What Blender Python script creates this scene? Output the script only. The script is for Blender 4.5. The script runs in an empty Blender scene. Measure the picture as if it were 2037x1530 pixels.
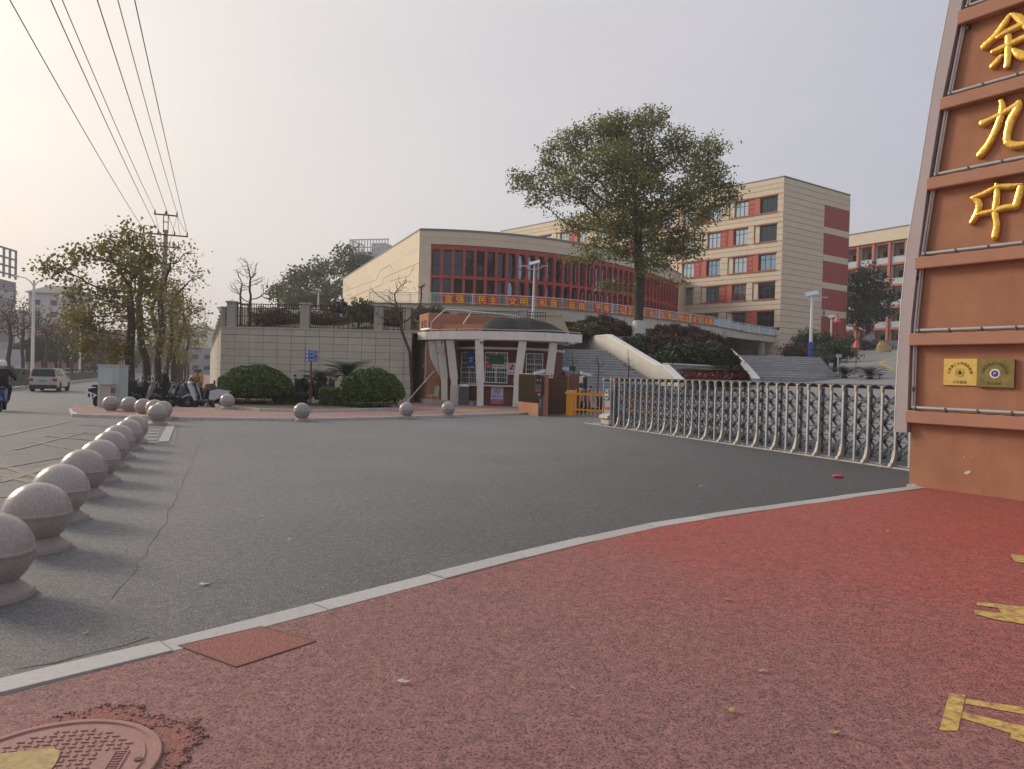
import bpy, bmesh, math, random
import numpy as np
from mathutils import Vector, Matrix
R = math.radians
random.seed(7); NR = np.random.default_rng(7)
SC = bpy.context.scene; COL = SC.collection

# ------------------------------------------------------------------ camera, sky, sun, exposure
FPX, PITCH, ROLL, EYE = 1480.0, math.atan(18/1480.0), R(1.5), 1.6
_f = Vector((0, math.cos(PITCH), -math.sin(PITCH))); _r = Vector((1, 0, 0)); _u = Vector((0, math.sin(PITCH), math.cos(PITCH)))
_up = _u*math.cos(ROLL) - _r*math.sin(ROLL); _rt = _r*math.cos(ROLL) + _u*math.sin(ROLL)
cam = bpy.data.cameras.new('camera'); camo = bpy.data.objects.new('camera', cam); COL.objects.link(camo)
cam.sensor_width = 36; cam.lens = 36*FPX/2037; cam.clip_start = 0.05; cam.clip_end = 6000
camo.matrix_world = Matrix(((_rt.x, _up.x, -_f.x, 0), (_rt.y, _up.y, -_f.y, 0), (_rt.z, _up.z, -_f.z, EYE), (0, 0, 0, 1)))
SC.camera = camo

SUN_AZ, SUN_EL = R(-62), R(24)       # azimuth from +Y, negative to the left
W = bpy.data.worlds.new('World'); SC.world = W; W.use_nodes = True
nt = W.node_tree; nt.nodes.clear()
_o = nt.nodes.new('ShaderNodeOutputWorld'); _bg = nt.nodes.new('ShaderNodeBackground')
_sky = nt.nodes.new('ShaderNodeTexSky'); _sky.sky_type = 'NISHITA'; _sky.sun_disc = False
_sky.sun_elevation = SUN_EL; _sky.sun_rotation = SUN_AZ; _sky.altitude = 0
_sky.air_density = 1.3; _sky.dust_density = 7.0; _sky.ozone_density = 1.2
# the overcast veil: a broken, very pale sheet of cloud lying over that sky
_tc = nt.nodes.new('ShaderNodeTexCoord'); _mp = nt.nodes.new('ShaderNodeMapping'); _mp.inputs['Scale'].default_value = (1.2, 1.2, 3.5)
_nz = nt.nodes.new('ShaderNodeTexNoise'); _nz.inputs['Scale'].default_value = 1.6; _nz.inputs['Detail'].default_value = 4; _nz.inputs['Roughness'].default_value = .45
_cr = nt.nodes.new('ShaderNodeMapRange'); _cr.inputs[1].default_value = .3; _cr.inputs[2].default_value = .75; _cr.inputs[3].default_value = .70; _cr.inputs[4].default_value = .90
# the veil scatters sunlight forward: warmer and brighter toward the sun, cooler and dimmer away from it
_sdv = (math.sin(SUN_AZ)*math.cos(SUN_EL), math.cos(SUN_AZ)*math.cos(SUN_EL), math.sin(SUN_EL))
_dt = nt.nodes.new('ShaderNodeVectorMath'); _dt.operation = 'DOT_PRODUCT'; _dt.inputs[1].default_value = _sdv
_dr = nt.nodes.new('ShaderNodeMapRange'); _dr.inputs[1].default_value = .05; _dr.inputs[2].default_value = .97
_vc = nt.nodes.new('ShaderNodeMix'); _vc.data_type = 'RGBA'; _vc.inputs['A'].default_value = (4.45, 4.42, 5.1, 1); _vc.inputs['B'].default_value = (7.0, 6.5, 6.15, 1)
_mx = nt.nodes.new('ShaderNodeMix'); _mx.data_type = 'RGBA'; _mx.clamp_factor = True
for a, b in ((_tc.outputs['Generated'], _mp.inputs['Vector']), (_tc.outputs['Generated'], _dt.inputs[0]), (_dt.outputs['Value'], _dr.inputs[0]), (_dr.outputs[0], _vc.inputs['Factor']), (_vc.outputs['Result'], _mx.inputs['B']),
             (_mp.outputs[0], _nz.inputs['Vector']), (_nz.outputs['Fac'], _cr.inputs[0]),
             (_cr.outputs[0], _mx.inputs['Factor']), (_sky.outputs[0], _mx.inputs['A']), (_mx.outputs['Result'], _bg.inputs['Color']), (_bg.outputs[0], _o.inputs['Surface'])):
    nt.links.new(a, b)
_bg.inputs['Strength'].default_value = 0.10
sun = bpy.data.lights.new('sun', 'SUN'); sun.energy = 1.8; sun.angle = R(14); sun.color = (1.0, .88, .73)
suno = bpy.data.objects.new('sun', sun); COL.objects.link(suno)
_sd = Vector((math.sin(SUN_AZ)*math.cos(SUN_EL), math.cos(SUN_AZ)*math.cos(SUN_EL), math.sin(SUN_EL)))
suno.rotation_euler = _sd.to_track_quat('Z', 'Y').to_euler(); suno.location = (-30, 10, 40)
vs = SC.view_settings; vs.view_transform = 'Standard'; vs.look = 'None'; vs.gamma = 1.0; vs.exposure = 0.42; vs.use_curve_mapping = False
SC.display_settings.display_device = 'sRGB'
SC.render.engine = 'CYCLES'; SC.cycles.use_denoising = True; SC.cycles.max_bounces = 6; SC.cycles.transparent_max_bounces = 8
SC.cycles.diffuse_bounces = 3; SC.cycles.glossy_bounces = 3; SC.cycles.volume_bounces = 0; SC.cycles.sample_clamp_indirect = 6
try: SC.cycles.denoiser = 'OPENIMAGEDENOISE'
except Exception: pass

# ------------------------------------------------------------------ helpers
def at(px, py, y):
    """surveyed point: sight line through a photo point, at distance y in front of the viewer"""
    d = _f + _rt*((px-1018.5)/FPX) + _up*(-(py-765)/FPX)
    t = y/d.y
    return Vector((d.x*t, y, EYE+d.z*t))
def on(px, py, z=0.0):
    d = _f + _rt*((px-1018.5)/FPX) + _up*(-(py-765)/FPX)
    t = (z-EYE)/d.z
    return Vector((d.x*t, d.y*t, z))
SD = Vector((-.383, .924)); SN = Vector((.924, .383))          # street direction, street normal
def sp(s, p): return (SD.x*s+SN.x*p, SD.y*s+SN.y*p)
def sm(t): t = max(0, min(1, t)); return t*t*(3-2*t)
def gz(x, y):
    s = SD.x*x+SD.y*y; p = SN.x*x+SN.y*y
    st = -.55*sm((s-25)/22)*(1-sm((p-.5)/5))
    ca = .094*max(0, min(62, p-13.5)) if p > 13.5 else 0
    return st+ca*sm((s+2)/8)

MATS = {}
def new_mat(name):
    m = bpy.data.materials.new(name); m.use_nodes = True; MATS[name] = m
    t = m.node_tree; b = t.nodes['Principled BSDF']; return m, t, b
def nd(t, typ, **kw):
    n = t.nodes.new(typ)
    for k, v in kw.items():
        if k.startswith('i_'): n.inputs[k[2:]].default_value = v
        else: setattr(n, k, v)
    return n
def rgb(c, k=1.0): return (c[0]*k, c[1]*k, c[2]*k, 1)
def M(name, col, rough=.7, metal=0., var=.14, scale=3., bump=0., bscale=60., orand=0., spec=.5, dirt=0., dcol=(.06, .055, .05), stretch=None):
    m, t, b = new_mat(name)
    g = nd(t, 'ShaderNodeNewGeometry'); vec = g.outputs['Position']
    if stretch:
        mp = nd(t, 'ShaderNodeMapping'); mp.inputs['Scale'].default_value = stretch; t.links.new(vec, mp.inputs['Vector']); vec = mp.outputs[0]
    n = nd(t, 'ShaderNodeTexNoise', i_Scale=scale, i_Detail=7., i_Roughness=.62); t.links.new(vec, n.inputs['Vector'])
    mr = nd(t, 'ShaderNodeMapRange'); mr.inputs[1].default_value = .28; mr.inputs[2].default_value = .72
    t.links.new(n.outputs['Fac'], mr.inputs[0])
    mx = nd(t, 'ShaderNodeMix', data_type='RGBA'); mx.inputs['A'].default_value = rgb(col, 1-var); mx.inputs['B'].default_value = rgb(col, 1+var)
    t.links.new(mr.outputs[0], mx.inputs['Factor']); out = mx.outputs['Result']
    if orand:
        oi = nd(t, 'ShaderNodeObjectInfo'); r2 = nd(t, 'ShaderNodeMapRange'); r2.inputs[3].default_value = 1-orand; r2.inputs[4].default_value = 1+orand
        t.links.new(oi.outputs['Random'], r2.inputs[0])
        v = nd(t, 'ShaderNodeVectorMath', operation='SCALE'); t.links.new(out, v.inputs[0]); t.links.new(r2.outputs[0], v.inputs['Scale']); out = v.outputs[0]
    if dirt:
        n2 = nd(t, 'ShaderNodeTexNoise', i_Scale=scale*.6+.4, i_Detail=9., i_Roughness=.7)
        mp2 = nd(t, 'ShaderNodeMapping'); mp2.inputs['Scale'].default_value = (1, 1, .25); mp2.inputs['Location'].default_value = (3, 7, 1)
        t.links.new(g.outputs['Position'], mp2.inputs['Vector']); t.links.new(mp2.outputs[0], n2.inputs['Vector'])
        r3 = nd(t, 'ShaderNodeMapRange'); r3.inputs[1].default_value = .48; r3.inputs[2].default_value = .75; r3.inputs[4].default_value = dirt
        t.links.new(n2.outputs['Fac'], r3.inputs[0])
        m2 = nd(t, 'ShaderNodeMix', data_type='RGBA'); m2.inputs['B'].default_value = rgb(dcol); t.links.new(out, m2.inputs['A']); t.links.new(r3.outputs[0], m2.inputs['Factor']); out = m2.outputs['Result']
    t.links.new(out, b.inputs['Base Color'])
    b.inputs['Roughness'].default_value = rough; b.inputs['Metallic'].default_value = metal; b.inputs['Specular IOR Level'].default_value = spec
    if bump:
        n3 = nd(t, 'ShaderNodeTexNoise', i_Scale=bscale, i_Detail=5.); t.links.new(g.outputs['Position'], n3.inputs['Vector'])
        bp = nd(t, 'ShaderNodeBump', i_Strength=min(1., bump), i_Distance=.02); t.links.new(n3.outputs['Fac'], bp.inputs['Height']); t.links.new(bp.outputs[0], b.inputs['Normal'])
    return m

def tag(o, label=None, cat=None, group=None, kind=None):
    if label: o['label'] = label
    if cat: o['category'] = cat
    if group: o['group'] = group
    if kind: o['kind'] = kind
    return o
def thing(name, label, cat, loc=(0, 0, 0), rz=0., group=None):
    o = bpy.data.objects.new(name, None); COL.objects.link(o); o.location = loc; o.rotation_euler = (0, 0, rz)
    o.empty_display_size = .2
    return tag(o, label, cat, group)
def link(name, me, parent=None, loc=(0, 0, 0), rot=(0, 0, 0), scl=(1, 1, 1)):
    o = bpy.data.objects.new(name, me); COL.objects.link(o); o.location = loc; o.rotation_euler = rot; o.scale = scl
    if parent is not None: o.parent = parent
    return o
def mat(m): return MATS[m] if isinstance(m, str) else m
def mk(name, V, Fc, m, parent=None, smooth=False, loc=(0, 0, 0), rot=(0, 0, 0), auto=None):
    me = bpy.data.meshes.new(name); me.from_pydata([tuple(v) for v in V], [], Fc); me.materials.append(mat(m))
    if smooth or auto:
        me.polygons.foreach_set('use_smooth', [True]*len(me.polygons))
        if auto: me.set_sharp_from_angle(angle=R(auto))
    me.update()
    return link(name, me, parent, loc, rot)
class MB:
    """collects shapes into one mesh"""
    def __init__(s): s.V = []; s.F = []
    def add(s, V, Fc):
        k = len(s.V); s.V += [tuple(v) for v in V]; s.F += [tuple(i+k for i in f) for f in Fc]; return s
    def box(s, c, d, rz=0., bev=0.):
        x, y, z = d[0]/2, d[1]/2, d[2]/2
        ca, sa = math.cos(rz), math.sin(rz)
        if bev <= 0:
            P = [(i*x, j*y, k*z) for k in (-1, 1) for i, j in ((-1, -1), (1, -1), (1, 1), (-1, 1))]
            Fc = [(3, 2, 1, 0), (4, 5, 6, 7), (0, 1, 5, 4), (1, 2, 6, 5), (2, 3, 7, 6), (3, 0, 4, 7)]
        else:
            b = min(bev, x*.9, y*.9, z*.9); P = []; Fc = []
            def ring(hx, hy, zz): 
                q = [(-hx+b, -hy), (hx-b, -hy), (hx, -hy+b), (hx, hy-b), (hx-b, hy), (-hx+b, hy), (-hx, hy-b), (-hx, -hy+b)]
                return [(u, v, zz) for u, v in q]
            def ring2(hx, hy, zz): return ring(hx-b*.6, hy-b*.6, zz)
            P = ring2(x, y, -z)+ring(x, y, -z+b)+ring(x, y, z-b)+ring2(x, y, z)
            Fc = [tuple(range(7, -1, -1)), tuple(range(24, 32))]
            for L in range(3): Fc += [(L*8+i, L*8+(i+1) % 8, L*8+8+(i+1) % 8, L*8+8+i) for i in range(8)]
        return s.add([(c[0]+p[0]*ca-p[1]*sa, c[1]+p[0]*sa+p[1]*ca, c[2]+p[2]) for p in P], Fc)
    def bar(s, a, b, w, h=None, up=(0, 0, 1)):
        a = Vector(a); b = Vector(b); h = h or w; d = (b-a).normalized(); up = Vector(up)
        if abs(d.dot(up)) > .98: up = Vector((0, 1, 0))
        x = d.cross(up).normalized(); y = x.cross(d)
        P = [q+x*i*w/2+y*j*h/2 for q in (a, b) for i, j in ((-1, -1), (1, -1), (1, 1), (-1, 1))]
        return s.add(P, [(3, 2, 1, 0), (4, 5, 6, 7), (0, 1, 5, 4), (1, 2, 6, 5), (2, 3, 7, 6), (3, 0, 4, 7)])
    def tube(s, pts, r, n=8, cap=True):
        pts = [Vector(p) for p in pts]; rr = r if isinstance(r, (list, tuple)) else [r]*len(pts)
        P = []; Fc = []; prev = None
        for i, p in enumerate(pts):
            d = (pts[min(i+1, len(pts)-1)]-pts[max(i-1, 0)]).normalized()
            if prev is None:
                a = Vector((0, 0, 1)) if abs(d.z) < .9 else Vector((1, 0, 0)); x = d.cross(a).normalized()
            else: x = (prev-d*prev.dot(d)).normalized()
            prev = x; y = d.cross(x)
            P += [p+(x*math.cos(2*math.pi*k/n)+y*math.sin(2*math.pi*k/n))*rr[i] for k in range(n)]
        for i in range(len(pts)-1): Fc += [(i*n+k, i*n+(k+1) % n, i*n+n+(k+1) % n, i*n+n+k) for k in range(n)]
        if cap: Fc += [tuple(range(n-1, -1, -1)), tuple(range((len(pts)-1)*n, len(pts)*n))]
        return s.add(P, Fc)
    def cyl(s, c, r, h, n=16, axis='z'):
        a = {'z': (0, 0, 1), 'y': (0, 1, 0), 'x': (1, 0, 0)}[axis]; a = Vector(a); c = Vector(c)
        return s.tube([c-a*h/2, c+a*h/2], r, n)
    def lathe(s, prof, n=24, c=(0, 0, 0)):
        P = []; Fc = []
        for r, z in prof: P += [(c[0]+r*math.cos(2*math.pi*k/n), c[1]+r*math.sin(2*math.pi*k/n), c[2]+z) for k in range(n)]
        for i in range(len(prof)-1): Fc += [(i*n+k, i*n+(k+1) % n, i*n+n+(k+1) % n, i*n+n+k) for k in range(n)]
        Fc += [tuple(range(n-1, -1, -1)), tuple(range((len(prof)-1)*n, len(prof)*n))]
        return s.add(P, Fc)
    def prism(s, poly, z0, z1):
        n = len(poly); P = [(q[0], q[1], z0) for q in poly]+[(q[0], q[1], z1) for q in poly]
        return s.add(P, [tuple(range(n-1, -1, -1)), tuple(range(n, 2*n))]+[(i, (i+1) % n, n+(i+1) % n, n+i) for i in range(n)])
    def prism_y(s, poly, y0, y1):
        """poly in (x,z), extruded along y"""
        n = len(poly); P = [(q[0], y0, q[1]) for q in poly]+[(q[0], y1, q[1]) for q in poly]
        return s.add(P, [tuple(range(n)), tuple(range(2*n-1, n-1, -1))]+[(i, n+i, n+(i+1) % n, (i+1) % n) for i in range(n)])
    def prism_x(s, poly, x0, x1):
        """poly in (y,z), extruded along x"""
        n = len(poly); P = [(x0, q[0], q[1]) for q in poly]+[(x1, q[0], q[1]) for q in poly]
        return s.add(P, [tuple(range(n-1, -1, -1)), tuple(range(n, 2*n))]+[(i, (i+1) % n, n+(i+1) % n, n+i) for i in range(n)])
    def build(s, name, m, parent=None, smooth=False, loc=(0, 0, 0), rot=(0, 0, 0), auto=None):
        return mk(name, s.V, s.F, m, parent, smooth, loc, rot, auto)
_cubes = {}
def cube_mesh(m):
    k = mat(m).name
    if k not in _cubes:
        b = MB().box((0, 0, 0), (1, 1, 1)); me = bpy.data.meshes.new('block_'+k); me.from_pydata(b.V, [], b.F); me.materials.append(mat(m)); _cubes[k] = me
    return _cubes[k]
def blk(name, parent, m, c, d, rot=(0, 0, 0)):
    return link(name, cube_mesh(m), parent, c, rot, d)
def copy_tree(o, parent=None):
    c = o.copy(); COL.objects.link(c); c.parent = parent
    for ch in o.children: copy_tree(ch, c)
    return c
_txt = {}
def text_mesh(s, m, size=1.0, ext=0.0, bold=0.0):
    k = (s, mat(m).name, size, ext, bold)
    if k in _txt: return _txt[k]
    cu = bpy.data.curves.new('writing', 'FONT'); cu.body = s; cu.size = size; cu.extrude = ext; cu.offset = bold
    cu.align_x = 'CENTER'; cu.align_y = 'CENTER'; cu.resolution_u = 3
    o = bpy.data.objects.new('writing', cu); COL.objects.link(o)
    dg = bpy.context.evaluated_depsgraph_get(); me = bpy.data.meshes.new_from_object(o.evaluated_get(dg), depsgraph=dg)
    bpy.data.objects.remove(o); bpy.data.curves.remove(cu)
    if len(me.vertices):
        co = np.empty(len(me.vertices)*3); me.vertices.foreach_get('co', co); co = co.reshape(-1, 3)
        co -= (co.max(0)+co.min(0))/2; me.vertices.foreach_set('co', co.ravel())
    me.materials.clear(); me.materials.append(mat(m)); _txt[k] = me
    return me
def text(name, s, m, parent, loc, size, rz=0., ext=.002, bold=0., tilt=0., wide=1.):
    """upright writing facing local -y"""
    return link(name, text_mesh(s, m, size, ext, bold), parent, loc, (R(90), tilt, rz), (wide, 1, 1))
def sheet(name, sv, pv, fz, m, kind='structure', smooth=True):
    """grid sheet over street coordinates s, p"""
    V = []; Fc = []
    for s in sv:
        for p in pv:
            x, y = sp(s, p); V.append((x, y, fz(x, y)))
    n = len(pv)
    for i in range(len(sv)-1): Fc += [(i*n+j, (i+1)*n+j, (i+1)*n+j+1, i*n+j+1) for j in range(n-1)]
    Fc = [f[::-1] for f in Fc]
    o = mk(name, V, Fc, m, None, smooth); return tag(o, kind=kind)
def flat_poly(name, pts, z, m, parent=None, kind=None):
    bm = bmesh.new(); vs_ = [bm.verts.new((p[0], p[1], z)) for p in pts]; f = bm.faces.new(vs_); f.normal_update()
    if f.normal.z < 0: f.normal_flip()
    bmesh.ops.triangulate(bm, faces=[f]); me = bpy.data.meshes.new(name); bm.to_mesh(me); bm.free(); me.materials.append(mat(m))
    return tag(link(name, me, parent), kind=kind)
def slab_poly(name, pts, z0, z1, m, parent=None, kind=None):
    a = sum(pts[i][0]*pts[(i+1) % len(pts)][1]-pts[(i+1) % len(pts)][0]*pts[i][1] for i in range(len(pts)))
    if a < 0: pts = pts[::-1]
    bm = bmesh.new(); lo = [bm.verts.new((p[0], p[1], z0)) for p in pts]; hi = [bm.verts.new((p[0], p[1], z1)) for p in pts]
    n = len(pts)
    for i in range(n): bm.faces.new((lo[i], lo[(i+1) % n], hi[(i+1) % n], hi[i]))
    f = bm.faces.new(hi); bmesh.ops.triangulate(bm, faces=[f])
    me = bpy.data.meshes.new(name); bm.to_mesh(me); bm.free(); me.materials.append(mat(m))
    return tag(link(name, me, parent), kind=kind)

# ------------------------------------------------------------------ materials
def ground_mat(name, c1, c2, grain, gscale, rough, big=.35, bump=.6, speck=(.5, .48, .46), speckamt=.12, dark=(.02, .02, .02), darkamt=.5, patch=None, dthr=.30):
    """coarse aggregate: binder colour with big worn areas, pale stones and dark pores"""
    m, t, b = new_mat(name); g = nd(t, 'ShaderNodeNewGeometry'); P = g.outputs['Position']
    nb = nd(t, 'ShaderNodeTexNoise', i_Scale=big, i_Detail=6., i_Roughness=.6); t.links.new(P, nb.inputs['Vector'])
    mr = nd(t, 'ShaderNodeMapRange'); mr.inputs[1].default_value = .33; mr.inputs[2].default_value = .67; t.links.new(nb.outputs['Fac'], mr.inputs[0])
    mx = nd(t, 'ShaderNodeMix', data_type='RGBA'); mx.inputs['A'].default_value = rgb(c1); mx.inputs['B'].default_value = rgb(c2); t.links.new(mr.outputs[0], mx.inputs['Factor'])
    out = mx.outputs['Result']
    if patch:                                   # an area of other asphalt or greyer red: (x0,y0,nx,ny,width,colour)
        x0, y0, nx, ny, wd, pc = patch
        dp = nd(t, 'ShaderNodeVectorMath', operation='DOT_PRODUCT'); sb = nd(t, 'ShaderNodeVectorMath', operation='SUBTRACT'); sb.inputs[1].default_value = (x0, y0, 0)
        t.links.new(P, sb.inputs[0]); t.links.new(sb.outputs[0], dp.inputs[0]); dp.inputs[1].default_value = (nx, ny, 0)
        nw = nd(t, 'ShaderNodeTexNoise', i_Scale=.9, i_Detail=9., i_Roughness=.72); t.links.new(P, nw.inputs['Vector'])
        ad = nd(t, 'ShaderNodeMath', operation='MULTIPLY_ADD'); t.links.new(nw.outputs['Fac'], ad.inputs[0]); ad.inputs[1].default_value = wd*.6; t.links.new(dp.outputs['Value'], ad.inputs[2])
        m3 = nd(t, 'ShaderNodeMapRange', interpolation_type='SMOOTHSTEP'); m3.inputs[1].default_value = -wd*.3; m3.inputs[2].default_value = wd*.9; t.links.new(ad.outputs[0], m3.inputs[0])
        m4 = nd(t, 'ShaderNodeMix', data_type='RGBA'); t.links.new(out, m4.inputs['A']); m4.inputs['B'].default_value = rgb(pc); t.links.new(m3.outputs[0], m4.inputs['Factor']); out = m4.outputs['Result']
    v = nd(t, 'ShaderNodeTexVoronoi', i_Scale=gscale); t.links.new(P, v.inputs['Vector'])
    hs = nd(t, 'ShaderNodeSeparateColor'); t.links.new(v.outputs['Color'], hs.inputs[0])
    st = nd(t, 'ShaderNodeMapRange'); st.inputs[1].default_value = .7; st.inputs[2].default_value = 1.; st.inputs[4].default_value = speckamt; t.links.new(hs.outputs[0], st.inputs[0])
    m5 = nd(t, 'ShaderNodeMix', data_type='RGBA'); t.links.new(out, m5.inputs['A']); m5.inputs['B'].default_value = rgb(speck); t.links.new(st.outputs[0], m5.inputs['Factor'])
    ng = nd(t, 'ShaderNodeTexNoise', i_Scale=grain, i_Detail=4., i_Roughness=.7); t.links.new(P, ng.inputs['Vector'])
    pr = nd(t, 'ShaderNodeMapRange'); pr.inputs[1].default_value = dthr+.14; pr.inputs[2].default_value = dthr; pr.inputs[4].default_value = darkamt; t.links.new(ng.outputs['Fac'], pr.inputs[0])
    nm = nd(t, 'ShaderNodeTexNoise', i_Scale=grain*.22, i_Detail=8., i_Roughness=.85); t.links.new(P, nm.inputs['Vector'])
    r8 = nd(t, 'ShaderNodeMapRange'); r8.inputs[1].default_value = .36; r8.inputs[2].default_value = .64; r8.inputs[3].default_value = .60; r8.inputs[4].default_value = 1.38; t.links.new(nm.outputs['Fac'], r8.inputs[0])
    ns = nd(t, 'ShaderNodeTexNoise', i_Scale=1.7, i_Detail=5., i_Roughness=.65); t.links.new(P, ns.inputs['Vector'])
    r9 = nd(t, 'ShaderNodeMapRange'); r9.inputs[1].default_value = .60; r9.inputs[2].default_value = .74; r9.inputs[3].default_value = 1.; r9.inputs[4].default_value = .72; t.links.new(ns.outputs['Fac'], r9.inputs[0])
    ml = nd(t, 'ShaderNodeMath', operation='MULTIPLY'); t.links.new(r8.outputs[0], ml.inputs[0]); t.links.new(r9.outputs[0], ml.inputs[1])
    sc_ = nd(t, 'ShaderNodeVectorMath', operation='SCALE'); t.links.new(m5.outputs['Result'], sc_.inputs[0]); t.links.new(ml.outputs[0], sc_.inputs['Scale'])
    m6 = nd(t, 'ShaderNodeMix', data_type='RGBA'); t.links.new(sc_.outputs[0], m6.inputs['A']); m6.inputs['B'].default_value = rgb(dark); t.links.new(pr.outputs[0], m6.inputs['Factor'])
    t.links.new(m6.outputs['Result'], b.inputs['Base Color']); b.inputs['Roughness'].default_value = rough
    bp = nd(t, 'ShaderNodeBump', i_Strength=bump, i_Distance=.012); t.links.new(ng.outputs['Fac'], bp.inputs['Height']); t.links.new(bp.outputs[0], b.inputs['Normal'])
    return m
ground_mat('asphalt', (.152, .155, .161), (.195, .196, .199), 62, 95, .62, .3, 1., speckamt=.3, darkamt=.85, dthr=.37, patch=(3.6, 20.0, .70, -.22, 5.0, (.058, .061, .066)))
ground_mat('red_rubber', (.45, .082, .058), (.41, .105, .082), 75, 130, .72, .45, 1., speck=(.55, .34, .31), speckamt=.16, dark=(.045, .015, .013), darkamt=.92, dthr=.37, patch=(2.2, 5.0, -.62, -.55, 3.2, (.305, .145, .132)))  # greyer toward the street: worn red plus a light difference put into the colour
ground_mat('red_paving', (.31, .165, .145), (.27, .18, .16), 40, 60, .8, .6, .3)
ground_mat('earth', (.10, .095, .07), (.14, .12, .085), 20, 40, .9, .1, .4)
M('tactile_yellow', (.42, .33, .17), .8, var=.2, scale=4)
M('kerb_granite', (.42, .41, .40), .6, var=.10, scale=40, bump=.15, bscale=200, orand=.08, dirt=.25)
M('pale_kerb', (.50, .47, .44), .7, var=.15, scale=6, dirt=.3)
M('granite', (.355, .31, .285), .22, var=.36, scale=110, bump=.12, bscale=160, orand=.09, dirt=.55, dcol=(.15, .125, .11))
M('granite_rough', (.30, .25, .23), .65, var=.22, scale=90, bump=.3, bscale=120)
M('orange_stucco', (.42, .19, .11), .85, var=.13, scale=2.2, bump=.6, bscale=150, dirt=.42, dcol=(.22, .105, .07))
M('band_stucco', (.43, .215, .138), .8, var=.07, scale=3, bump=.35, bscale=190, dirt=.15, dcol=(.24, .13, .09))
M('mauve_metal', (.40, .335, .345), .55, var=.06, scale=2, dirt=.2, dcol=(.3, .24, .24))
M('pipe_grey', (.42, .41, .40), .4, metal=.3, var=.1)
M('pipe_white', (.68, .66, .63), .45, var=.1)
M('black', (.02, .02, .022), .5)
M('dark_grey', (.07, .075, .08), .5)
M('gold', (.84, .50, .11), .26, metal=1, var=.22, scale=14, bump=.28, bscale=20)
M('gold_plate', (.80, .55, .16), .34, metal=.75, var=.08, scale=14)
M('bronze_plate', (.30, .235, .085), .30, metal=.7, var=.30, scale=7)
M('ink_brown', (.10, .055, .02), .6)
M('ink_dark', (.085, .07, .02), .6)
M('badge_blue', (.05, .04, .22), .4)
M('white_paint', (.74, .73, .71), .5, var=.05)
M('yellow_print', (.85, .62, .05), .5, var=.03)
M('banner_red', (.62, .018, .012), .55, var=.08)
M('line_white', (.52, .51, .49), .75, var=.3, scale=14)
M('line_yellow', (.42, .29, .06), .8, var=.3, scale=12)
M('line_faded', (.235, .205, .165), .8, var=.25, scale=9)
M('steel', (.47, .49, .52), .36, metal=.8, var=.08, scale=20)
M('steel_dark', (.12, .13, .15), .42, metal=.6, var=.1, scale=20)
M('steel_mid', (.30, .315, .34), .4, metal=.75, var=.1, scale=20)
M('arch_steel', (.16, .175, .19), .45, metal=.3)
M('cap_cream', (.50, .41, .27), .5, var=.1)
M('foot_cream', (.44, .41, .35), .55, var=.15, scale=25, dirt=.2)
M('orange_paint', (.75, .31, .015), .42, var=.06)
M('red_paint', (.62, .03, .03), .4)
M('beacon', (.85, .16, .02), .3)
M('green_paint', (.02, .10, .05), .6)
M('cladding', (.66, .56, .415), .7, var=.06, scale=1.2, orand=.035, bump=.1, bscale=80)
M('cladding_joint', (.20, .165, .12), .9)
M('red_cladding', (.34, .055, .05), .7, var=.1, scale=.8, stretch=(3, 3, .5))
M('vermilion', (.47, .115, .07), .6, var=.1)
M('fin_red', (.38, .048, .042), .55, var=.1)
M('roof_grey', (.22, .21, .20), .8)
M('concrete', (.40, .375, .33), .85, var=.12, scale=1.5, dirt=.3)
M('cream_concrete', (.55, .50, .41), .8, var=.1, scale=1.5, dirt=.2)
M('wall_tile', (.52, .475, .40), .8, var=.08, scale=2.5, orand=.04, bump=.4, bscale=120, dirt=.15, dcol=(.17, .16, .14))
M('joint_dark', (.07, .065, .06), .9); M('crack_dark', (.10, .098, .096), .95)
M('iron', (.03, .027, .026), .5, var=.2)
M('rust_iron', (.13, .075, .05), .6, var=.3, scale=15)
M('drive_concrete', (.215, .215, .215), .8, var=.14, scale=1.2, dirt=.3, dcol=(.14, .14, .14))
M('tread_stone', (.44, .44, .45), .7, var=.28, scale=2.5, orand=.1, dirt=.3, dcol=(.3, .3, .3))
M('stair_stone', (.29, .295, .305), .75, var=.2, scale=2.2, orand=.1, dirt=.35, dcol=(.2, .2, .2))
M('white_wall', (.60, .565, .495), .8, var=.07, scale=1, dirt=.22, dcol=(.35, .32, .27))
M('planter_grey', (.33, .33, .34), .85, var=.15, scale=2, dirt=.4)
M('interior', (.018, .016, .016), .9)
M('maroon', (.13, .038, .028), .7, var=.15)
M('brown_wall', (.17, .075, .045), .8, var=.12)
M('white_stucco', (.74, .71, .66), .75, var=.08, scale=2, dirt=.3, dcol=(.38, .34, .28))
M('netting', (.022, .024, .024), .85, var=.3, scale=6)
def glass(name, c, r=.06):
    m, t, b = new_mat(name); b.inputs['Base Color'].default_value = rgb(c); b.inputs['Metallic'].default_value = .85; b.inputs['Roughness'].default_value = r
    g = nd(t, 'ShaderNodeNewGeometry'); n = nd(t, 'ShaderNodeTexNoise', i_Scale=1.3, i_Detail=1.); t.links.new(g.outputs['Position'], n.inputs['Vector'])
    bp = nd(t, 'ShaderNodeBump', i_Strength=.25, i_Distance=.02); t.links.new(n.outputs['Fac'], bp.inputs['Height']); t.links.new(bp.outputs[0], b.inputs['Normal'])
    return m
glass('glass_blue', (.24, .33, .42)); glass('glass_sky', (.42, .50, .55)); glass('glass_dark', (.05, .07, .08)); glass('car_glass', (.03, .035, .04))
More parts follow.
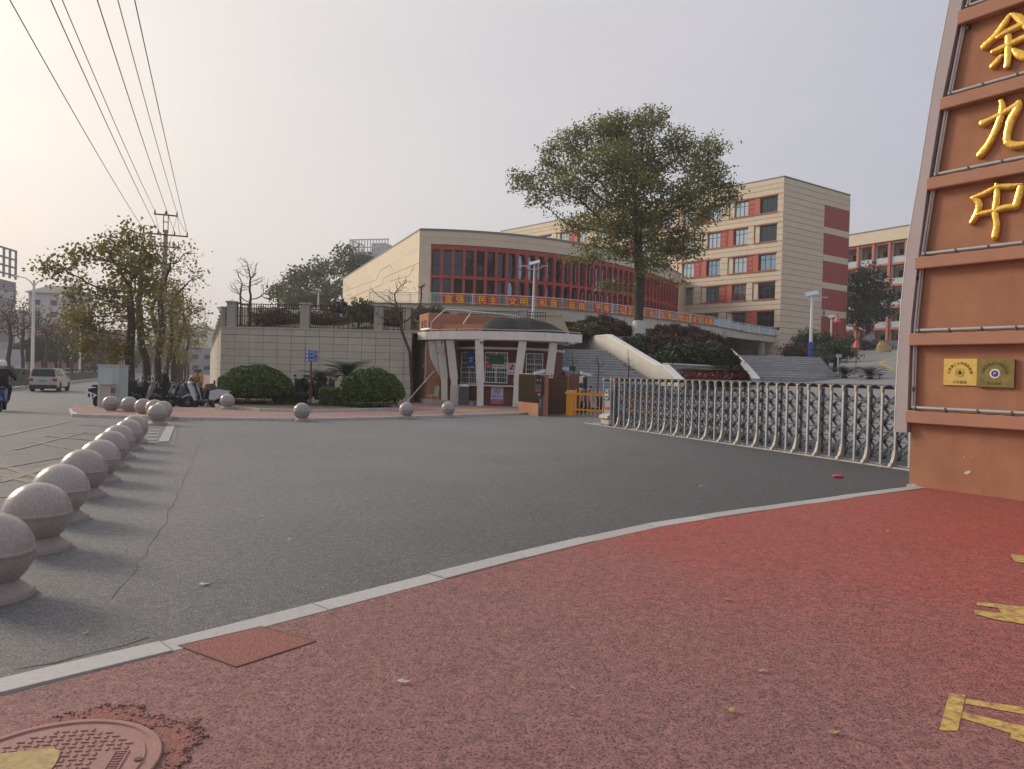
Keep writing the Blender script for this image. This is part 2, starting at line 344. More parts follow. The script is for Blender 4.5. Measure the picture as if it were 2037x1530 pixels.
def leafmat(name, cols, trans=.35, rough=.55):
    m, t, b = new_mat(name); g = nd(t, 'ShaderNodeNewGeometry')
    n = nd(t, 'ShaderNodeTexNoise', i_Scale=.55, i_Detail=3.); t.links.new(g.outputs['Position'], n.inputs['Vector'])
    ad = nd(t, 'ShaderNodeMath', operation='MULTIPLY_ADD'); t.links.new(g.outputs['Random Per Island'], ad.inputs[0]); ad.inputs[1].default_value = .6
    mr = nd(t, 'ShaderNodeMapRange'); mr.inputs[1].default_value = .3; mr.inputs[2].default_value = .7; mr.inputs[4].default_value = .45; t.links.new(n.outputs['Fac'], mr.inputs[0]); t.links.new(mr.outputs[0], ad.inputs[2])
    cr = nd(t, 'ShaderNodeValToRGB'); e = cr.color_ramp.elements
    while len(e) < len(cols): e.new(.5)
    for i, c in enumerate(cols): e[i].position = i/(len(cols)-1); e[i].color = rgb(c)
    t.links.new(ad.outputs[0], cr.inputs[0]); t.links.new(cr.outputs[0], b.inputs['Base Color']); b.inputs['Roughness'].default_value = rough
    tr = nd(t, 'ShaderNodeBsdfTranslucent'); t.links.new(cr.outputs[0], tr.inputs['Color']); ms = nd(t, 'ShaderNodeMixShader'); ms.inputs[0].default_value = trans
    t.links.new(b.outputs[0], ms.inputs[1]); t.links.new(tr.outputs[0], ms.inputs[2]); t.links.new(ms.outputs[0], t.nodes['Material Output'].inputs['Surface'])
    return m
leafmat('leaf_camphor', [(.08, .10, .03), (.17, .185, .055), (.29, .28, .10)], .45, .42)
leafmat('leaf_plane', [(.13, .10, .03), (.21, .17, .045), (.17, .17, .05), (.25, .15, .04)], .45)
leafmat('leaf_brown', [(.10, .055, .035), (.14, .075, .045), (.10, .08, .04)], .3)
leafmat('leaf_topiary', [(.03, .065, .014), (.075, .13, .03), (.15, .21, .06)], .2, .4)
leafmat('leaf_dark', [(.014, .026, .012), (.028, .046, .02), (.05, .068, .028)], .2)
leafmat('leaf_cycad', [(.012, .026, .016), (.025, .045, .024), (.05, .07, .035)], .15, .4)
leafmat('leaf_purple', [(.045, .02, .02), (.075, .032, .03), (.075, .045, .025)], .25)
leafmat('leaf_red', [(.05, .045, .015), (.16, .02, .02), (.26, .03, .035)], .3)
leafmat('leaf_grass', [(.035, .045, .015), (.07, .08, .03), (.11, .10, .045)], .25)
leafmat('leaf_far', [(.05, .07, .026), (.09, .11, .04), (.14, .15, .06)], .3)
M('bark', (.055, .046, .038), .9, var=.35, scale=5, bump=.6, bscale=25)
M('bark_grey', (.14, .125, .11), .9, var=.3, scale=4, bump=.5, bscale=25)
M('bark_brown', (.075, .05, .04), .9, var=.25, scale=5)
M('lime_white', (.62, .60, .57), .85, var=.12, scale=5)
# ------------------------------------------------------------------ ground, roads, pavements
def axis(segs):
    out = []
    for a, b, n in segs: out += [a+(b-a)*i/n for i in range(n)]
    return out+[segs[-1][1]]
sheet('ground', axis([(-900, -60, 6), (-60, 0, 4), (0, 60, 24), (60, 120, 12), (120, 500, 8), (500, 1500, 6)]),
      axis([(-1000, -60, 8), (-60, -10, 10), (-10, 14, 10), (14, 80, 22), (80, 200, 6), (200, 1000, 8)]), lambda x, y: gz(x, y)-.10, 'earth')
sheet('road', axis([(-60, 0, 6), (0, 60, 30), (60, 420, 18)]), axis([(-13.8, -4.5, 6), (-4.5, 14.5, 12)]), lambda x, y: gz(x, y), 'asphalt')
sheet('driveway', axis([(0, 10, 6), (10, 75, 26)]), axis([(14.5, 85, 28)]), lambda x, y: gz(x, y)+.002, 'drive_concrete')
sheet('side_road', axis([(-60, 0, 6), (0, 60, 20), (60, 420, 14)]), axis([(-40, -14.6, 8)]), lambda x, y: gz(x, y)+.004, 'asphalt')
def kerb_strip(name, s0, s1, p0, p1, h, m, n=24):
    sv = axis([(s0, s1, n)]); V = []; Fc = []
    for s in sv:
        for p, k in ((p0, -.05), (p0, h), (p1, h), (p1, -.05)):
            x, y = sp(s, p); V.append((x, y, gz(x, y)+k))
    for i in range(len(sv)-1): Fc += [(i*4+j, i*4+j+1, i*4+5+j, i*4+4+j) for j in range(3)]
    return tag(mk(name, V, Fc, m), kind='structure')
kerb_strip('median_kerb', 40, 420, -14.6, -13.8, .16, 'pale_kerb')
# pavement on the far corner and along the street
KF = [(-15.1, 27.6), (-13.25, 22.55), (-10.0, 22.35), (-6.5, 23.25), (-4.2, 25.3), (-2.2, 27.5), (.35, 30.4)]
sheet('pavement', axis([(30.6, 60, 14), (60, 330, 14)]), axis([(-4.35, 2.0, 6)]), lambda x, y: gz(x, y)+.085, 'red_paving')
x30, y30 = sp(30.6, -4.35)
cor = KF+[(.7, 31.2), (.7, 40), (-8.0, 38.5), sp(34, 6), sp(30.6, 4), sp(30.6, -4.35)]
pv = slab_poly('corner_pavement', [(x30, y30)]+KF[1:]+[(.7, 31.2), (1.5, 40.0), (-11.5, 38.6), sp(30.6, 2.0)], -.08, .08, 'red_paving', kind='structure')
# kerb stones of the far corner, laid piece by piece
def along(pts, step):
    out = []; 
    for a, b in zip(pts[:-1], pts[1:]):
        a = Vector(a[:2]); b = Vector(b[:2]); n = max(1, round((b-a).length/step))
        for i in range(n): out.append((a+(b-a)*i/n, a+(b-a)*(i+1)/n))
    return out
for a, b in along([sp(60, -4.42), sp(45, -4.42), (x30, y30)]+KF[1:]+[(.7, 31.2)], 1.1):
    m = (a+b)/2; d = b-a
    blk('kerb_stone', pv, 'pale_kerb', (m.x, m.y, gz(m.x, m.y)+.035), (d.length-.012, .14, .115), (0, 0, math.atan2(d.y, d.x)))
# faded yellow guide strip that crosses the pavement
t_ = sheet('guide_strip', axis([(30.7, 60, 12), (60, 200, 8)]), [-1.9, -1.3], lambda x, y: gz(x, y)+.092, 'tactile_yellow')
flat_poly('guide_strip', [sp(30.69, -1.9), sp(30.69, -1.3), (-10.9, 22.6), (-11.5, 22.6)], .088, 'tactile_yellow', kind='structure')
flat_poly('guide_strip', [(-3.6, 28.6), (-.6, 32.2), (-.95, 32.5), (-4.0, 28.9)], .088, 'tactile_yellow', kind='structure')
# near red pavement and its flush kerb
KN = [(-8.6, -.4), (-5.2, 1.72), (-2.49, 3.66), (-1.63, 4.65), (-.86, 5.56), (-.04, 6.5), (.62, 7.22), (1.34, 7.97), (2.15, 8.62), (3.08, 9.33), (4.58, 10.45), (6.48, 11.78)]
KNi = []
for i, q in enumerate(KN):
    a = Vector(KN[max(0, i-1)]); b = Vector(KN[min(len(KN)-1, i+1)]); d = (b-a).normalized(); KNi.append((q[0]+d.y*.19, q[1]-d.x*.19))
near = slab_poly('near_pavement', KNi+[(8.5, 11.0), (20, 4), (20, -20), (-20, -20), (-14, -6)], -.08, .018, 'red_rubber', kind='structure')
acc = 0; L = [0]
for a, b in zip(KN[:-1], KN[1:]): L.append(L[-1]+(Vector(b)-Vector(a)).length)
def kp(l, P):
    for i in range(len(L)-1):
        if l <= L[i+1] or i == len(L)-2:
            t = (l-L[i])/(L[i+1]-L[i]); return Vector(P[i])*(1-t)+Vector(P[i+1])*t
l = 2.0; k = 0
while l < L[-1]-.05:
    e = min(l+1.02+.06*math.sin(k*2.1), L[-1]); g = .006
    a, b, c, d = kp(l+g, KN), kp(e-g, KN), kp(e-g, KNi), kp(l+g, KNi); dz = .004*math.sin(k*1.7)
    mm = MB(); hi = .024+dz
    mm.add([(q.x, q.y, z) for z in (-.08, hi) for q in (a, d, c, b)], [(3, 2, 1, 0), (4, 5, 6, 7), (0, 1, 5, 4), (1, 2, 6, 5), (2, 3, 7, 6), (3, 0, 4, 7)])
    mm.build('kerb_stone', 'kerb_granite', near); l = e; k += 1
# slightly sunken re-laid square in the red surface
sq = [on(355, 1285, .02), on(470, 1327, .02), on(628, 1276, .02), on(520, 1247, .02)]
M('red_relaid', (.29, .115, .095), .85, var=.3, scale=70, bump=.9, bscale=70)
cv = thing('inspection_cover', 'square cover filled with darker red surface, set into the red pavement near the kerb', 'cover')
flat_poly('infill', [(q.x, q.y) for q in sq], .0225, 'red_relaid', cv)
for i in range(4):
    a, b = sq[i], sq[(i+1) % 4]; d = b-a; m = (a+b)/2
    blk('rim', cv, 'ink_brown', (m.x, m.y, .0205), (d.length, .009, .006), (0, 0, math.atan2(d.y, d.x)))
# manhole
mc = on(95, 1530, .02); mh = thing('manhole_cover', 'round red-painted manhole cover with a yellow paint patch', 'manhole cover', (mc.x, mc.y, .018))
M('manhole_red', (.31, .165, .138), .65, var=.14, scale=20, bump=.2, bscale=90)
MB().lathe([(.405, -.02), (.405, .010), (.40, .014), (.375, .014), (.372, .006), (.345, .006), (.342, .012), (.0, .012)], 48).build('ring', 'manhole_red', mh, auto=35)
lug = MB()
for i in range(-8, 9):
    for j in range(-8, 9):
        if math.hypot(i*.036, j*.036) < .30 and not (i > 4 and abs(j) < 3):
            lug.box((i*.036, j*.036, .014), (.026, .009, .006) if (i+j) % 2 else (.009, .026, .006))
tag(lug.build('lugs', 'manhole_red', mh), kind='stuff')
fr = MB()
for c, d in (((.22, 0, .014), (.006, .15, .006)), ((.27, 0, .014), (.006, .15, .006)), ((.245, .075, .014), (.056, .006, .006)), ((.245, -.075, .014), (.056, .006, .006))): fr.box(c, d)
for j in range(-3, 4): fr.box((.245, j*.02, .014), (.03, .007, .005))
fr.build('maker_plate', 'manhole_red', mh); MB().cyl((.325, .0, .012), .016, .01, 10).build('lift_hole', 'ink_brown', mh)
mh.rotation_euler.z = R(12)
M('yellow_overspray', (.40, .31, .13), .8, var=.25, scale=40, dirt=1.2, dcol=(.34, .17, .11))
yp = [(-.40, -.14)]+[(-.40+.10*i, .145+.012*math.sin(i*5)) for i in range(0, 5)]+[(.05+.02*math.sin(i*7), .11-.06*i) for i in range(6)]+[(-.1, -.2), (-.28, -.19)]
yp = [(a*.8-.03, b*.9) for a, b in yp]; flat_poly('paint_patch', yp, .0185, 'yellow_overspray', mh)
# broken edge round the manhole: a shallow ring of bare mortar with crumbled stones along it
rg = []
for i in range(121):
    a = R(-80+i*1.75); e = min(1, i/14, (120-i)/14); r = .47+e*(.055+.035*math.sin(i*.21)+.018*math.sin(i*.63)+random.uniform(-.008, .008)); rg.append((a, r))
V = [(mc.x+.425*math.cos(a), mc.y+.425*math.sin(a), .0205) for a, r in rg]+[(mc.x+r*math.cos(a), mc.y+r*math.sin(a), .0205) for a, r in rg]
tag(mk('worn_mortar', V, [(i, 121+i, 122+i, i+1) for i in range(120)], 'red_relaid'), kind='structure')
tr = MB()
for i in range(420):
    k = random.randrange(6, 115); a, r = rg[k]; r += random.gauss(0, .012) if i % 3 else random.uniform(-.08, 0); d = random.uniform(.006, .02)
    tr.box((mc.x+r*math.cos(a), mc.y+r*math.sin(a), .019), (d, d*random.uniform(.6, 1), random.uniform(.006, .018)), random.random()*3, .003)
tag(tr.build('crumbled_surface', 'red_rubber'), 'crumbled red surface broken up around the manhole', 'rubble', kind='stuff')
# ---- painted marks
M('stencil_yellow', (.50, .36, .09), .85, var=.3, scale=30, dirt=2.2, dcol=(.33, .13, .09))
def mark(name, pts, m, z=.022, lab=None, cat='painted mark', group=None):
    o = flat_poly(name, [(q.x, q.y) for q in (on(a, b) for a, b in pts)], z, m)
    return tag(o, kind='structure')
def quadline(a, b, w, m, z=.004, name='painted_line'):
    quadline.k += 1; z += .0006*quadline.k
    a = Vector(a); b = Vector(b); d = (b-a).normalized(); n = Vector((-d.y, d.x))*w/2
    return flat_poly(name, [a+n, b+n, b-n, a-n], z, m, kind='structure')
mark.k = 0
for pts in ([(1888, 1386), (1921, 1390), (1905, 1462), (1868, 1462)], [(1921, 1398), (2040, 1416), (2090, 1430), (2090, 1446), (2040, 1430), (1919, 1408)], [(1915, 1425), (2020, 1450), (2090, 1462), (2090, 1482), (2010, 1468), (1912, 1437)],
            [(2010, 1452), (2060, 1470), (2060, 1495), (2010, 1478)], [(1943, 1203), (2060, 1216), (2060, 1226), (1943, 1210)], [(1938, 1220), (1990, 1226), (2060, 1238), (2060, 1252), (1985, 1240), (1938, 1228)], [(1985, 1216), (2060, 1224), (2060, 1248), (2000, 1240)],
            [(2010, 1108), (2060, 1112), (2060, 1128), (2018, 1122)]):
    mark('stencil_mark', pts, 'stencil_yellow', .0205+.0006*mark.k); mark.k += 1
M('line_worn', (.34, .33, .315), .8, var=.35, scale=11)
# street markings: faded yellow box hatching left of the ball row, pedestrian bars, a worn white line
quadline.k = 0
for a, b, w in [((0, 955), (130, 918), .10), ((0, 925), (140, 972), .12), ((0, 945), (95, 968), .12), ((0, 990), (70, 978), .10), ((60, 878), (205, 905), .10), ((0, 960), (120, 925), .10), ((135, 862), (250, 866), .1), ((0, 932), (150, 905), .10),
                ((0, 868), (140, 838), .16), ((30, 895), (170, 860), .10), ((90, 868), (230, 880), .10), ((150, 845), (290, 852), .09)]:
    p, q = on(*a), on(*b); quadline(p.xy, q.xy, w, 'line_faded')
for i, y in enumerate((856, 862, 868, 875, 882)):
    p, q = on(298-i*1.5, y), on(318-i*2, y); quadline(p.xy, q.xy, .12, 'line_white')
p, q = on(340, 848), on(325, 880); quadline(p.xy, q.xy, .20, 'line_worn')
p, q = on(346, 843), on(346, 848); 
# tar-black cracks and patch joints in the asphalt
def crack(pts, w, z=.003):
    P = [on(*a) for a in pts]; out = []
    for a, b in zip(P[:-1], P[1:]):
        n = max(2, int((b-a).length/.25))
        for i in range(n): out.append(a+(b-a)*i/n)
    out.append(P[-1]); rl = []; ll = []
    for i, q in enumerate(out):
        d = (out[min(i+1, len(out)-1)]-out[max(0, i-1)]).normalized(); nn = Vector((-d.y, d.x, 0)); j = nn*random.uniform(-.03, .03); ww = w*random.uniform(.4, 1.3)
        ll.append((q+j+nn*ww).xy); rl.append((q+j-nn*ww).xy)
    V = [(a.x, a.y, z) for a in ll]+[(a.x, a.y, z) for a in rl]; n = len(out)
    return tag(mk('crack', V, [(i, n+i, n+i+1, i+1) for i in range(n-1)], 'crack_dark'), kind='structure')
crack([(398, 838), (405, 862), (392, 895), (370, 950), (345, 1000), (300, 1090), (230, 1190)] , .003)
crack([(330, 882), (420, 872), (620, 862), (820, 856), (1010, 855)], .007)
crack([(0, 905), (120, 902), (225, 898)], .01); crack([(350, 880), (355, 845)], .007); crack([(30, 1335), (180, 1300), (300, 1270)], .006); crack([(410, 1165), (450, 1158)], .006)
# ------------------------------------------------------------------ stone ball bollards
BALL = MB().lathe([(.10, -.245)]+[(.262*math.sin(R(a)), -.262*math.cos(R(a))) for a in range(24, 88, 8)]+[(.262, -.012), (.2665, -.006), (.2665, .006), (.262, .012)]+[(.262*math.sin(R(a)), -.262*math.cos(R(a))) for a in range(96, 177, 8)]+[(.003, .262)], 40)
def bollard(x, y, z, lab, grp, rz=0., k=1.0):
    t = thing('stone_ball_bollard', lab, 'bollard', (x, y, z), rz, grp); t.scale = (k, k, k)
    if not hasattr(bollard, 'm'):
        o = BALL.build('ball', 'granite', t, auto=40, loc=(0, 0, .315)); bollard.m = o.data
        o2 = MB().lathe([(.262, -.03), (.262, .035), (.255, .045), (.225, .055), (.20, .075), (.178, .088), (.172, .10), (.165, .12)], 40).build('base', 'granite_rough', t, auto=35); bollard.b = o2.data
    else:
        link('ball', bollard.m, t, (0, 0, .315)); link('base', bollard.b, t)
    return t
ORD = ['first', 'second', 'third', 'fourth', 'fifth', 'sixth', 'seventh', 'eighth', 'last']
for i in range(9):
    x, y = sp(6.0+1.405*i+.06*math.sin(i*2.7), -1.315+.02*math.sin(i*1.9)); bollard(x, y, 0, 'granite ball bollard in the long row across the asphalt, '+ORD[8-i]+' counted from the pavement corner', 'granite ball bollards in the row across the asphalt', i*1.1)
for px, py, z, lab in [(220, 822, .0, 'granite ball bollard in front of the pale roadside utility cabinet'), (257, 824, .0, 'granite ball bollard beside the cabinet, the next one toward the pedestrian'), (285, 829, .0, 'granite ball bollard third from the cabinet, before the pedestrian'),
                       (307, 832, 0, 'granite ball bollard half hidden behind two others at the pavement corner'), (324, 836, 0, 'granite ball bollard overlapped by another one at the end of the faded yellow guide strip'), (313, 845, 0, 'granite ball bollard standing out on the asphalt in front of the pavement corner'),
                       (452, 814, .08, 'granite ball bollard at the bare end of the planted bed, beside the large clipped dome'), (600, 838, 0, 'granite ball bollard alone on the kerb before the blue direction signs'),
                       (808, 833, 0, 'granite ball bollard on the kerb between planted bed and guard booth'), (891, 830, .0, 'granite ball bollard on the kerb in front of the guard booth cabinets')]:
    q = on(px, py, z); bollard(q.x, q.y, z, lab, 'granite ball bollards on the pavement corner', px*.1)

# ------------------------------------------------------------------ tall gate pylon with gold characters
PO = Vector((6.35, 11.81)); PU = Vector((.57, -.8216))
PYZ = math.atan2(PU.y, PU.x)
def face_hit(px, py, o, u, off=0.):
    n = Vector((-u.y, u.x)); oo = o-n*off
    d = _f + _rt*((px-1018.5)/FPX) + _up*(-(py-765)/FPX)
    t = (oo.x*n.x+oo.y*n.y)/(d.x*n.x+d.y*n.y)
    return ((d.x*t-oo.x)*u.x+(d.y*t-oo.y)*u.y, EYE+d.z*t)
py_ = thing('gate_pylon', 'tall orange stucco gate pylon with horizontal ledges and gold characters', 'pylon', (PO.x, PO.y, 0), PYZ)
edge = [(0, -.1), (0, 1.25), (.0, 2.5), (.075, 3.66), (.20, 4.66), (.36, 5.84), (.57, 7.09), (.78, 8.2), (1.05, 9.6)]
MB().prism_y([(a, z) for a, z in edge][::-1]+[(3.4, -.1), (3.4, 9.6)], 0, .95).build('body', 'orange_stucco', py_)
fo = [(-.21, .86), (-.20, 1.82), (-.165, 2.93), (-.10, 3.85), (.05, 4.89), (.235, 6.36), (.42, 7.49), (.62, 8.5), (.84, 9.6)]
fi = [(-.012, .86), (-.012, 1.82), (.0, 2.6), (.08, 3.64), (.18, 4.66), (.33, 5.83), (.55, 7.07), (.75, 8.2), (1.03, 9.6)]
MB().prism_y(fo[::-1]+fi, -.10, .30).build('edge_fin', 'mauve_metal', py_)
MB().prism_y([(a-.008, z) for a, z in fo][::-1]+[(a+.004, z) for a, z in fo], -.104, .304).build('fin_edge_trim', 'white_paint', py_)
for i, (a, z0, z1) in enumerate([(-.02, 1.02, 1.215), (-.005, 2.235, 2.425), (.05, 3.43, 3.615), (.19, 4.64, 4.82), (.35, 5.83, 6.01), (.56, 7.05, 7.25), (.82, 8.28, 8.48)]):
    MB().box(((a+3.4)/2, -.075, (z0+z1)/2), (3.4-a, .156, z1-z0), bev=.012).build('ledge', 'band_stucco', py_)
    tb = MB().tube([(a+.10, -.10, z1+.045), (3.4, -.10, z1+.045)], .027, 8).build('light_tube', 'pipe_grey', py_, auto=60)
    for k in range(7): blk('tube_clip', tb, 'dark_grey', (a+.14+.45*k, -.10, z1+.03), (.02, .07, .07))
    MB().tube([(a+.1+.06*k, -.152+.004*math.sin(k*2), z1+.012-.012*abs(math.sin(k*.6))) for k in range(28)], .004, 4).build('cable', 'black', tb)
for off, r, m in ((.035, .017, 'pipe_white'), (.075, .013, 'pipe_grey')):
    MB().tube([(a+off, -.05, z) for a, z in edge[1:]], r, 6).build('conduit', m, py_, auto=60)
for a, z in ((.0, 3.3), (.0, 1.55), (.04, 2.4), (.62, 7.0), (.40, 5.95), (.22, 4.78)): blk('conduit_clip', py_, 'black', (a+.06, -.05, z), (.035, .05, .07))
# gold brush characters, strokes raised from the stucco
def cat(P, n=5):
    out = []; Q = [P[0]]+list(P)+[P[-1]]
    for i in range(1, len(Q)-2):
        p0, p1, p2, p3 = (np.array(q, float) for q in Q[i-1:i+3])
        for k in range(n):
            t = k/n; out.append(.5*((2*p1)+(-p0+p2)*t+(2*p0-5*p1+4*p2-p3)*t*t+(-p0+3*p1-3*p2+p3)*t**3))
    return out+[np.array(P[-1], float)]
def brush(mb, pts, h=.055):
    P = cat(pts); n = len(P); V = []; Fc = []
    ring = [(-1, .0), (-1, .45), (-.9, .72), (-.62, .93), (.08, 1.0), (.62, .90), (.9, .70), (1, .45), (1, 0)]; m = len(ring)
    ex = []
    for i, q in enumerate(P):
        d = P[min(i+1, n-1)][:2]-P[max(i-1, 0)][:2]; d = d/(np.linalg.norm(d)+1e-9); nn = np.array((-d[1], d[0])); k = 1.
        ex.append((q[0], q[1], nn, q[2]/2*(1+.05*math.sin(i*1.9)+.04*math.sin(i*4.3)), d))
    st = [(ex[0][0]-ex[0][4][0]*ex[0][3]*.5, ex[0][1]-ex[0][4][1]*ex[0][3]*.5, ex[0][2], ex[0][3]*.55, ex[0][4])]
    en = [(ex[-1][0]+ex[-1][4][0]*ex[-1][3]*.55, ex[-1][1]+ex[-1][4][1]*ex[-1][3]*.55, ex[-1][2], ex[-1][3]*.5, ex[-1][4])]
    E = st+ex+en
    for i, (x, z, nn, w, d) in enumerate(E):
        hh = h*(.7 if i in (0, len(E)-1) else 1)
        V += [(x+nn[0]*w*a, -.02-hh*b if b else .01, z+nn[1]*w*a) for a, b in ring]
    for i in range(len(E)-1): Fc += [(i*m+j, i*m+j+1, i*m+m+j+1, i*m+m+j) for j in range(m-1)]
    Fc += [tuple(range(m)), tuple(range(len(E)*m-1, (len(E)-1)*m-1, -1))]
    mb.add(V, Fc)
GL = {'yu': [[(737, 78, 22), (700, 140, 36), (640, 222, 40), (585, 272, 40), (568, 292, 34)], [(735, 80, 24), (790, 108, 44), (850, 175, 42), (905, 250, 40), (960, 280, 26)], [(650, 232, 20), (700, 200, 34), (770, 165, 36), (830, 140, 30)], [(622, 318, 28), (680, 292, 34), (760, 255, 36), (860, 208, 34), (930, 190, 24)],
             [(722, 215, 32), (722, 300, 34), (716, 380, 32), (710, 410, 30)], [(685, 335, 22), (655, 372, 34), (622, 408, 34)], [(750, 298, 20), (785, 328, 44), (835, 345, 42), (880, 340, 24)]],
      'jiu': [[(676, 605, 26), (686, 650, 32), (662, 750, 34), (612, 860, 36), (560, 930, 40), (538, 952, 30)], [(558, 752, 44), (610, 728, 36), (700, 682, 36), (770, 640, 38), (792, 612, 26)], [(792, 618, 26), (772, 670, 42), (738, 730, 42), (716, 810, 36), (710, 862, 36)], [(708, 862, 36), (750, 884, 42), (820, 876, 36), (890, 846, 34), (915, 800, 20)]],
      'zhong': [[(498, 1202, 22), (535, 1228, 36), (540, 1270, 32), (515, 1330, 34), (492, 1362, 22)], [(500, 1205, 22), (575, 1178, 34), (655, 1138, 34), (735, 1132, 36), (812, 1120, 16)], [(800, 1128, 28), (785, 1190, 36), (765, 1262, 36)], [(530, 1306, 30), (610, 1290, 34), (700, 1264, 36), (770, 1255, 36)], [(650, 1112, 22), (652, 1190, 30), (640, 1290, 32), (650, 1370, 32), (636, 1452, 34)]]}
for k_, strokes in GL.items():
    mb = MB()
    for st in strokes:
        pts = []
        for x, y, w in st:
            a, z = face_hit(1770+x/3.06, y/3.06, PO, PU, .05); pts.append((a, z, w/3.06*.0096))
        brush(mb, pts)
    mb.build('gilded_character', 'gold', py_, auto=50)
# two plaques hung on the pylon
def plaque(name, lab, x0, x1, z0, z1, m, dy):
    t = thing(name, lab, 'plaque', (PO.x, PO.y, 0), PYZ)
    MB().box(((x0+x1)/2, -dy/2-.003, (z0+z1)/2), (x1-x0, dy, z1-z0), bev=.004).build('plate', m, t); return t
def arc_text(t, s, cx, cz, r, a0, a1, size, m, dy):
    for i, ch in enumerate(s):
        a = R(a0+(a1-a0)*i/(len(s)-1)); text('character', ch, m, t, (cx+r*math.sin(a), -dy-.005, cz+r*math.cos(a)), size, tilt=a, ext=.001, bold=.0005)
g1 = plaque('gold_plaque', 'bright gold plaque with curved black lettering and a round tree emblem', .48, .952, 1.625, 2.03, 'gold_plate', .02)
arc_text(g1, '北京理工大学国际教育', .715, 1.80, .16, -82, 82, .048, 'ink_brown', .02)
text('character', '升学基地', 'ink_brown', g1, (.715, -.026, 1.675), .05, ext=.001)
em = MB()
for k in range(28):
    a = 2*math.pi*k/28; b = 2*math.pi*(k+1)/28
    for r in (.062, .052): em.bar((.715+r*math.sin(a), -.025, 1.815+r*math.cos(a)), (.715+r*math.sin(b), -.025, 1.815+r*math.cos(b)), .002)
for x, z, r in ((0, .015, .02), (-.015, -.002, .018), (.015, -.002, .018), (0, .03, .012), (-.022, -.014, .01), (.022, -.014, .01)): em.cyl((.715+x, -.025, 1.815+z), r, .003, 8, 'y')
em.box((.715, -.025, 1.78), (.006, .003, .035)).build('tree_emblem', 'ink_brown', g1)
g2 = plaque('bronze_plaque', 'dark bronze plaque with a round blue and white badge', .962, 1.455, 1.61, 2.02, 'bronze_plate', .045)
arc_text(g2, '校国际商业学院联合培', 1.20, 1.80, .16, -80, 80, .046, 'ink_dark', .045)
text('character', '升学基地', 'ink_dark', g2, (1.20, -.051, 1.665), .048, ext=.001)
MB().cyl((1.205, -.05, 1.81), .068, .006, 32, 'y').build('badge', 'white_paint', g2); MB().cyl((1.205, -.0545, 1.81), .047, .005, 32, 'y').build('badge_field', 'badge_blue', g2)
text('letter', 'P', 'white_paint', g2, (1.205, -.0585, 1.81), .065, tilt=R(12), ext=.001)
for cx, cz, w, h, a in ((.86, .33, .10, .045, .5), (.80, .55, .012, .03, 0), (.90, .56, .008, .025, .2)):
    MB().prism_y([(cx+w/2*math.cos(q)*math.cos(a)-h/2*math.sin(q)*math.sin(a), cz+w/2*math.cos(q)*math.sin(a)+h/2*math.sin(q)*math.cos(a)) for q in [2*math.pi*i/12 for i in range(12)]][::-1], -.004, -.001).build('paint_chip', 'white_wall', py_)
MB().prism_y([(-.03, -.02), (-.03, .03), (.08, .06), (.16, .03), (.2, -.02)][::-1], -.02, -.002).build('mortar_smear', 'pale_kerb', py_)

# ------------------------------------------------------------------ retractable gate
GO = Vector((3.20, 24.72)); GU = Vector((.383, -.924)); GRZ = math.atan2(GU.y, GU.x)
gt = thing('retractable_gate', 'stainless steel folding gate with arched tops and crossed lattice bars', 'gate', (GO.x, GO.y, 0), GRZ)
NP, PS = 37, .325
X0 = .42
post_m = MB().box((0, 0, .775), (.055, .05, 1.47), bev=.008); capm = MB().box((0, -.006, 1.52), (.062, .07, .12), bev=.012)
foot_p = MB().prism_x([(.03, .34), (-.034, .34), (-.045, .27), (-.06, .19), (-.095, .11), (-.14, .075), (-.155, .03), (-.13, .02), (-.02, .02), (.03, .02)], -.033, .033)
am = []
for k in range(11): am.append((PS*k/10, 1.535+.085*math.sin(math.pi*k/10)))
arch = MB(); prof = am+[(x, z-.014) for x, z in am[::-1]]; arch.prism_y(prof[::-1], -.03, .44)
hood = MB(); hood.prism_y(([(x, z-.012) for x, z in am]+[(PS, 1.50), (0, 1.50)])[::-1], .10, .12)
sh = {}
def shared(key, mb, name, m, parent, loc, auto=None):
    if key not in sh:
        o = mb.build(name, m, parent, loc=loc, auto=auto); sh[key] = o.data; return o
    return link(name, sh[key], parent, loc)
diag = []
lev = [(.14, .48), (.48, .82), (.82, 1.14), (1.14, 1.40)]
for k, (z0, z1) in enumerate(lev):
    diag.append((MB().bar((.01, 0, z0), (PS-.01, .0, z1), .012, .046, (0, 0, 1)), MB().bar((.01, .016, z1), (PS-.01, .016, z0), .012, .046, (0, 0, 1))))
rear = MB()
for i in range(NP):
    x = X0+PS*i
    ps = shared('post', post_m, 'post', 'steel', gt, (x, 0, 0))
    shared('cap', capm, 'post_cap', 'cap_cream', ps, (0, 0, 0))
    if i % 2 == 1: shared('foot', foot_p, 'post_foot', 'foot_cream', ps, (0, 0, 0))
    shared('rpost', post_m, 'rear_post', 'steel_dark', gt, (x, .42, 0)) if i % 2 == 0 else None
    if i < NP-1:
        shared('arch', arch, 'arch_hood', 'arch_steel', gt, (x, 0, 0)); 
        for k in range(4):
            for j in (0, 1): shared(('d', k, j), diag[k][j], 'lattice_bar', 'steel_dark', gt, (x, .05, 0))
        for k, (z0, z1) in enumerate(lev):
            rear.bar((x, .38, z0), (x+PS, .38, z1), .012, .034); rear.bar((x, .40, z1), (x+PS, .40, z0), .012, .034)
            rear.bar((x+PS/2, .03, (z0+z1)/2), (x+PS/2, .41, (z0+z1)/2), .014)
            rear.bar((x-.01, .07, z0+.015), (x+.16, .07, z0+.015), .022)
tag(rear.build('rear_lattice', 'steel_dark', gt), kind='stuff')
for y in (-.10, .25): MB().box((5.8, y, .012), (14.4, .05, .03)).build('ground_rail', 'pipe_grey', gt)
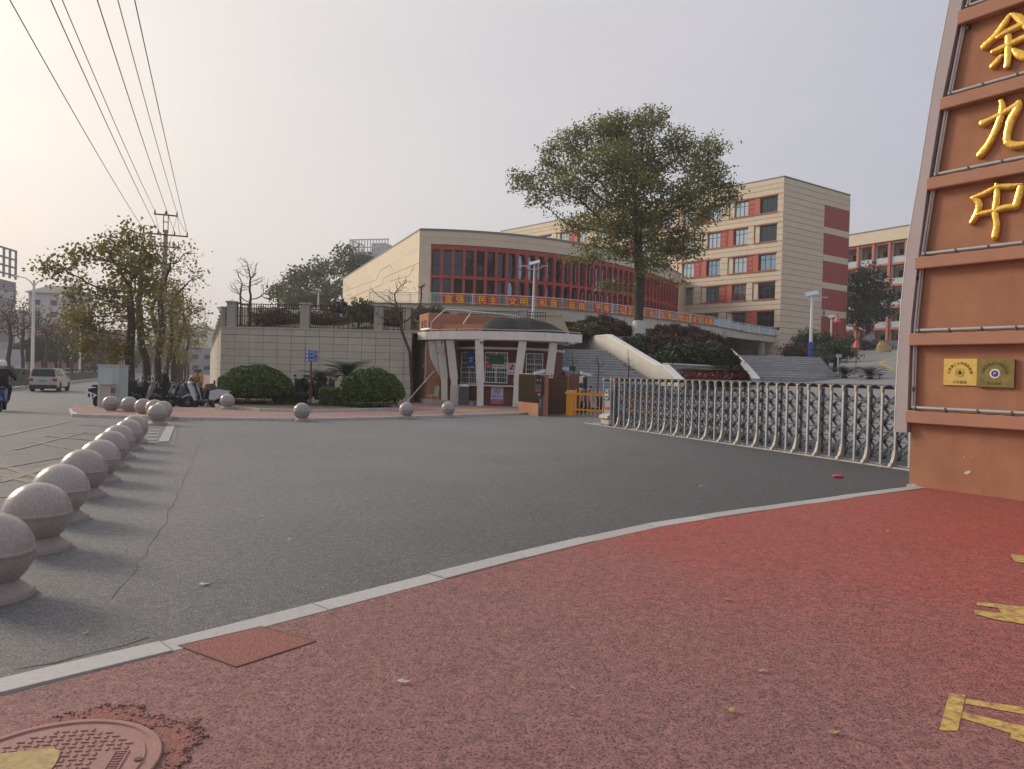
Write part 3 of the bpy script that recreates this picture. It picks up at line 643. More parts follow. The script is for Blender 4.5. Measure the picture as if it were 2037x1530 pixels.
# gate head: the motor cabin
hd = MB().box((-.02, .22, .72), (.52, .46, 1.0), bev=.02).build('motor_housing', 'steel', gt)
MB().box((-.02, .22, .14), (.62, .62, .22), bev=.05).build('skirt', 'foot_cream', gt); MB().prism_x([(-.15, .34), (-.0, .42), (.46, .42), (.56, .26), (-.16, .26)][::-1], -.30, .26).build('skirt_shoulder', 'foot_cream', gt)
for x in (-.26, .22): MB().box((x, -.02, .80), (.05, .05, 1.56), bev=.01).build('corner_post', 'steel', gt); MB().box((x, -.02, 1.565), (.065, .07, .09), bev=.01).build('post_cap', 'cap_cream', gt)
MB().prism_y(([(-.26+.48*k/10, 1.52+.08*math.sin(math.pi*k/10)) for k in range(11)]+[(-.26+.48*k/10, 1.49+.08*math.sin(math.pi*k/10)) for k in range(10, -1, -1)])[::-1], -.04, .44).build('arch_hood', 'arch_steel', gt)
MB().box((-.02, -.026, 1.04), (.36, .02, .36), bev=.01).build('logo_panel', 'dark_grey', gt)
lg = MB(); NN = 26
for k in range(NN):
    a, b = 2*math.pi*k/NN, 2*math.pi*(k+1)/NN; lg.bar((-.02+.11*math.sin(a), -.042, 1.04+.145*math.cos(a)), (-.02+.11*math.sin(b), -.042, 1.04+.145*math.cos(b)), .02, .012, (0, 1, 0))
lg.bar((-.12, -.042, 1.04), (.08, -.042, 1.04), .03, .012, (0, 1, 0)); lg.build('logo_ring', 'white_paint', gt)
MB().box((-.02, -.024, .60), (.28, .02, .08)).build('warning_light', 'red_paint', gt)
for x in (-.24, .2): MB().cyl((x, -.05, .06), .06, .05, 14, 'y').build('castor', 'black', gt)
MB().lathe([(.05, 0), (.055, .03), (.05, .10), (.03, .14), (.005, .15)], 14, (.36, .12, 1.42)).build('beacon', 'beacon', gt, auto=40); MB().box((.36, .12, 1.3), (.05, .05, .26)).build('beacon_stand', 'steel_dark', gt)
MB().box((.33, .10, .75), (.14, .03, 1.25)).build('bellows', 'black', gt)

# ------------------------------------------------------------------ entrance furniture left of the gate
ww = thing('entrance_wall', 'low orange wall with a dark bronze mirror panel beside the barrier', 'wall', (.30, 31.75, 0), GRZ)
MB().box((1.05, .2, .82), (2.1, .42, 1.68), bev=.015).build('pier', 'orange_stucco', ww)
glass('bronze_mirror', (.10, .08, .035), .10)
for k in range(2): MB().box((.54+1.02*k, -.02, 1.10), (1.0, .03, 1.16)).build('mirror_panel', 'bronze_mirror', ww)
MB().box((1.05, .2, 1.675), (2.14, .47, .03)).build('coping', 'pipe_white', ww)
b0 = Vector((1.10, 30.15)); 
sg = thing('steel_side_gate', 'rusty brown barred side gate with spear tops', 'gate', (1.22, 30.95, 0), R(3))
for k in range(15): blk('bar', sg, 'rust_iron', (.04+.075*k, 0, .82+.02*(k % 2)), (.018, .018, 1.72+.05*(k % 2)))
for z in (.22, .62, 1.0, 1.35, 1.62): blk('rail', sg, 'rust_iron', (.56, -.012, z), (1.12, .02, .03))
blk('sheet_backing', sg, 'brown_wall', (.56, .08, .78), (1.12, .01, 1.5))
br = thing('brown_pier', 'plain brown pier behind the orange barrier box', 'pier', (2.58, 31.3, 0)); MB().box((0, 0, .85), (.46, .4, 1.74), bev=.01).build('shaft', 'brown_wall', br)
bx = thing('barrier', 'orange parking barrier box with a picket fence arm', 'barrier', (2.43, 30.2, 0), R(-30))
MB().box((0, 0, .53), (.36, .30, 1.06), bev=.03).build('cabinet', 'orange_paint', bx); MB().box((-.05, -.16, .95), (.34, .05, .05)).build('arm_clamp', 'steel', bx)
for z, h in ((.93, .10), (.30, .07)): MB().box((1.9, -.19, z), (3.5, .035, h)).build('arm_rail', 'orange_paint', bx)
for k in range(20): blk('picket', bx, 'orange_paint', (.30+.172*k, -.225, .60), (.035, .02, 1.08))
tk = MB()
for k in range(20): tk.cyl((.30+.172*k, -.24, .93), .012, .012, 6, 'y'); tk.cyl((.30+.172*k, -.24, .30), .012, .012, 6, 'y')
tk.build('bolts', 'dark_grey', bx)
def bullet_camera(lab, loc, rz, ry=R(-14)):
    t = thing('security_camera', lab, 'camera', loc, rz, None)
    o = MB().box((0, 0, .11), (.46, .13, .11), bev=.03).build('housing', 'white_paint', t); o.rotation_euler = (0, ry, 0)
    o = MB().box((.02, 0, .175), (.54, .15, .015)).build('sun_hood', 'white_paint', t); o.rotation_euler = (0, ry, 0)
    MB().box((0, 0, 0), (.05, .05, .14)).build('bracket', 'dark_grey', t); MB().cyl((-.22, 0, .06), .045, .03, 12, 'x').build('lens', 'black', t)
    return t
tm = thing('parking_terminal', 'dark parking terminal with a P and red light display', 'terminal', (1.12, 29.85, 0), R(-14))
MB().box((.05, 0, .45), (.16, .16, .92)).build('post', 'dark_grey', tm); MB().box((0, 0, 1.22), (.34, .26, .78), bev=.02).build('head', 'black', tm)
MB().box((-.03, -.135, 1.12), (.22, .01, .30)).build('display', 'steel_dark', tm); MB().box((-.03, -.137, 1.01), (.21, .012, .07)).build('red_strip', 'red_paint', tm); MB().cyl((.06, -.137, 1.44), .055, .012, 16, 'y').build('red_disc', 'red_paint', tm)
text('letter', 'P', 'white_paint', tm, (-.07, -.134, 1.44), .12, ext=.003); MB().box((0, -.134, .87), (.11, .01, .10)).build('yellow_tag', 'line_yellow', tm)
for k in range(3): MB().box((.05, -.085, .40+.12*k), (.05, .01, .05)).build('button', 'pipe_grey', tm)
bullet_camera('white bullet camera on top of the dark parking terminal', (1.12, 29.85, 1.64), R(8))
cp = thing('camera_post', 'black camera post with white notice behind the orange barrier', 'post', at(1163, 790, 31.5)); cp.location.z = 0
MB().box((0, 0, .8), (.17, .15, 1.6)).build('post', 'black', cp)
bullet_camera('white bullet camera on the black post behind the barrier', (cp.location.x, cp.location.y, 1.62), R(8), R(14))
q = at(1156, 790, 32.2); nb_ = thing('notice_stand', 'white notice panel with a blue round picture behind the camera post', 'notice', (q.x, q.y, 0))
MB().box((0, 0, 1.35), (.38, .03, .62)).build('panel', 'white_paint', nb_); MB().box((0, .02, .6), (.05, .03, 1.2)).build('post', 'pipe_grey', nb_); MB().cyl((0, -.02, 1.25), .11, .006, 20, 'y').build('picture', 'badge_blue', nb_)
q = at(1121, 735, 40.5); M('board_blue', (.22, .50, .62), .5, var=.25, scale=2.5)
bd = thing('notice_board', 'light blue printed display board inside the entrance', 'board', (q.x, q.y, 0))
MB().box((0, 0, 1.65), (1.36, .05, 1.15)).build('board', 'board_blue', bd); MB().box((0, -.03, 2.02), (1.3, .01, .2)).build('header', 'glass_sky', bd); MB().box((.48, -.035, 2.06), (.36, .012, .26)).build('leaf_print', 'leaf_topiary', bd)
text('writing', '校园文明倡议', 'badge_blue', bd, (-.2, -.04, 1.92), .14, ext=.001); text('writing', '共建平安校园', 'black', bd, (.1, -.03, 1.62), .09, ext=.001)
for x in (-.55, .55): MB().box((x, 0, .6), (.06, .05, 1.2)).build('leg', 'pipe_grey', bd)

# ------------------------------------------------------------------ guard booth
kb = thing('guard_booth', 'round guard booth with white canopy, slanting white columns and orange walls', 'booth')
outl = [(-5.0, 38.9), (-4.85, 38.3), (-4.4, 37.6), (-3.7, 36.95), (-2.8, 36.38), (-1.85, 35.98), (-.6, 35.7), (.6, 35.62), (1.7, 35.78), (2.6, 36.12), (3.40, 36.75), (3.2, 40.5), (-4.6, 40.5)]
slab_poly('canopy', outl, 3.30, 3.70, 'white_stucco', kb)
slab_poly('canopy_soffit', [((x+.6)*.97-.6, (y-38)*.95+38) for x, y in outl], 3.28, 3.302, 'white_stucco', kb)
def inset(P, k): return [((x+.6)*k-.6, (y-38.6)*k+38.6) for x, y in P]
slab_poly('roof_parapet', inset([(-4.2, 38.9), (-3.7, 37.9), (-2.8, 37.3), (-1.6, 36.9), (-.2, 36.7), (1.2, 36.9), (2.2, 37.4), (2.5, 40), (-4, 40)], .97), 3.7, 4.12, 'orange_stucco', kb)
bk = MB().box((2.3, .85, 2.33), (4.6, 1.7, 4.7), bev=.01).build('rear_block', 'orange_stucco', kb, loc=(-4.33, 37.85, 0), rot=(0, 0, math.atan2(SN.y, SN.x)))
for k, ch in enumerate('门卫'): 
    o = text('character', ch, 'maroon', bk, (-.012, .55+.6*k, 4.15), .42, R(-90), ext=.012, bold=.004)
# net thrown over the roof edge
net = []; nf = []; nx, ny = 16, 8
for i in range(nx+1):
    for j in range(ny+1):
        x = -1.5+4.0*i/nx; y = 36.15+2.9*j/ny; ed = min(1, j/3.)*(1 if j < 7 else .6)
        z = 3.73+.76*ed*(1-.75*max(0, (i-9)/7)**1.5)*min(1, .55+i/3.)+.035*math.sin(i*1.3+j*1.1)*ed
        net.append((x, y+.05*math.sin(i*1.1), z if j > 0 else 3.72))
for i in range(nx): nf += [(i*(ny+1)+j, (i+1)*(ny+1)+j, (i+1)*(ny+1)+j+1, i*(ny+1)+j+1) for j in range(ny)]
nt_ = mk('shade_net', net, nf, 'netting', None, True); tag(nt_, 'black shade net draped over the booth roof', 'net')
nm = nt_.modifiers.new('thickness', 'SOLIDIFY'); nm.thickness = .02
for a, b, w0 in [((860, 680, 37.9), (873, 795, 38.5), .37), ((876, 680, 37.4), (889, 797, 38.1), .37), ((895, 679, 37.0), (909, 800, 37.7), .37), ((953, 677, 36.15), (957, 812, 36.45), .37), ((1040, 679, 35.95), (1022, 812, 36.5), .37), ((1101, 681, 36.3), (1086, 805, 37.0), .37)]:
    p, q = at(*a), at(*b); p.z = 3.29; q.z = max(.0, q.z)
    m2 = p+(q-p)*.62; MB().bar(p, m2, w0*1.05, w0*.9, (0, 1, 0)).bar(m2, Vector((m2.x+(q.x-m2.x)*.35, m2.y+(q.y-m2.y)*.3, -.05)), w0*.86, w0*.8, (0, 1, 0)).build('column', 'white_stucco', kb)
slab_poly('platform', [(-4.9, 39.2), (-4.4, 37.4), (-3.3, 36.7), (-1.9, 36.6), (-1.7, 37.4), (-1.7, 40), (-4.6, 40)], .0, .27, 'pale_kerb', kb)
def W2(px, y): q = at(px, 745, y); return Vector((q.x, q.y))
WP = [W2(878, 39.7), W2(908, 38.5), W2(955, 37.25), W2(1040, 37.1), W2(1094, 37.9), W2(1120, 39.8)]
segs = []
for i in range(5):
    a, b = WP[i], WP[i+1]; d = b-a; g = thing('wall_side', None, None, (a.x, a.y, 0), math.atan2(d.y, d.x)); g.parent = kb
    Ls = d.length; segs.append((g, Ls))
    MB().box((Ls/2, .10, .52), (Ls+.04, .16, 1.04)).build('apron_wall', 'brown_wall', g); MB().box((Ls/2, .12, 2.17), (Ls+.02, .14, 2.25)).build('upper_wall', 'maroon', g)
    MB().box((Ls/2, .0, 1.06), (Ls+.1, .36, .075), bev=.01).build('sill', 'white_stucco', g); MB().box((Ls/2, .02, 2.94), (Ls+.06, .16, .12)).build('lintel', 'white_stucco', g)
def bwin(seg, x0, x1, z0, z1):
    g, Ls = segs[seg]; w, h, cx, cz = x1-x0, z1-z0, (x0+x1)/2, (z0+z1)/2
    fr = MB()
    for x in (x0, x1, x0+w*.5): fr.box((x, .02, cz), (.05, .06, h))
    for z in (z0, z0+h*.35, z0+h*.66, z1): fr.box((cx, .021, z), (w+.05, .05, .05))
    fr.build('window_frame', 'pipe_white', g); MB().box((cx, .046, cz), (w, .01, h)).build('pane', 'glass_dark', g)
    n = int(w/.115); bb = MB()
    for k in range(1, n): bb.box((x0+w*k/n, -.025, cz), (.014, .014, h))
    for z in (z0+h*.18, z0+h*.5, z0+h*.82): bb.box((cx, -.037, z), (w, .01, .022))
    bb.build('window_bars', 'pipe_white', g)
bwin(1, .35, 1.55, 1.15, 2.72); bwin(2, .25, 1.35, 1.22, 2.72); bwin(3, .2, 1.15, 1.15, 2.72); bwin(0, .3, 1.1, 1.3, 2.6)
def seg_thing(name, lab, cat_, seg): 
    g, Ls = segs[seg]; return thing(name, lab, cat_, g.location, g.rotation_euler.z)
M('poster_lilac', (.62, .52, .78), .5, var=.03); M('poster_crimson', (.55, .015, .10), .5, var=.03); M('poster_blue', (.02, .09, .36), .5, var=.1); M('sign_white', (.72, .72, .72), .5, var=.03)
def ring_mb(cx, cz, r, w, y, n=22):
    mb = MB()
    for k in range(n):
        a, b = 2*math.pi*k/n, 2*math.pi*(k+1)/n; mb.bar((cx+r*math.sin(a), y, cz+r*math.cos(a)), (cx+r*math.sin(b), y, cz+r*math.cos(b)), w, .004, (0, 1, 0))
    return mb.bar((cx-r*.7, y, cz+r*.7), (cx+r*.7, y, cz-r*.7), w, .004, (0, 1, 0))
ns = seg_thing('no_smoking_poster', 'lilac and crimson no smoking poster on the booth wall under the middle window', 'poster', 2)
MB().box((.88, .01, .58), (.62, .012, .84)).build('sheet', 'poster_lilac', ns); MB().box((.88, .002, .28), (.56, .008, .20)).build('footer', 'poster_crimson', ns)
ring_mb(.88, .80, .13, .022, -.001).build('symbol', 'ink_brown', ns); MB().box((.86, -.001, .79), (.15, .004, .025)).build('cigarette', 'ink_brown', ns)
text('writing', '禁止', 'badge_blue', ns, (.77, .0, .545), .095, ext=.001, bold=.002); text('writing', '吸烟', 'poster_crimson', ns, (1.0, .0, .545), .095, ext=.001, bold=.002)
text('writing', '为了您和他人健康', 'sign_white', ns, (.88, -.005, .315), .062, ext=.001, bold=.001); text('writing', '请勿吸烟 谢谢合作', 'sign_white', ns, (.88, -.005, .23), .05, ext=.001, bold=.001)
nr = seg_thing('registration_sign', 'long white and red registration sign across the middle window bars', 'sign', 2)
MB().box((.80, -.06, 2.03), (1.06, .015, .20)).build('panel', 'sign_white', nr); MB().box((.44, -.069, 2.03), (.34, .006, .20)).build('red_field', 'red_paint', nr); text('writing', '登记', 'sign_white', nr, (.44, -.075, 2.03), .1, ext=.001); text('writing', '外来人员登记处', 'black', nr, (.97, -.07, 2.03), .093, ext=.001, bold=.003)
nd_ = seg_thing('no_entry_sign', 'white prohibition sign with a round red symbol beside the middle window', 'sign', 2)
MB().box((1.58, .005, 1.93), (.40, .012, .58)).build('panel', 'sign_white', nd_); ring_mb(1.58, 2.01, .145, .028, -.004).build('symbol', 'red_paint', nd_); MB().bar((1.48, -.003, 1.91), (1.68, -.003, 2.11), .05, .004, (0, 1, 0)).bar((1.56, -.0025, 1.9), (1.62, -.0025, 2.12), .06, .004, (0, 1, 0)).build('figure', 'black', nd_); text('writing', '禁止攀爬', 'black', nd_, (1.58, -.003, 1.735), .075, ext=.001, bold=.002)
gb = seg_thing('green_board', 'dark green board hung inside the middle window bars', 'board', 2); MB().box((.82, -.052, 2.36), (.74, .012, .46)).build('panel', 'green_paint', gb)
pb = seg_thing('blue_poster', 'blue poster with white lettering on the left booth window', 'poster', 1); MB().box((1.13, -.055, 2.30), (.50, .012, .88)).build('sheet', 'poster_blue', pb)
for ch, z, s_ in (('扫码', 2.42, .12), ('登记', 2.27, .12), ('进入校园', 1.98, .11)): text('writing', ch, 'sign_white', pb, (1.15, -.063, z), s_, ext=.001, bold=.003)
pn = seg_thing('duty_notice', 'narrow dark blue notice between column and left booth window', 'notice', 1); MB().box((.16, .035, 2.05), (.24, .012, .80)).build('sheet', 'badge_blue', pn)
for k in range(8): MB().box((.16, .027, 1.72+.09*k), (.18, .004, .02)).build('line', 'pipe_grey', pn)
# roof pipes, downpipe, wall box
for nm_, pts, r, m in [('roof_conduit', [(-4.2, 37.9, 3.74), (-4.2, 37.9, 4.2), (-3.5, 37.8, 4.85), (-3.0, 38.2, 4.9), (.2, 39.4, 4.75), (.6, 39.3, 4.3)], .035, 'pipe_white'), ('roof_conduit', [(-2.6, 37.5, 4.05), (-2.2, 38.3, 4.8)], .03, 'pipe_white')]:
    MB().tube(pts, r, 6).build(nm_, m, kb, auto=60)
MB().tube([(x, y+.03, 3.80+.02*math.sin(i*2)) for i, (x, y) in enumerate(inset(outl[1:11], .985))], .025, 6).build('edge_conduit', 'pipe_grey', kb, auto=60)
for i, (x, y) in enumerate(inset(outl[1:11], .985)): blk('conduit_bracket', kb, 'rust_iron', (x, y+.03, 3.75), (.06, .05, .12))
MB().tube([(-4.75, 38.55, 3.84), (-4.2, 37.62, 3.84)], .075, 8).build('floodlight', 'pipe_grey', kb, auto=60)
MB().tube([(-4.4, 37.9, 3.2), (-4.42, 37.9, 1.1)], .06, 8).build('downpipe', 'concrete', kb, auto=60)
yb = thing('yellow_wall_plate', 'yellow plate on the orange end wall of the booth', 'sign', (-4.33, 37.85, 0), math.atan2(SN.y, SN.x)); MB().box((-.012, .75, 2.55), (.02, .36, .75)).build('plate', 'line_yellow', yb); MB().box((-.014, .75, 1.98), (.02, .14, .2)).build('white_tag', 'sign_white', yb)
for lab, pts in [('pale wooden pole leaning against the booth beside the green chair', [(-5.2, 36.6, .1), (-3.95, 37.75, 1.75)]), ('thin pale pole standing slanted behind the first booth column', [(-4.4, 38.2, 1.2), (-3.95, 38.1, 2.75)])]:
    p_ = MB().tube(pts, .025, 6).build('pole', 'pipe_white', None, auto=60); tag(p_, lab, 'pole')
ac_ = thing('loudspeaker_box', 'small grey box hung under the canopy at the third column', 'box', at(878, 695, 36.9)); MB().box((0, 0, 0), (.34, .25, .42), bev=.02).build('case', 'concrete', ac_); MB().box((0, .1, .28), (.04, .04, .3)).build('hanger', 'dark_grey', ac_)
bullet_camera('white bullet camera under the canopy on the middle column', (at(957, 682, 36.0)), R(150), R(12))
bullet_camera('dark-bracketed camera under the right tip of the canopy', (at(1135, 686, 36.4)), R(20), R(5))
# cabinets, papers and chair on the platform
q = at(905, 800, 36.9); c1 = thing('white_cabinet', 'small white locker standing between booth columns', 'cabinet', (q.x, q.y, .05)); MB().box((0, 0, .47), (.46, .40, .94), bev=.01).build('case', 'white_wall', c1); MB().box((0, -.205, .46), (.40, .01, .84)).build('door', 'white_wall', c1); MB().box((.15, -.213, .5), (.015, .012, .09)).build('handle', 'dark_grey', c1); MB().box((0, 0, .955), (.50, .45, .03)).build('top', 'pipe_white', c1)
q = at(922, 805, 36.6); c2 = thing('grey_cabinet', 'dark grey metal cabinet with papers on top at the booth', 'cabinet', (q.x, q.y, .0), R(6)); MB().box((0, 0, .50), (.50, .40, 1.0), bev=.01).build('case', 'dark_grey', c2); MB().box((0, 0, 1.015), (.54, .44, .03)).build('top', 'pipe_white', c2); MB().box((0, -.203, .5), (.44, .01, .9)).build('door', 'dark_grey', c2)
pp = MB().box((0, 0, .0), (.4, .28, .04)).box((.06, .02, .035), (.34, .24, .03), .3).build('paper_stack', 'sign_white', None, loc=(q.x, q.y, 1.055)); tag(pp, 'stack of papers lying on the dark grey cabinet', 'papers')
q = at(859, 806, 36.4); M('mint_plastic', (.34, .46, .34), .5, var=.08)
ch = thing('plastic_chair', 'pale green plastic chair beside the booth', 'chair', (q.x, q.y, .08), R(-55))
MB().box((0, 0, .43), (.42, .42, .03), bev=.012).build('seat', 'mint_plastic', ch)
for sx in (-1, 1):
    for sy in (-1, 1): MB().bar((sx*.17, sy*.17, .42), (sx*.21, sy*.22, 0), .035).build('leg', 'mint_plastic', ch)
bk2 = MB(); 
for sx in (-1, 1): bk2.bar((sx*.19, .19, .42), (sx*.17, .27, .82), .035)
bk2.tube([(-.17, .27, .82), (-.1, .285, .88), (0, .29, .90), (.1, .285, .88), (.17, .27, .82)], .02, 6).build('back_frame', 'mint_plastic', ch)
for k in range(-2, 3): MB().bar((k*.06, .2, .45), (k*.06, .285, .87), .025, .012).build('back_slat', 'mint_plastic', ch)
# litter
q = on(1667, 951); lt = MB()
lt.lathe([(.0, -.09), (.02, -.085), (.03, -.04), (.028, .0), (.032, .04), (.02, .085), (.0, .09)], 8); M('pink_wrap', (.55, .06, .10), .4, var=.3, scale=30)
o = lt.build('crumpled_wrapper', 'pink_wrap', None, True, (q.x, q.y, .028), (R(90), 0, R(70))); tag(o, 'crumpled pink wrapper lying on the asphalt near the gate', 'litter')
M('leaf_litter', (.34, .24, .10), .8, var=.3, scale=20); M('leaf_pale', (.48, .42, .30), .8, var=.3, scale=20)
lm = MB().add([(-.045, 0, .004), (-.012, .024, .016), (.02, .018, .008), (.05, 0, .018), (.018, -.022, .012), (-.015, -.02, .006), (0, 0, .012)], [(0, 6, 1), (1, 6, 2), (2, 6, 3), (3, 6, 4), (4, 6, 5), (5, 6, 0)])
lo = []
spots = [(802, 1367), (170, 1262), (1518, 1345), (1290, 1195), (1310, 1197), (1447, 1200), (575, 1075), (780, 1115), (1245, 905), (1300, 975), (1395, 968), (1405, 972), (1690, 972), (1652, 974), (985, 1030), (405, 1165), (250, 1095), (60, 950), (1700, 990), (1885, 1020), (1765, 1062), (1140, 1380), (1660, 1470), (1455, 1425), (345, 960), (520, 1030), (1545, 1008), (700, 905), (1110, 915), (1255, 930)]
for k, (px, py) in enumerate(spots):
    q = on(px, py); o = lm.build('fallen_leaf', 'leaf_litter' if k % 3 else 'leaf_pale', None) if k < 2 else link('fallen_leaf', lo[1 if k % 3 else 0].data)
    o.location = (q.x, q.y, .026 if py > 1365-.22*px+40 and px < 1830 and py > 960 else .006); o.rotation_euler = (random.uniform(-.3, .3), random.uniform(-.3, .3), k*1.3)
    k2 = .45+.5*random.random(); o.scale = (k2, k2, k2); lo.append(o); onred = o.location.z > .02; tag(o, ('pale' if k % 3 == 0 else 'brown')+' dry fallen leaf lying on the '+('red pavement' if onred else 'grey asphalt'), 'leaf', ('pale' if k % 3 == 0 else 'brown')+' fallen leaves on the '+('red pavement' if onred else 'asphalt'))
# ------------------------------------------------------------------ retaining wall with fence
C0 = Vector((-14.91, 38.0)); C1 = Vector((1.4, 37.75+3.2))
rw = thing('retaining_wall', 'long retaining wall clad in grey beige stone tiles with square pillars on top', 'wall', (C0.x, C0.y, 0), R(-.6))
LF = 9.75
MB().box((LF/2, .40, 1.6), (LF, .74, 4.1)).build('core', 'joint_dark', rw)
for r in range(11):
    zt = 3.66-.36*r; h = .345 if r else .335
    for c in range(20):
        x0 = .72*c
        if x0 > LF-.3: break
        w = min(.72, LF-x0); blk('wall_tile', rw, 'wall_tile', (x0+w/2, .012, zt-h/2), (w-.018, .03, h))
MB().box((LF/2, .36, 3.69), (LF, .80, .06)).build('coping', 'wall_tile', rw)
lw = thing('street_wall', 'street side of the tiled retaining wall running beside the pavement', 'wall', (C0.x, C0.y, 0), math.atan2(SD.y, SD.x))
MB().box((35, -.37, 1.5), (69.0, .70, 4.3)).build('core', 'joint_dark', lw)
for r in range(11):
    zt = 3.66-.36*r
    for c in range(14):
        x0 = 1.44*c*(1+c*.06); x1 = 1.44*(c+1)*(1+(c+1)*.06); blk('wall_tile', lw, 'wall_tile', ((x0+x1)/2, -.012, zt-.172), (x1-x0-.018, .03, .345))
MB().box((52, -.012, 1.6), (33, .03, 4.1)).build('far_facing', 'wall_tile', lw); MB().box((35, -.36, 3.69), (69, .80, .06)).build('coping', 'wall_tile', lw)
pil = MB().box((0, 0, .62), (.44, .44, 1.26)).box((0, 0, 1.29), (.56, .56, .09), bev=.02)
pd = None
def pillar(parent, x, y):
    global pd
    if pd is None: pd = pil.build('pillar', 'concrete', parent, loc=(x, y, 3.70)).data
    else: link('pillar', pd, parent, (x, y, 3.70))
PX = [.45, 4.22, 8.0, 9.6]
for x in PX[:3]: pillar(rw, x, .30)
for k in range(1, 16): pillar(lw, .4+3.7*k, -.30)
fe = thing('iron_fence', 'black iron bar fence between the pillars on the retaining wall', 'fence', (C0.x, C0.y, 0), R(-.6))
for i in range(3):
    x0, x1 = PX[i]+.24, PX[i+1]-.24; n = 27 if i < 2 else 9
    for z in (3.80, 4.30, 4.72, 4.92): blk('rail', fe, 'iron', ((x0+x1)/2, .30, z), (x1-x0, .03, .035))
    for k in range(n+1):
        x = x0+.03+(x1-x0-.06)*k/n; mid = .32 < k/n < .68
        if mid and k % 2: blk('bar', fe, 'iron', (x, .30, 4.80), (.034, .03, .30))
        else: blk('bar', fe, 'iron', (x, .30, 4.34), (.034, .03, 1.24))
    for z in (4.02, 4.16, 4.44, 4.58): blk('cross_rail', fe, 'iron', ((x0+x1)/2, .295, z), ((x1-x0)*.36, .02, .025))
fs = thing('street_fence', 'black iron bar fence on the street side of the retaining wall', 'fence', (C0.x, C0.y, 0), math.atan2(SD.y, SD.x))
fm = MB()
for k in range(15):
    x0 = .64+3.7*k
    for j in range(20): fm.box((x0+.08+.165*j, -.30, 4.34), (.022, .022, 1.24))
    for z in (3.80, 4.72, 4.92): fm.box((x0+1.6, -.30, z), (3.26, .03, .035))
tag(fm.build('bars', 'iron', fs), kind='stuff')
# second, set-back stretch of wall and fence behind the booth
r2 = thing('rear_retaining_wall', 'set-back stretch of retaining wall with square pillars behind the booth', 'wall', (-6.2, 41.3, 0))
MB().box((4.2, .3, 1.9), (8.4, .6, 4.0)).build('core', 'concrete', r2); MB().box((4.2, .28, 3.93), (8.5, .7, .07)).build('coping', 'wall_tile', r2)
P2 = [.25, 2.85, 6.72, 8.2]
for x in P2[:3]: link('pillar', pd, r2, (x, .30, 3.95))
f2 = thing('rear_iron_fence', 'black iron bar fence between the set-back pillars behind the booth', 'fence', (-6.2, 41.3, 0))
for i in range(3):
    x0, x1 = P2[i]+.24, P2[i+1]-.24; n = max(6, int((x1-x0)/.125))
    for z in (4.05, 4.95, 5.15): blk('rail', f2, 'iron', ((x0+x1)/2, .30, z), (x1-x0, .03, .035))
    for k in range(n+1): blk('bar', f2, 'iron', (x0+(x1-x0)*k/n, .30, 4.58), (.034, .03, 1.22))
# ------------------------------------------------------------------ bank behind the wall, plazas
ground_mat('dry_bank', (.095, .085, .05), (.15, .115, .075), 9, 20, .95, .35, .5)
V = []; Fc = []; nx, ny = 18, 16
def bz(y): return 3.66+(min(y, 76)-38.7)*.112
for j in range(ny+1):
    y = 38.75+39.0*j/ny; xl = C0.x+.35-.4145*(y-38); xr = 3.0+.05*(y-38)
    for i in range(nx+1):
        x = xl+(xr-xl)*i/nx; V.append((x, y, bz(y)+(.12*math.sin(x*1.3+y*.7) if 0 < i < nx and j else 0)))
for j in range(ny): Fc += [(j*(nx+1)+i, j*(nx+1)+i+1, (j+1)*(nx+1)+i+1, (j+1)*(nx+1)+i) for i in range(nx)]
tag(mk('garden_bank', V, Fc, 'dry_bank', None, True), kind='structure')
# ------------------------------------------------------------------ hall with the curved red fin front
HA = Vector((-10.0, 78.0, 0)); hall = thing('school_hall', 'beige school hall with a curved front of red vertical fins', 'building', HA)
def bez(t, a, b, c): return a*(1-t)**2+b*2*t*(1-t)+c*t*t
A0, A1, A2 = Vector((-10.0, 78.0)), Vector((9.5, 77.2)), Vector((23.6, 106.2))
raw = [bez(i/200, A0, A1, A2) for i in range(201)]
def resample(P, n):
    L_ = [0]
    for a, b in zip(P[:-1], P[1:]): L_.append(L_[-1]+(b-a).length)
    out = []; j = 0
    for k in range(n+1):
        l_ = L_[-1]*k/n
        while j < len(L_)-2 and L_[j+1] < l_: j += 1
        t = (l_-L_[j])/max(1e-9, L_[j+1]-L_[j]); out.append(P[j]+(P[j+1]-P[j])*t)
    return out, L_[-1]
N = 40; arc, LA = resample(raw, N); rel = lambda p, z=0: Vector((p.x-HA.x, p.y-HA.y, z))
sd = SD.normalized(); BL = 46.5; BK = A0+sd*BL
def offs(P, d):
    out = []
    for i, p in enumerate(P):
        t = (P[min(i+1, len(P)-1)]-P[max(0, i-1)]).normalized(); out.append(Vector((p.x-t.y*d, p.y+t.x*d)))
    return out
inn = offs(arc, .9)
foot = [rel(p) for p in inn]+[rel(A2+Vector((4, 8))), rel(Vector((6, 150))), rel(BK)]
slab_poly('core_wall', [(q.x, q.y) for q in [rel(BK), rel(A0+Vector((.0, .02)))]+[rel(p) for p in inn[1:]]+[rel(A2+Vector((6, 12))), rel(Vector((0, 150)))]], 5.0, 16.45, 'cladding', hall)
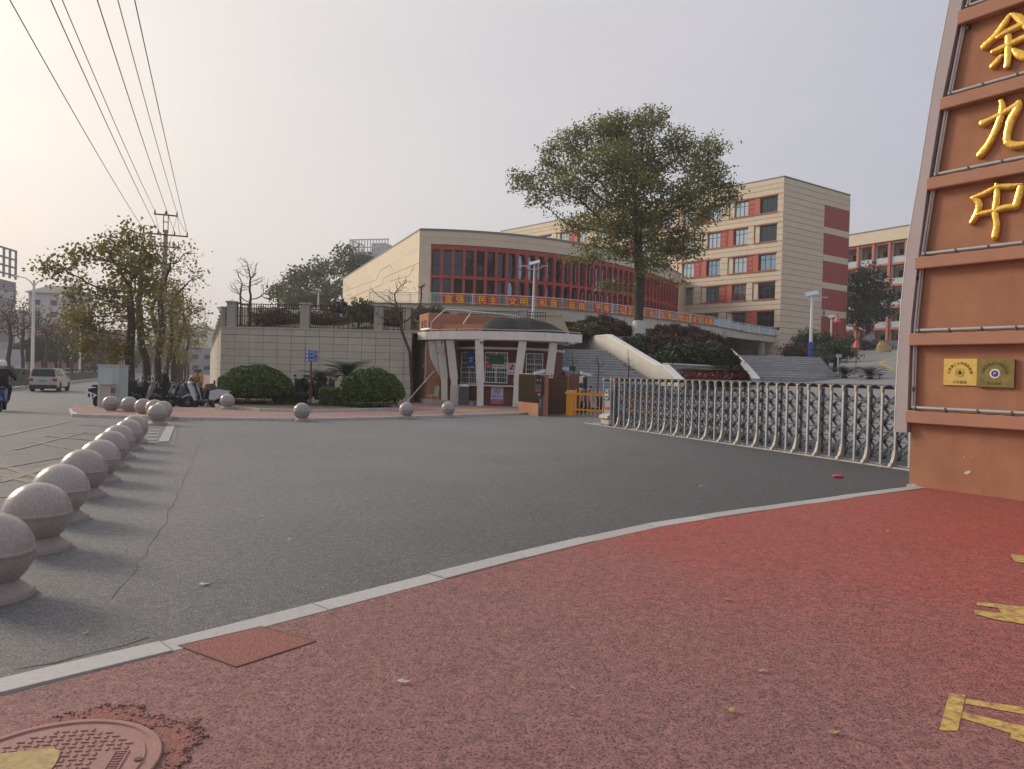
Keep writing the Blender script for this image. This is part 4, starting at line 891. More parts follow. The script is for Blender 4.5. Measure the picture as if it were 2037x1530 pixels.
# long left wall with panel joints
g = thing('left_wall', None, None, (0, 0, 0), math.atan2(-sd.y, -sd.x)); g.parent = hall
for r in range(5):
    for c in range(12):
        w = BL/12; blk('cladding_panel', g, 'cladding', (-BL+w*c+w/2, -.03, 6.6+2.02*r+1.0), (w-.015, .06, 2.005))
def inlay(pts, w=.06):
    mb = MB()
    for a, b in zip(pts[:-1], pts[1:]): mb.bar((a[0], -.066, a[1]), (b[0], -.066, b[1]), .015, w, (0, 0, 1))
    return mb.build('inlay_line', 'fin_red', g)
hu = Vector((-sd.x, -sd.y))
def lh(px, py): return face_hit(px, py, A0, hu, .06)
for P in ([(680, 568), (686, 565), (692, 572), (695, 578)], [(678, 590), (684, 580), (748, 557), (757, 539), (776, 527), (782, 538)], [(760, 566), (765, 552), (836, 522)], [(775, 560), (815, 548), (824, 530)], [(690, 596), (760, 566)]):
    inlay([lh(*q) for q in P])
# front: fascia courses, end pier, header, fins, panes
def ribbon(P, z0, z1, th, name, m, par=hall):
    Q = offs(P, -th); V = []
    for a, b in zip(Q, P):
        for z in (z0, z1): V.append(rel(a, z)); 
        for z in (z0, z1): V.append(rel(b, z))
    Fc = []
    for i in range(len(P)-1):
        k = i*4; n_ = k+4; Fc += [(k, n_, n_+1, k+1), (k+1, n_+1, n_+3, k+3), (k+2, k+3, n_+3, n_+2), (k, k+2, n_+2, n_)]
    e = (len(P)-1)*4; Fc += [(0, 1, 3, 2), (e, e+2, e+3, e+1)]
    return mk(name, V, Fc, m, par)
for z0, z1 in ((15.12, 15.82), (15.84, 16.5)):
    for k in range(0, N, 4): ribbon(arc[k:k+5], z0, z1, .06, 'fascia_panel', 'cladding')
ribbon(offs(arc, .5), 15.1, 16.48, .5, 'fascia_core', 'cladding_joint'); ribbon(offs(arc, .3), 16.5, 16.72, .42, 'roof_edge', 'roof_grey')
MB().box((-BL/2, .15, 16.6), (BL+.2, .46, .22)).build('roof_edge', 'roof_grey', g)
for k in range(10): ribbon(arc[0:2], 8.6+.66*k, 9.25+.66*k, .04, 'pier_panel', 'cladding')
ribbon(offs(arc[0:2], .6), 8.0, 15.1, .6, 'pier_core', 'cladding_joint')
ribbon(offs(arc[-2:], .6), 5.0, 15.1, .62, 'end_pier', 'cladding')
ribbon(offs(arc[1:-1], .45), 14.62, 15.11, .4, 'header_beam', 'fin_red'); ribbon(offs(arc[1:-1], .45), 11.62, 11.92, .43, 'middle_beam', 'fin_red'); ribbon(offs(arc[1:-1], .5), 8.6, 8.85, .35, 'bottom_beam', 'fin_red')
def finmesh(h, cut=True):
    w0, w1 = (.22, .125) if cut else (.15, .149); z = [0, .20, .46, h-.46, h-.20, h]; w = [w0, w0, w1, w1, w0, w0]
    return MB().prism_y(([(-a, b) for a, b in zip(w, z)]+[(a, b) for a, b in zip(w, z)][::-1])[::-1], -.02, .42)
fmesh = {}
for tier, (z0, h) in enumerate(((8.85, 2.77), (11.92, 2.70))):
    for i in range(1, N):
        t = (arc[min(i+1, N)]-arc[i-1]).normalized(); a = math.atan2(t.y, t.x)
        kk = (tier, i < 9)
        if kk not in fmesh: o = finmesh(h, i >= 9).build('fin', 'fin_red', hall); fmesh[kk] = o.data
        else: o = link('fin', fmesh[kk], hall)
        o.location = rel(arc[i], z0); o.rotation_euler = (0, 0, a)
        if i < N-1:
            p, q = offs(arc, .62)[i] if i == 1 and tier == 0 else (arc[i]+Vector((-t.y, t.x))*.62), arc[i+1]+Vector((-t.y, t.x))*.62
            d = q-p; m_ = (p+q)/2; rr = random.random(); gl = 'glass_blue' if rr < .38 else 'glass_dark'
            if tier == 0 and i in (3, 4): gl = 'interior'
            w = blk('pane', hall, gl, rel(m_, z0+h/2), (d.length*1.02, .03, h), (0, 0, math.atan2(d.y, d.x)))
            m2 = rel(m_, z0+h*.42); blk('transom', hall, 'dark_grey', m2+Vector((t.y*.03, -t.x*.03, 0)), (d.length, .05, .06), (0, 0, math.atan2(d.y, d.x)))
# ------------------------------------------------------------------ raised walkway, railing, banners
wk = thing('raised_walkway', 'curved raised concrete walkway sweeping in front of the hall', 'walkway', (0, 0, 0))
RC = [at(735, 600, 74.5), at(858, 606, 74), at(985, 612, 74.3), at(1110, 619, 76), at(1250, 629, 82), at(1350, 636, 88.5), at(1420, 644, 93.5), at(1480, 655, 97.5), at(1545, 664, 100.5)]
RP = cat([(q.x, q.y, 8.45) for q in RC[:6]]+[(q.x, q.y, z) for q, z in zip(RC[6:], (8.40, 8.05, 7.75))], 10)
R2 = [Vector((q[0], q[1])) for q in RP]; RZ = [q[2] for q in RP]; n = len(R2)
Q2 = offs(R2, 5.5)
def band(P, Q, zt, zb, name, m, par):
    V = []; Fc = []
    for a, b, z1, z0 in zip(P, Q, zt, zb): V += [(a.x, a.y, z0), (a.x, a.y, z1), (b.x, b.y, z0), (b.x, b.y, z1)]
    for i in range(len(P)-1): k = i*4; q_ = k+4; Fc += [(k, q_, q_+1, k+1), (k+1, q_+1, q_+3, k+3), (k+2, k+3, q_+3, q_+2), (k, k+2, q_+2, q_)]
    e = (len(P)-1)*4; Fc += [(0, 1, 3, 2), (e, e+2, e+3, e+1)]
    return mk(name, V, Fc, m, par)
thk = [1.15 if i < n*.62 else 1.15-.35*min(1, (i-n*.62)/(n*.3)) for i in range(n)]
band(R2, offs(R2, .45), RZ, [z-t for z, t in zip(RZ, thk)], 'fascia_beam', 'cream_concrete', wk)
band(offs(R2, .452), Q2, [z-.02 for z in RZ], [z-.45 for z in RZ], 'deck', 'concrete', wk)
band(offs(R2, -.12), offs(R2, .3), [z+.10 for z in RZ], [z+.003 for z in RZ], 'edge_coping', 'roof_grey', wk)
k1 = int(n*.40)
band(offs(R2[:k1], 1.2), offs(R2[:k1], 1.6), [z-.5 for z in RZ[:k1]], [4.0]*k1, 'podium_wall', 'cream_concrete', wk)
band(offs(R2[k1:], 5.2), offs(R2[k1:], 5.6), [z-.46 for z in RZ[k1:]], [3.0]*(n-k1), 'rear_wall', 'brown_wall', wk)
MB().box((0, 0, 0), (.5, .5, 4.2)).build('end_pier', 'cream_concrete', wk, loc=at(1112, 650, 76)-Vector((0, 0, .9)))
for px, y, r in [(1398, 93.5, .62), (1437, 95.2, .48), (1515, 100.5, .5), (1530, 103.5, .45), (1300, 86, .5)]:
    q = at(px, 680, y); MB().cyl((q.x, q.y, 5.2), r, 5.6, 20).build('column', 'concrete', wk, auto=40)
q = at(1404, 665, 92.8); MB().tube([(q.x, q.y, 7.4), (q.x, q.y, 6.9), (q.x-.25, q.y, 6.7), (q.x-.25, q.y, 3.5)], .08, 8).build('drainpipe', 'pipe_white', wk, auto=60)
rl = thing('walkway_railing', 'white railing with upright bars along the raised walkway', 'railing')
tp, LT = resample([Vector((q[0], q[1], q[2])) for q in RP], 200)
for zz, r in ((1.12, .04), (.22, .028), (.95, .02)): MB().tube([(q.x, q.y, q.z+zz) for q in tp], r, 5).build('rail', 'white_paint', rl, auto=60)
pm = None
for i in range(0, 201, 7):
    q = tp[i]; o = blk('post', rl, 'white_paint', (q.x, q.y, q.z+.58), (.09, .09, 1.12))
bars = MB(); t3, _ = resample(tp, 430)
for q in t3: bars.box((q.x, q.y, q.z+.58), (.028, .028, .74))
tag(bars.build('bars', 'white_paint', rl), kind='stuff')
M('pale_panel', (.42, .50, .58), .4, var=.06)
pan = [i for i, q in enumerate(tp) if 1414 < 1018.5+FPX*q.x/q.y < 1545]
for i in range(pan[0], pan[-1], 3):
    a, b = tp[i], tp[min(i+3, 200)]; d = b-a; m_ = (a+b)/2; blk('panel', rl, 'pale_panel', (m_.x, m_.y, m_.z+.58), (d.length-.08, .03, .78), (0, 0, math.atan2(d.y, d.x)))
chars = '富强民主文明和谐自由平等公正法治爱国敬业诚信友善'
pxs = [891.5, 914, 958, 979.5, 1018.7, 1041, 1078, 1099, 1135.6, 1154.6, 1188, 1204.6, 1236, 1252, 1279, 1293.5, 1317, 1330, 1352, 1364, 1380, 1389.5, 1404, 1412]
fine, _ = resample(tp, 3000)
PAIR = ['first', 'second', 'third', 'fourth', 'fifth', 'sixth', 'seventh', 'eighth', 'ninth', 'tenth', 'eleventh', 'last']
for bi, (ch_, px) in enumerate(zip(chars, pxs)):
    best = min(range(len(fine)), key=lambda i: abs(1018.5+FPX*fine[i].x/fine[i].y-px+ .026*(622-747)*-1))
    q = fine[best]; d = fine[min(best+8, 3000)]-fine[max(0, best-8)]; a = math.atan2(d.y, d.x)
    b = thing('banner_board', 'red board with yellow character %s, %s board of the %s pair from the hall corner' % (ch_, ('leading', 'closing')[bi % 2], PAIR[bi//2]), 'banner', (q.x, q.y, q.z), a, 'red character boards along the railing')
    MB().box((0, -.07, .58), (.92, .03, .98)).build('board', 'banner_red', b); text('character', ch_, 'yellow_print', b, (0, -.088, .58), .86, ext=.003, bold=.004)

# ------------------------------------------------------------------ five storey teaching block
BO = Vector((35.76, 100.0, 0)); bu = Vector((.666, -.746)); bu2 = Vector((.82, .5724))
tb_ = thing('teaching_block', 'five storey beige teaching block with orange framed windows and red end panels', 'building', BO)
BLN, BW = 58.0, 15.7; TOP = 29.15
gl_ = thing('window_front', None, None, (0, 0, 0), math.atan2(bu.y, bu.x)); gl_.parent = tb_
gr_ = thing('end_front', None, None, (0, 0, 0), math.atan2(bu2.y, bu2.x)); gr_.parent = tb_
n1 = Vector((-bu.y, bu.x)); P0 = Vector((0, 0)); Pa = -bu*BLN; Pb = bu2*BW; Pc = Pb-bu*BLN
slab_poly('core', [P0+n1*.5+Vector((-.1, .35)), Pb-bu2*.15+n1*.3, Pc, Pa+n1*.5], 3.0, TOP-.3, 'cladding_joint', tb_)
flo = [(24.73, 26.83), (20.80, 22.98), (16.87, 19.02), (12.99, 15.15), (9.15, 11.2)]
cols = []                                              # bays: window [x0,x1] and what stands right of it
x = -1.0; pat = []
for k in range(13):
    pat.append((x-2.45 if k == 0 else x-2.1, x)); x -= 4.33 if k else 4.35
for fi_, (z0, z1) in enumerate(flo):
    op = []
    odd = fi_ in (0, 2, 4)
    for k in range(13):
        a, b = pat[k]; w = b-a
        linked = (k % 2 == 0) if odd else (k % 2 == 1)      # joined by an orange panel to the next window on the left
        x_l = (pat[k+1][1] if linked and k < 12 else a-.75); op.append((x_l, b+.10, linked, a, b, k))
    # cladding courses between and beside the openings
    for (xl, xr, lk, a, b, k) in op:
        wn = thing('window', None, None, (0, 0, 0)); wn.parent = gl_
        f_ = MB()
        f_.box(((a+b)/2, .16, z1+.05), (b-a+.1, .5, .10)); f_.box(((a+b)/2, .14, z0-.05), (b-a+.1, .5, .10))
        for xx in (a, b, a+(b-a)*.34, a+(b-a)*.67): f_.box((xx, .33, (z0+z1)/2), (.06, .06, z1-z0))
        f_.box(((a+b)/2, .331, z0+(z1-z0)*.68), (b-a, .05, .06)).build('frame', 'dark_grey', wn)
        rr = random.random(); blk('pane', wn, 'glass_sky' if (k > 0 and rr < .8) else 'glass_dark' if rr < .6 else 'glass_blue', ((a+b)/2, .36, (z0+z1)/2), (b-a, .02, z1-z0))
        blk('head_trim', gl_, 'vermilion', ((xl+xr)/2, -.02, z1+.16), (xr-xl+.16, .22, .12)); blk('sill_trim', gl_, 'vermilion', ((xl+xr)/2, -.03, z0-.12), (xr-xl+.16, .26, .12))
        if lk: 
            blk('accent_panel', gl_, 'vermilion', (a-.42, .10, (z0+z1)/2), (.80, .3, z1-z0+.2)); blk('pattern_panel', gl_, 'red_cladding', (xl+.72, .02, (z0+z1)/2), (1.2, .1, z1-z0+.18))
            for q_ in range(3): MB().box((xl+.72, -.04, z0+.4+.65*q_), (.6, .03, .4)).box((xl+.72, -.058, z0+.4+.65*q_), (.3, .02, .16)).build('pattern_relief', 'vermilion', gl_)
        else: blk('reveal', gl_, 'cladding', (a-.36, .2, (z0+z1)/2), (.7, .3, z1-z0+.2))
    runs = sorted((o[0]-.06, o[1]+.06) for o in op); cur = -BLN; sol = []
    for a, b in runs:
        if a > cur: sol.append((cur, a))
        cur = max(cur, b)
    sol.append((cur, 0.0))
    zz = [z0-.16+(z1-z0+.38)*q_/3 for q_ in range(4)]
    for a, b in sol:
        for q_ in range(3):
            if b-a > .05: blk('cladding_panel', gl_, 'cladding', ((a+b)/2, .0, (zz[q_]+zz[q_+1])/2), (b-a, .08, zz[q_+1]-zz[q_]-.05))
    # spandrel courses above this row
    nz_ = flo[fi_-1][0]-.18 if fi_ else TOP
    k_ = max(1, round((nz_-(z1+.24))/.78))
    for q_ in range(k_):
        h = (nz_-z1-.24)/k_
        for c in range(4): blk('cladding_panel', gl_, 'cladding', (-BLN+BLN/4*(c+.5), .0, z1+.24+h*(q_+.5)), (BLN/4-.02, .08, h-.05))
for q_ in range(7): blk('cladding_panel', gl_, 'cladding', (-BLN/2, 0, 3.6+.78*q_), (BLN, .08, .73))
rdp = [(23.82, 26.85), (19.93, 22.9), (16.0, 19.0), (12.12, 15.1), (8.1, 11.16)]
for q_ in range(32):
    z0 = 3.4+.805*q_; z1 = z0+.755
    zc = (z0+z1)/2
    blk('cladding_panel', gr_, 'cladding', (4.72, .04, zc), (9.40, .08, .755))
zc = TOP-.02
ed = sorted([3.4]+[v for p in rdp for v in p]+[TOP])
for (a, b) in [(3.4, 8.1), (11.16, 12.12), (15.1, 16.0), (19.0, 19.93), (22.9, 23.82), (26.85, TOP)]:
    k_ = max(1, round((b-a)/.8))
    for q_ in range(k_): blk('cladding_panel', gr_, 'cladding', (12.57, .04, a+(b-a)/k_*(q_+.5)), (6.25, .08, (b-a)/k_-.04))
for a, b in rdp: blk('red_panel', gr_, 'red_cladding', (12.57, .06, (a+b)/2), (6.25, .06, b-a-.02))
MB().box((7.85, .1, TOP+.08), (15.9, .34, .16)).build('roof_edge', 'roof_grey', gr_); MB().box((-BLN/2, .1, TOP+.078), (BLN+.2, .34, .16)).build('roof_edge', 'roof_grey', gl_)
blk('wall_lamp', gr_, 'dark_grey', (10.0, -.03, 11.65), (.3, .12, .6))
# ------------------------------------------------------------------ dormitory far right
DO = at(1806, 600, 131); DO.z = 0; du = Vector((.51, -.86)).normalized(); dm = thing('dormitory', 'far dormitory with orange framed balconies and white railings', 'building', DO, math.atan2(du.y, du.x))
D0, D1 = -15.5, 9.3; DT = 29.6
MB().box(((D0+D1)/2, 5.5, DT/2+1), (D1-D0, 8, DT-2)).build('core', 'cream_concrete', dm); MB().box(((D0+D1)/2, 4.2, DT-1.15), (D1-D0+.6, 11.0, 2.2)).build('parapet', 'cladding', dm)
MB().box(((D0+D1)/2, 4.2, DT), (D1-D0+.8, 11.2, .15)).build('roof_edge', 'roof_grey', dm)
for k in range(7):
    z = DT-2.3-3.85*k; blk('floor_beam', dm, 'vermilion', ((D0+D1)/2, -.1, z-.2), (D1-D0, 1.6, .38))
    if k < 6:
        for j in range(8):
            xa = D0+3.1*j; cx = xa+1.55
            blk('balcony_recess', dm, 'cream_concrete', (cx, 1.46, z-2.3), (2.9, .05, 3.4)); blk('door', dm, 'interior', (cx+.35, 1.40, z-2.15), (1.0, .06, 2.6)); blk('window', dm, 'glass_dark', (cx-.75, 1.40, z-1.9), (.8, .06, 1.4))
            blk('balcony_rail', dm, 'white_paint', (cx, -.78, z-2.82), (2.6, .05, .07)); blk('balcony_panel', dm, 'pale_panel', (cx, -.76, z-3.35), (2.6, .03, .95))
            for e in (-1.2, 1.2): blk('balcony_frame', dm, 'cream_concrete', (cx+e, -.5, z-2.2), (.2, .5, 3.4))
for j in range(9): blk('column', dm, 'vermilion', (D0+3.1*j, -.2, DT/2-.5), (.42, 1.7, DT-3.2))
# ------------------------------------------------------------------ campus steps, walls, planters
def steps(name, lab, Pl, Pr, Ql, Qr, z0, z1, n_):
    t = thing(name, lab, 'steps')
    for k in range(n_):
        f0 = k/n_; a, b = Pl+(Ql-Pl)*f0, Pr+(Qr-Pr)*f0; c, d = Pr+(Qr-Pr)*min(1, (k+1.15)/n_), Pl+(Ql-Pl)*min(1, (k+1.15)/n_)
        za = z0+(z1-z0)*k/n_; zb = z0+(z1-z0)*(k+1)/n_
        st_ = MB().prism([(q.x, q.y) for q in (a, b, c, d)], za-.4, zb-.05).build('step', 'stair_stone', t)
        e = (a-d).normalized()*.03; a2, b2 = a+e, b+e
        MB().prism([(q.x, q.y) for q in (a2, b2, c, d)], zb-.05, zb).build('tread', 'tread_stone', st_)
    return t
V2 = lambda x, y: Vector((x, y))
steps('entrance_steps', 'wide weathered grey stone steps rising behind the guard booth', V2(3.9, 36.6), V2(8.05, 37.2), V2(1.0, 45.4), V2(5.65, 46.2), .75, 3.28, 16)
steps('plaza_steps', 'broad pale stone steps leading up to the teaching block plaza', V2(13.55, 41.8), V2(18.6, 42.0), V2(14.3, 50.0), V2(20.6, 50.0), 1.66, 3.32, 11)
tag(mk('plaza', [(-6, 45.9, 3.27), (14.2, 49.6, 3.27), (20.7, 49.9, 3.31), (25, 60, 3.31), (37, 99.5, 3.33), (34, 104, 3.33), (-6, 92, 3.3), (22.5, 52, 3.31)], [(0, 1, 6), (1, 2, 7), (1, 7, 3, 4, 5, 6)], 'planter_grey'), kind='structure')
sw = thing('stair_parapet', 'pale stucco stair parapet sloping down toward the gate', 'wall')
u_ = (V2(8.2, 37.0)-V2(5.8, 46.2)).normalized(); L_ = 9.5; pp_ = []
MB().prism_y([(-4.2, 2.6), (-4.2, 4.26), (.0, 4.24), (7.1, 2.32), (7.9, 2.3), (9.9, 1.45), (9.9, .5), (9.0, .4)][::-1], 0, .32).build('wall', 'white_wall', sw, loc=(5.8, 46.2, 0), rot=(0, 0, math.atan2(u_.y, u_.x)))
MB().prism_y([(-4.25, 4.26), (-4.25, 4.33), (.02, 4.31), (7.12, 2.39), (7.9, 2.37), (9.95, 1.5), (9.9, 1.44), (7.9, 2.3), (7.1, 2.32), (0, 4.24)][::-1], -.03, .36).build('coping', 'white_paint', sw, loc=(5.8, 46.2, 0), rot=(0, 0, math.atan2(u_.y, u_.x)))
pw = thing('planter_wall', 'grey planter wall above the red flowers beside the plaza steps', 'wall')
for a, b, z0, z1 in [(at(1328, 724, 40.5), at(1447, 727, 44.0), 1.0, 2.42)]:
    d = b-a; MB().box((d.xy.length/2, .15, (z0+z1)/2), (d.xy.length, .3, z1-z0)).build('wall', 'planter_grey', pw, loc=(a.x, a.y, 0), rot=(0, 0, math.atan2(d.y, d.x))); MB().box((d.xy.length/2, .13, z1+.04), (d.xy.length+.1, .4, .08)).build('coping', 'pipe_white', pw, loc=(a.x, a.y, 0), rot=(0, 0, math.atan2(d.y, d.x)))
a, b = Vector((14.15, 49.6)), Vector((13.1, 40.6)); d = b-a
MB().prism_y([(0, 2.4), (0, 3.72), (6.0, 2.48), (9.1, 1.72), (9.1, .9)][::-1], 0, .35).build('side_wall', 'planter_grey', pw, loc=(a.x, a.y, 0), rot=(0, 0, math.atan2(d.y, d.x))); MB().prism_y([(0, 3.72), (0, 3.80), (6.0, 2.56), (9.15, 1.80), (9.1, 1.72), (6, 2.48)][::-1], -.04, .40).build('side_coping', 'pipe_white', pw, loc=(a.x, a.y, 0), rot=(0, 0, math.atan2(d.y, d.x)))
# planted mound carrying the big tree
V = []; Fc = []
mg = [(x, y) for y in (41.5, 44, 47, 50, 54, 60, 68) for x in (0, .2, .4, .6, .8, 1.)]
for (fx, y) in [(f, y) for y in (41.0, 43.5, 47, 50, 54, 60, 68) for f in (0, .2, .4, .6, .8, 1.)]:
    xl = 5.9-.26*(y-46.2); xr = 13.2+.12*(y-41) if y < 52 else 14.4+.3*(y-52); x = xl+.2+(xr-.3-xl)*fx
    z = {41.0: 2.2, 43.5: 2.5, 47: 3.5, 50: 4.3, 54: 4.8, 60: 4.9, 68: 4.8}[y]-.9*max(0, fx-.55)*(1 if y > 42 else 0); V.append((x, y, z))
for j in range(6): Fc += [(j*6+i, j*6+i+1, j*6+7+i, j*6+6+i) for i in range(5)]
tag(mk('planted_mound', V, Fc, 'dry_bank', None, True), kind='structure')
# driveway edging line and side stairs up to the dormitory
for a, b in (((1785, 712), (1762, 716)), ((1762, 716), (1752, 722)), ((1752, 722), (1762, 728)), ((1762, 728), (1790, 740))):
    P = []
    for q in (a, b):
        p = on(q[0], q[1], 3.0)
        for _ in range(30): 
            z = gz(p.x, p.y)+.006; d = at(q[0], q[1], 50)-Vector((0, 0, EYE))
            best = min((abs(EYE+d.z*t-gz(d.x*t, d.y*t)-.006), t) for t in [i*.01 for i in range(40, 200)]); t = best[1]; p = Vector((d.x*t, d.y*t, gz(d.x*t, d.y*t)+.008)); break
        P.append(p)
    d = (P[1]-P[0]).normalized(); n_ = Vector((-d.y, d.x, 0))*.16
    tag(mk('painted_line', [P[0]+n_, P[1]+n_, P[1]-n_, P[0]-n_], [(3, 2, 1, 0)], 'line_yellow'), kind='structure')
ss = thing('side_stair_wall', 'grey sloping stair wall climbing toward the dormitory', 'wall')
a, b = at(1662, 704, 88), at(1738, 668, 112); 
for y0, th in ((0, .4),):
    d = (b-a); Lx = d.xy.length
    MB().prism_y([(0, a.z-1.5), (0, a.z+.5), (Lx*.45, a.z+1.9), (Lx*.6, a.z+1.9), (Lx, b.z+.6), (Lx, b.z-2.5)][::-1], 0, .5).build('wall', 'planter_grey', ss, loc=(a.x, a.y, 0), rot=(0, 0, math.atan2(d.y, d.x)))
a, b = at(1712, 698, 92), at(1775, 668, 118); steps('dormitory_steps', 'far grey steps below the dormitory', V2(a.x-2, a.y), V2(a.x+6.5, a.y+1), V2(b.x-6, b.y), V2(b.x+3, b.y+1), 5.0, 8.6, 10)
# ------------------------------------------------------------------ far buildings
M('far_white', (.52, .52, .54), .8, var=.06); M('far_grey', (.30, .31, .34), .8, var=.1); M('far_blue', (.30, .34, .40), .6, var=.08); M('far_pink', (.42, .20, .19), .8, var=.1); M('roof_red', (.36, .16, .13), .8)
def far_block(name, lab, c, w, d, h, rz, wall, win, nx_, nz_, z0=3., wr=.55, hr=.5, side=True):
    t = thing(name, lab, 'building', (c[0], c[1], c[2]), rz); MB().box((0, 0, h/2), (w, d, h)).build('wall', wall, t)
    for fz in range(nz_):
        zc_ = z0+(h-z0-1)*(fz+.5)/nz_; hh = (h-z0-1)/nz_*hr
        for i in range(nx_): blk('window', t, win, (-w/2+w*(i+.5)/nx_, -d/2-.02, zc_), (w/nx_*wr, .10, hh))
        if side:
            for i in range(max(2, nx_//2)):
                for sx in (-1, 1): blk('window', t, win, (sx*(w/2+.02), -d/2+d*(i+.5)/max(2, nx_//2), zc_), (.10, d/max(2, nx_//2)*wr, hh))
    return t
q = at(737, 505, 330); tw = far_block('office_tower', 'hazy grey glass office tower behind the hall', (q.x+1, q.y+6, 0), 18.5, 14, 54, R(-14), 'far_blue', 'glass_blue', 9, 12, 4, .72, .8)
for k in range(14): blk('crown_post', tw, 'far_white', (-9+18*k/13, -6.8, 57), (.35, .35, 6))
for k in range(8): blk('crown_post', tw, 'far_white', (-9.1, -6.8+13.6*k/7, 57), (.35, .35, 6))
for z in (54.3, 56.6, 60): MB().box((0, -6.8, z), (18.6, .5, .45)).build('crown_rail', 'far_white', tw); MB().box((-9.1, 0, z), (.5, 14, .45)).build('crown_rail', 'far_white', tw)
MB().box((3, 1, 56.5), (7, 8, 5)).build('plant_room', 'far_blue', tw)
q = at(2, 600, 120); lt_ = far_block('commercial_block', 'dark grey commercial block with an open lattice crown at the left', (q.x-16.0, q.y+5, -1), 20, 16, 17.0, R(8), 'far_grey', 'far_white', 3, 4, 4, .8, .42)
for k in range(12): blk('crown_post', lt_, 'far_grey', (-10+20*k/11, -7.9, 20.1), (.3, .3, 5.2))
for k in range(9): blk('crown_post', lt_, 'far_grey', (9.9, -8+16*k/8, 20.1), (.3, .3, 5.2))
for z in (18.2, 19.6, 21, 22.6): MB().box((0, -7.9, z), (20.2, .3, .28)).build('crown_rail', 'far_grey', lt_); MB().box((9.9, 0, z), (.3, 16, .28)).build('crown_rail', 'far_grey', lt_)
q = at(95, 600, 190); ap = far_block('apartment_block', 'white apartment block with a grey hipped roof beyond the street trees', (q.x, q.y+6, -1), 11.5, 12, 20.5, R(14), 'far_white', 'glass_dark', 3, 6, 2, .4, .45)
MB().add([(-6.6, -6.8, 20.5), (6.6, -6.8, 20.5), (6.6, 6.8, 20.5), (-6.6, 6.8, 20.5), (-3, 0, 23), (3, 0, 23)], [(0, 1, 5, 4), (1, 2, 5), (2, 3, 4, 5), (3, 0, 4), (3, 2, 1, 0)]).build('roof', 'roof_grey', ap)
q = at(48, 640, 210); ap2 = far_block('apartment_block', 'lower pale apartment block with stepped gables left of the taller one', (q.x, q.y+6, -1), 13, 12, 15.5, R(14), 'far_white', 'glass_dark', 4, 5, 2, .4, .45)
MB().box((-3, 0, 16.4), (3.5, 8, 2.2)).build('roof_box', 'far_white', ap2); MB().box((4, 0, 16.8), (3, 8, 3)).build('roof_box', 'far_white', ap2)
q = at(135, 680, 150); far_block('pink_building', 'low faded red building behind the bare street trees', (q.x, q.y+5, -1), 17, 10, 9.5, R(16), 'far_pink', 'glass_dark', 6, 2, 2, .5, .45)
q = at(240, 700, 200); far_block('long_building', 'long low grey building far behind the street trees', (q.x, q.y+6, -1), 42, 12, 8.0, R(20), 'far_grey', 'glass_dark', 14, 2, 1, .5, .4)
q = at(25, 715, 88); sgn = thing('white_billboard', 'white billboard above the parked cars', 'billboard', (q.x, q.y, -.55), R(12)); MB().box((0, 0, 2.75), (2.6, .3, 1.9)).build('panel', 'far_white', sgn); 
for x in (-1, 1): MB().box((x, 0, .9), (.15, .15, 1.9)).build('leg', 'dark_grey', sgn)
# far hill closing the street
hv = []; hf = []
for i in range(41):
    for j in range(9):
        x = -520+14*i; y = 640+26*j; e = math.exp(-((x+305)/85)**2)*math.sin(math.pi*j/8); hv.append((x, y, -2+46*e+7*math.sin(x*.05)*e+4*math.sin(x*.13+j)*e))
for i in range(40): hf += [(i*9+j, i*9+9+j, i*9+10+j, i*9+j+1) for j in range(8)]
M('hill_green', (.07, .085, .05), .9, var=.35, scale=.06); tag(mk('hill', hv, hf, 'hill_green', None, True), kind='structure')
# ------------------------------------------------------------------ vegetation
def np_mesh(name, V, F4, m, parent=None, smooth=False):
    """V (n,3), F4 (k,q): fast mesh from arrays"""
    me = bpy.data.meshes.new(name); V = np.asarray(V, np.float32); F4 = np.asarray(F4, np.int32); k, q = F4.shape
    me.vertices.add(len(V)); me.vertices.foreach_set('co', V.ravel()); me.loops.add(k*q); me.loops.foreach_set('vertex_index', F4.ravel())
    me.polygons.add(k); me.polygons.foreach_set('loop_start', np.arange(0, k*q, q, dtype=np.int32)); me.polygons.foreach_set('loop_total', np.full(k, q, np.int32))
    if smooth: me.polygons.foreach_set('use_smooth', np.ones(k, bool))
    me.update(calc_edges=True); me.validate(); me.materials.append(mat(m)); return link(name, me, parent)
def leaf_quads(C, size, aspect=.55, up=None, upw=0., jitter=.35):
    """leaf-shaped quads at points C; up: preferred normals"""
    n = len(C); d = NR.normal(size=(n, 3)); d /= np.linalg.norm(d, axis=1)[:, None]
    if up is not None: d = d*(1-upw)+up*upw; d /= np.linalg.norm(d, axis=1)[:, None]+1e-9
    a = NR.normal(size=(n, 3)); t = np.cross(d, a); t /= np.linalg.norm(t, axis=1)[:, None]+1e-9; b = np.cross(d, t)
    s = (size*(1-jitter+2*jitter*NR.random(n)))[:, None]
    V = np.stack([C-t*s*.5, C+b*s*aspect*.5+t*s*.05, C+t*s*.5+d*s*.12, C-b*s*aspect*.5+t*s*.05], 1).reshape(-1, 3)
    return V, np.arange(4*n).reshape(-1, 4)
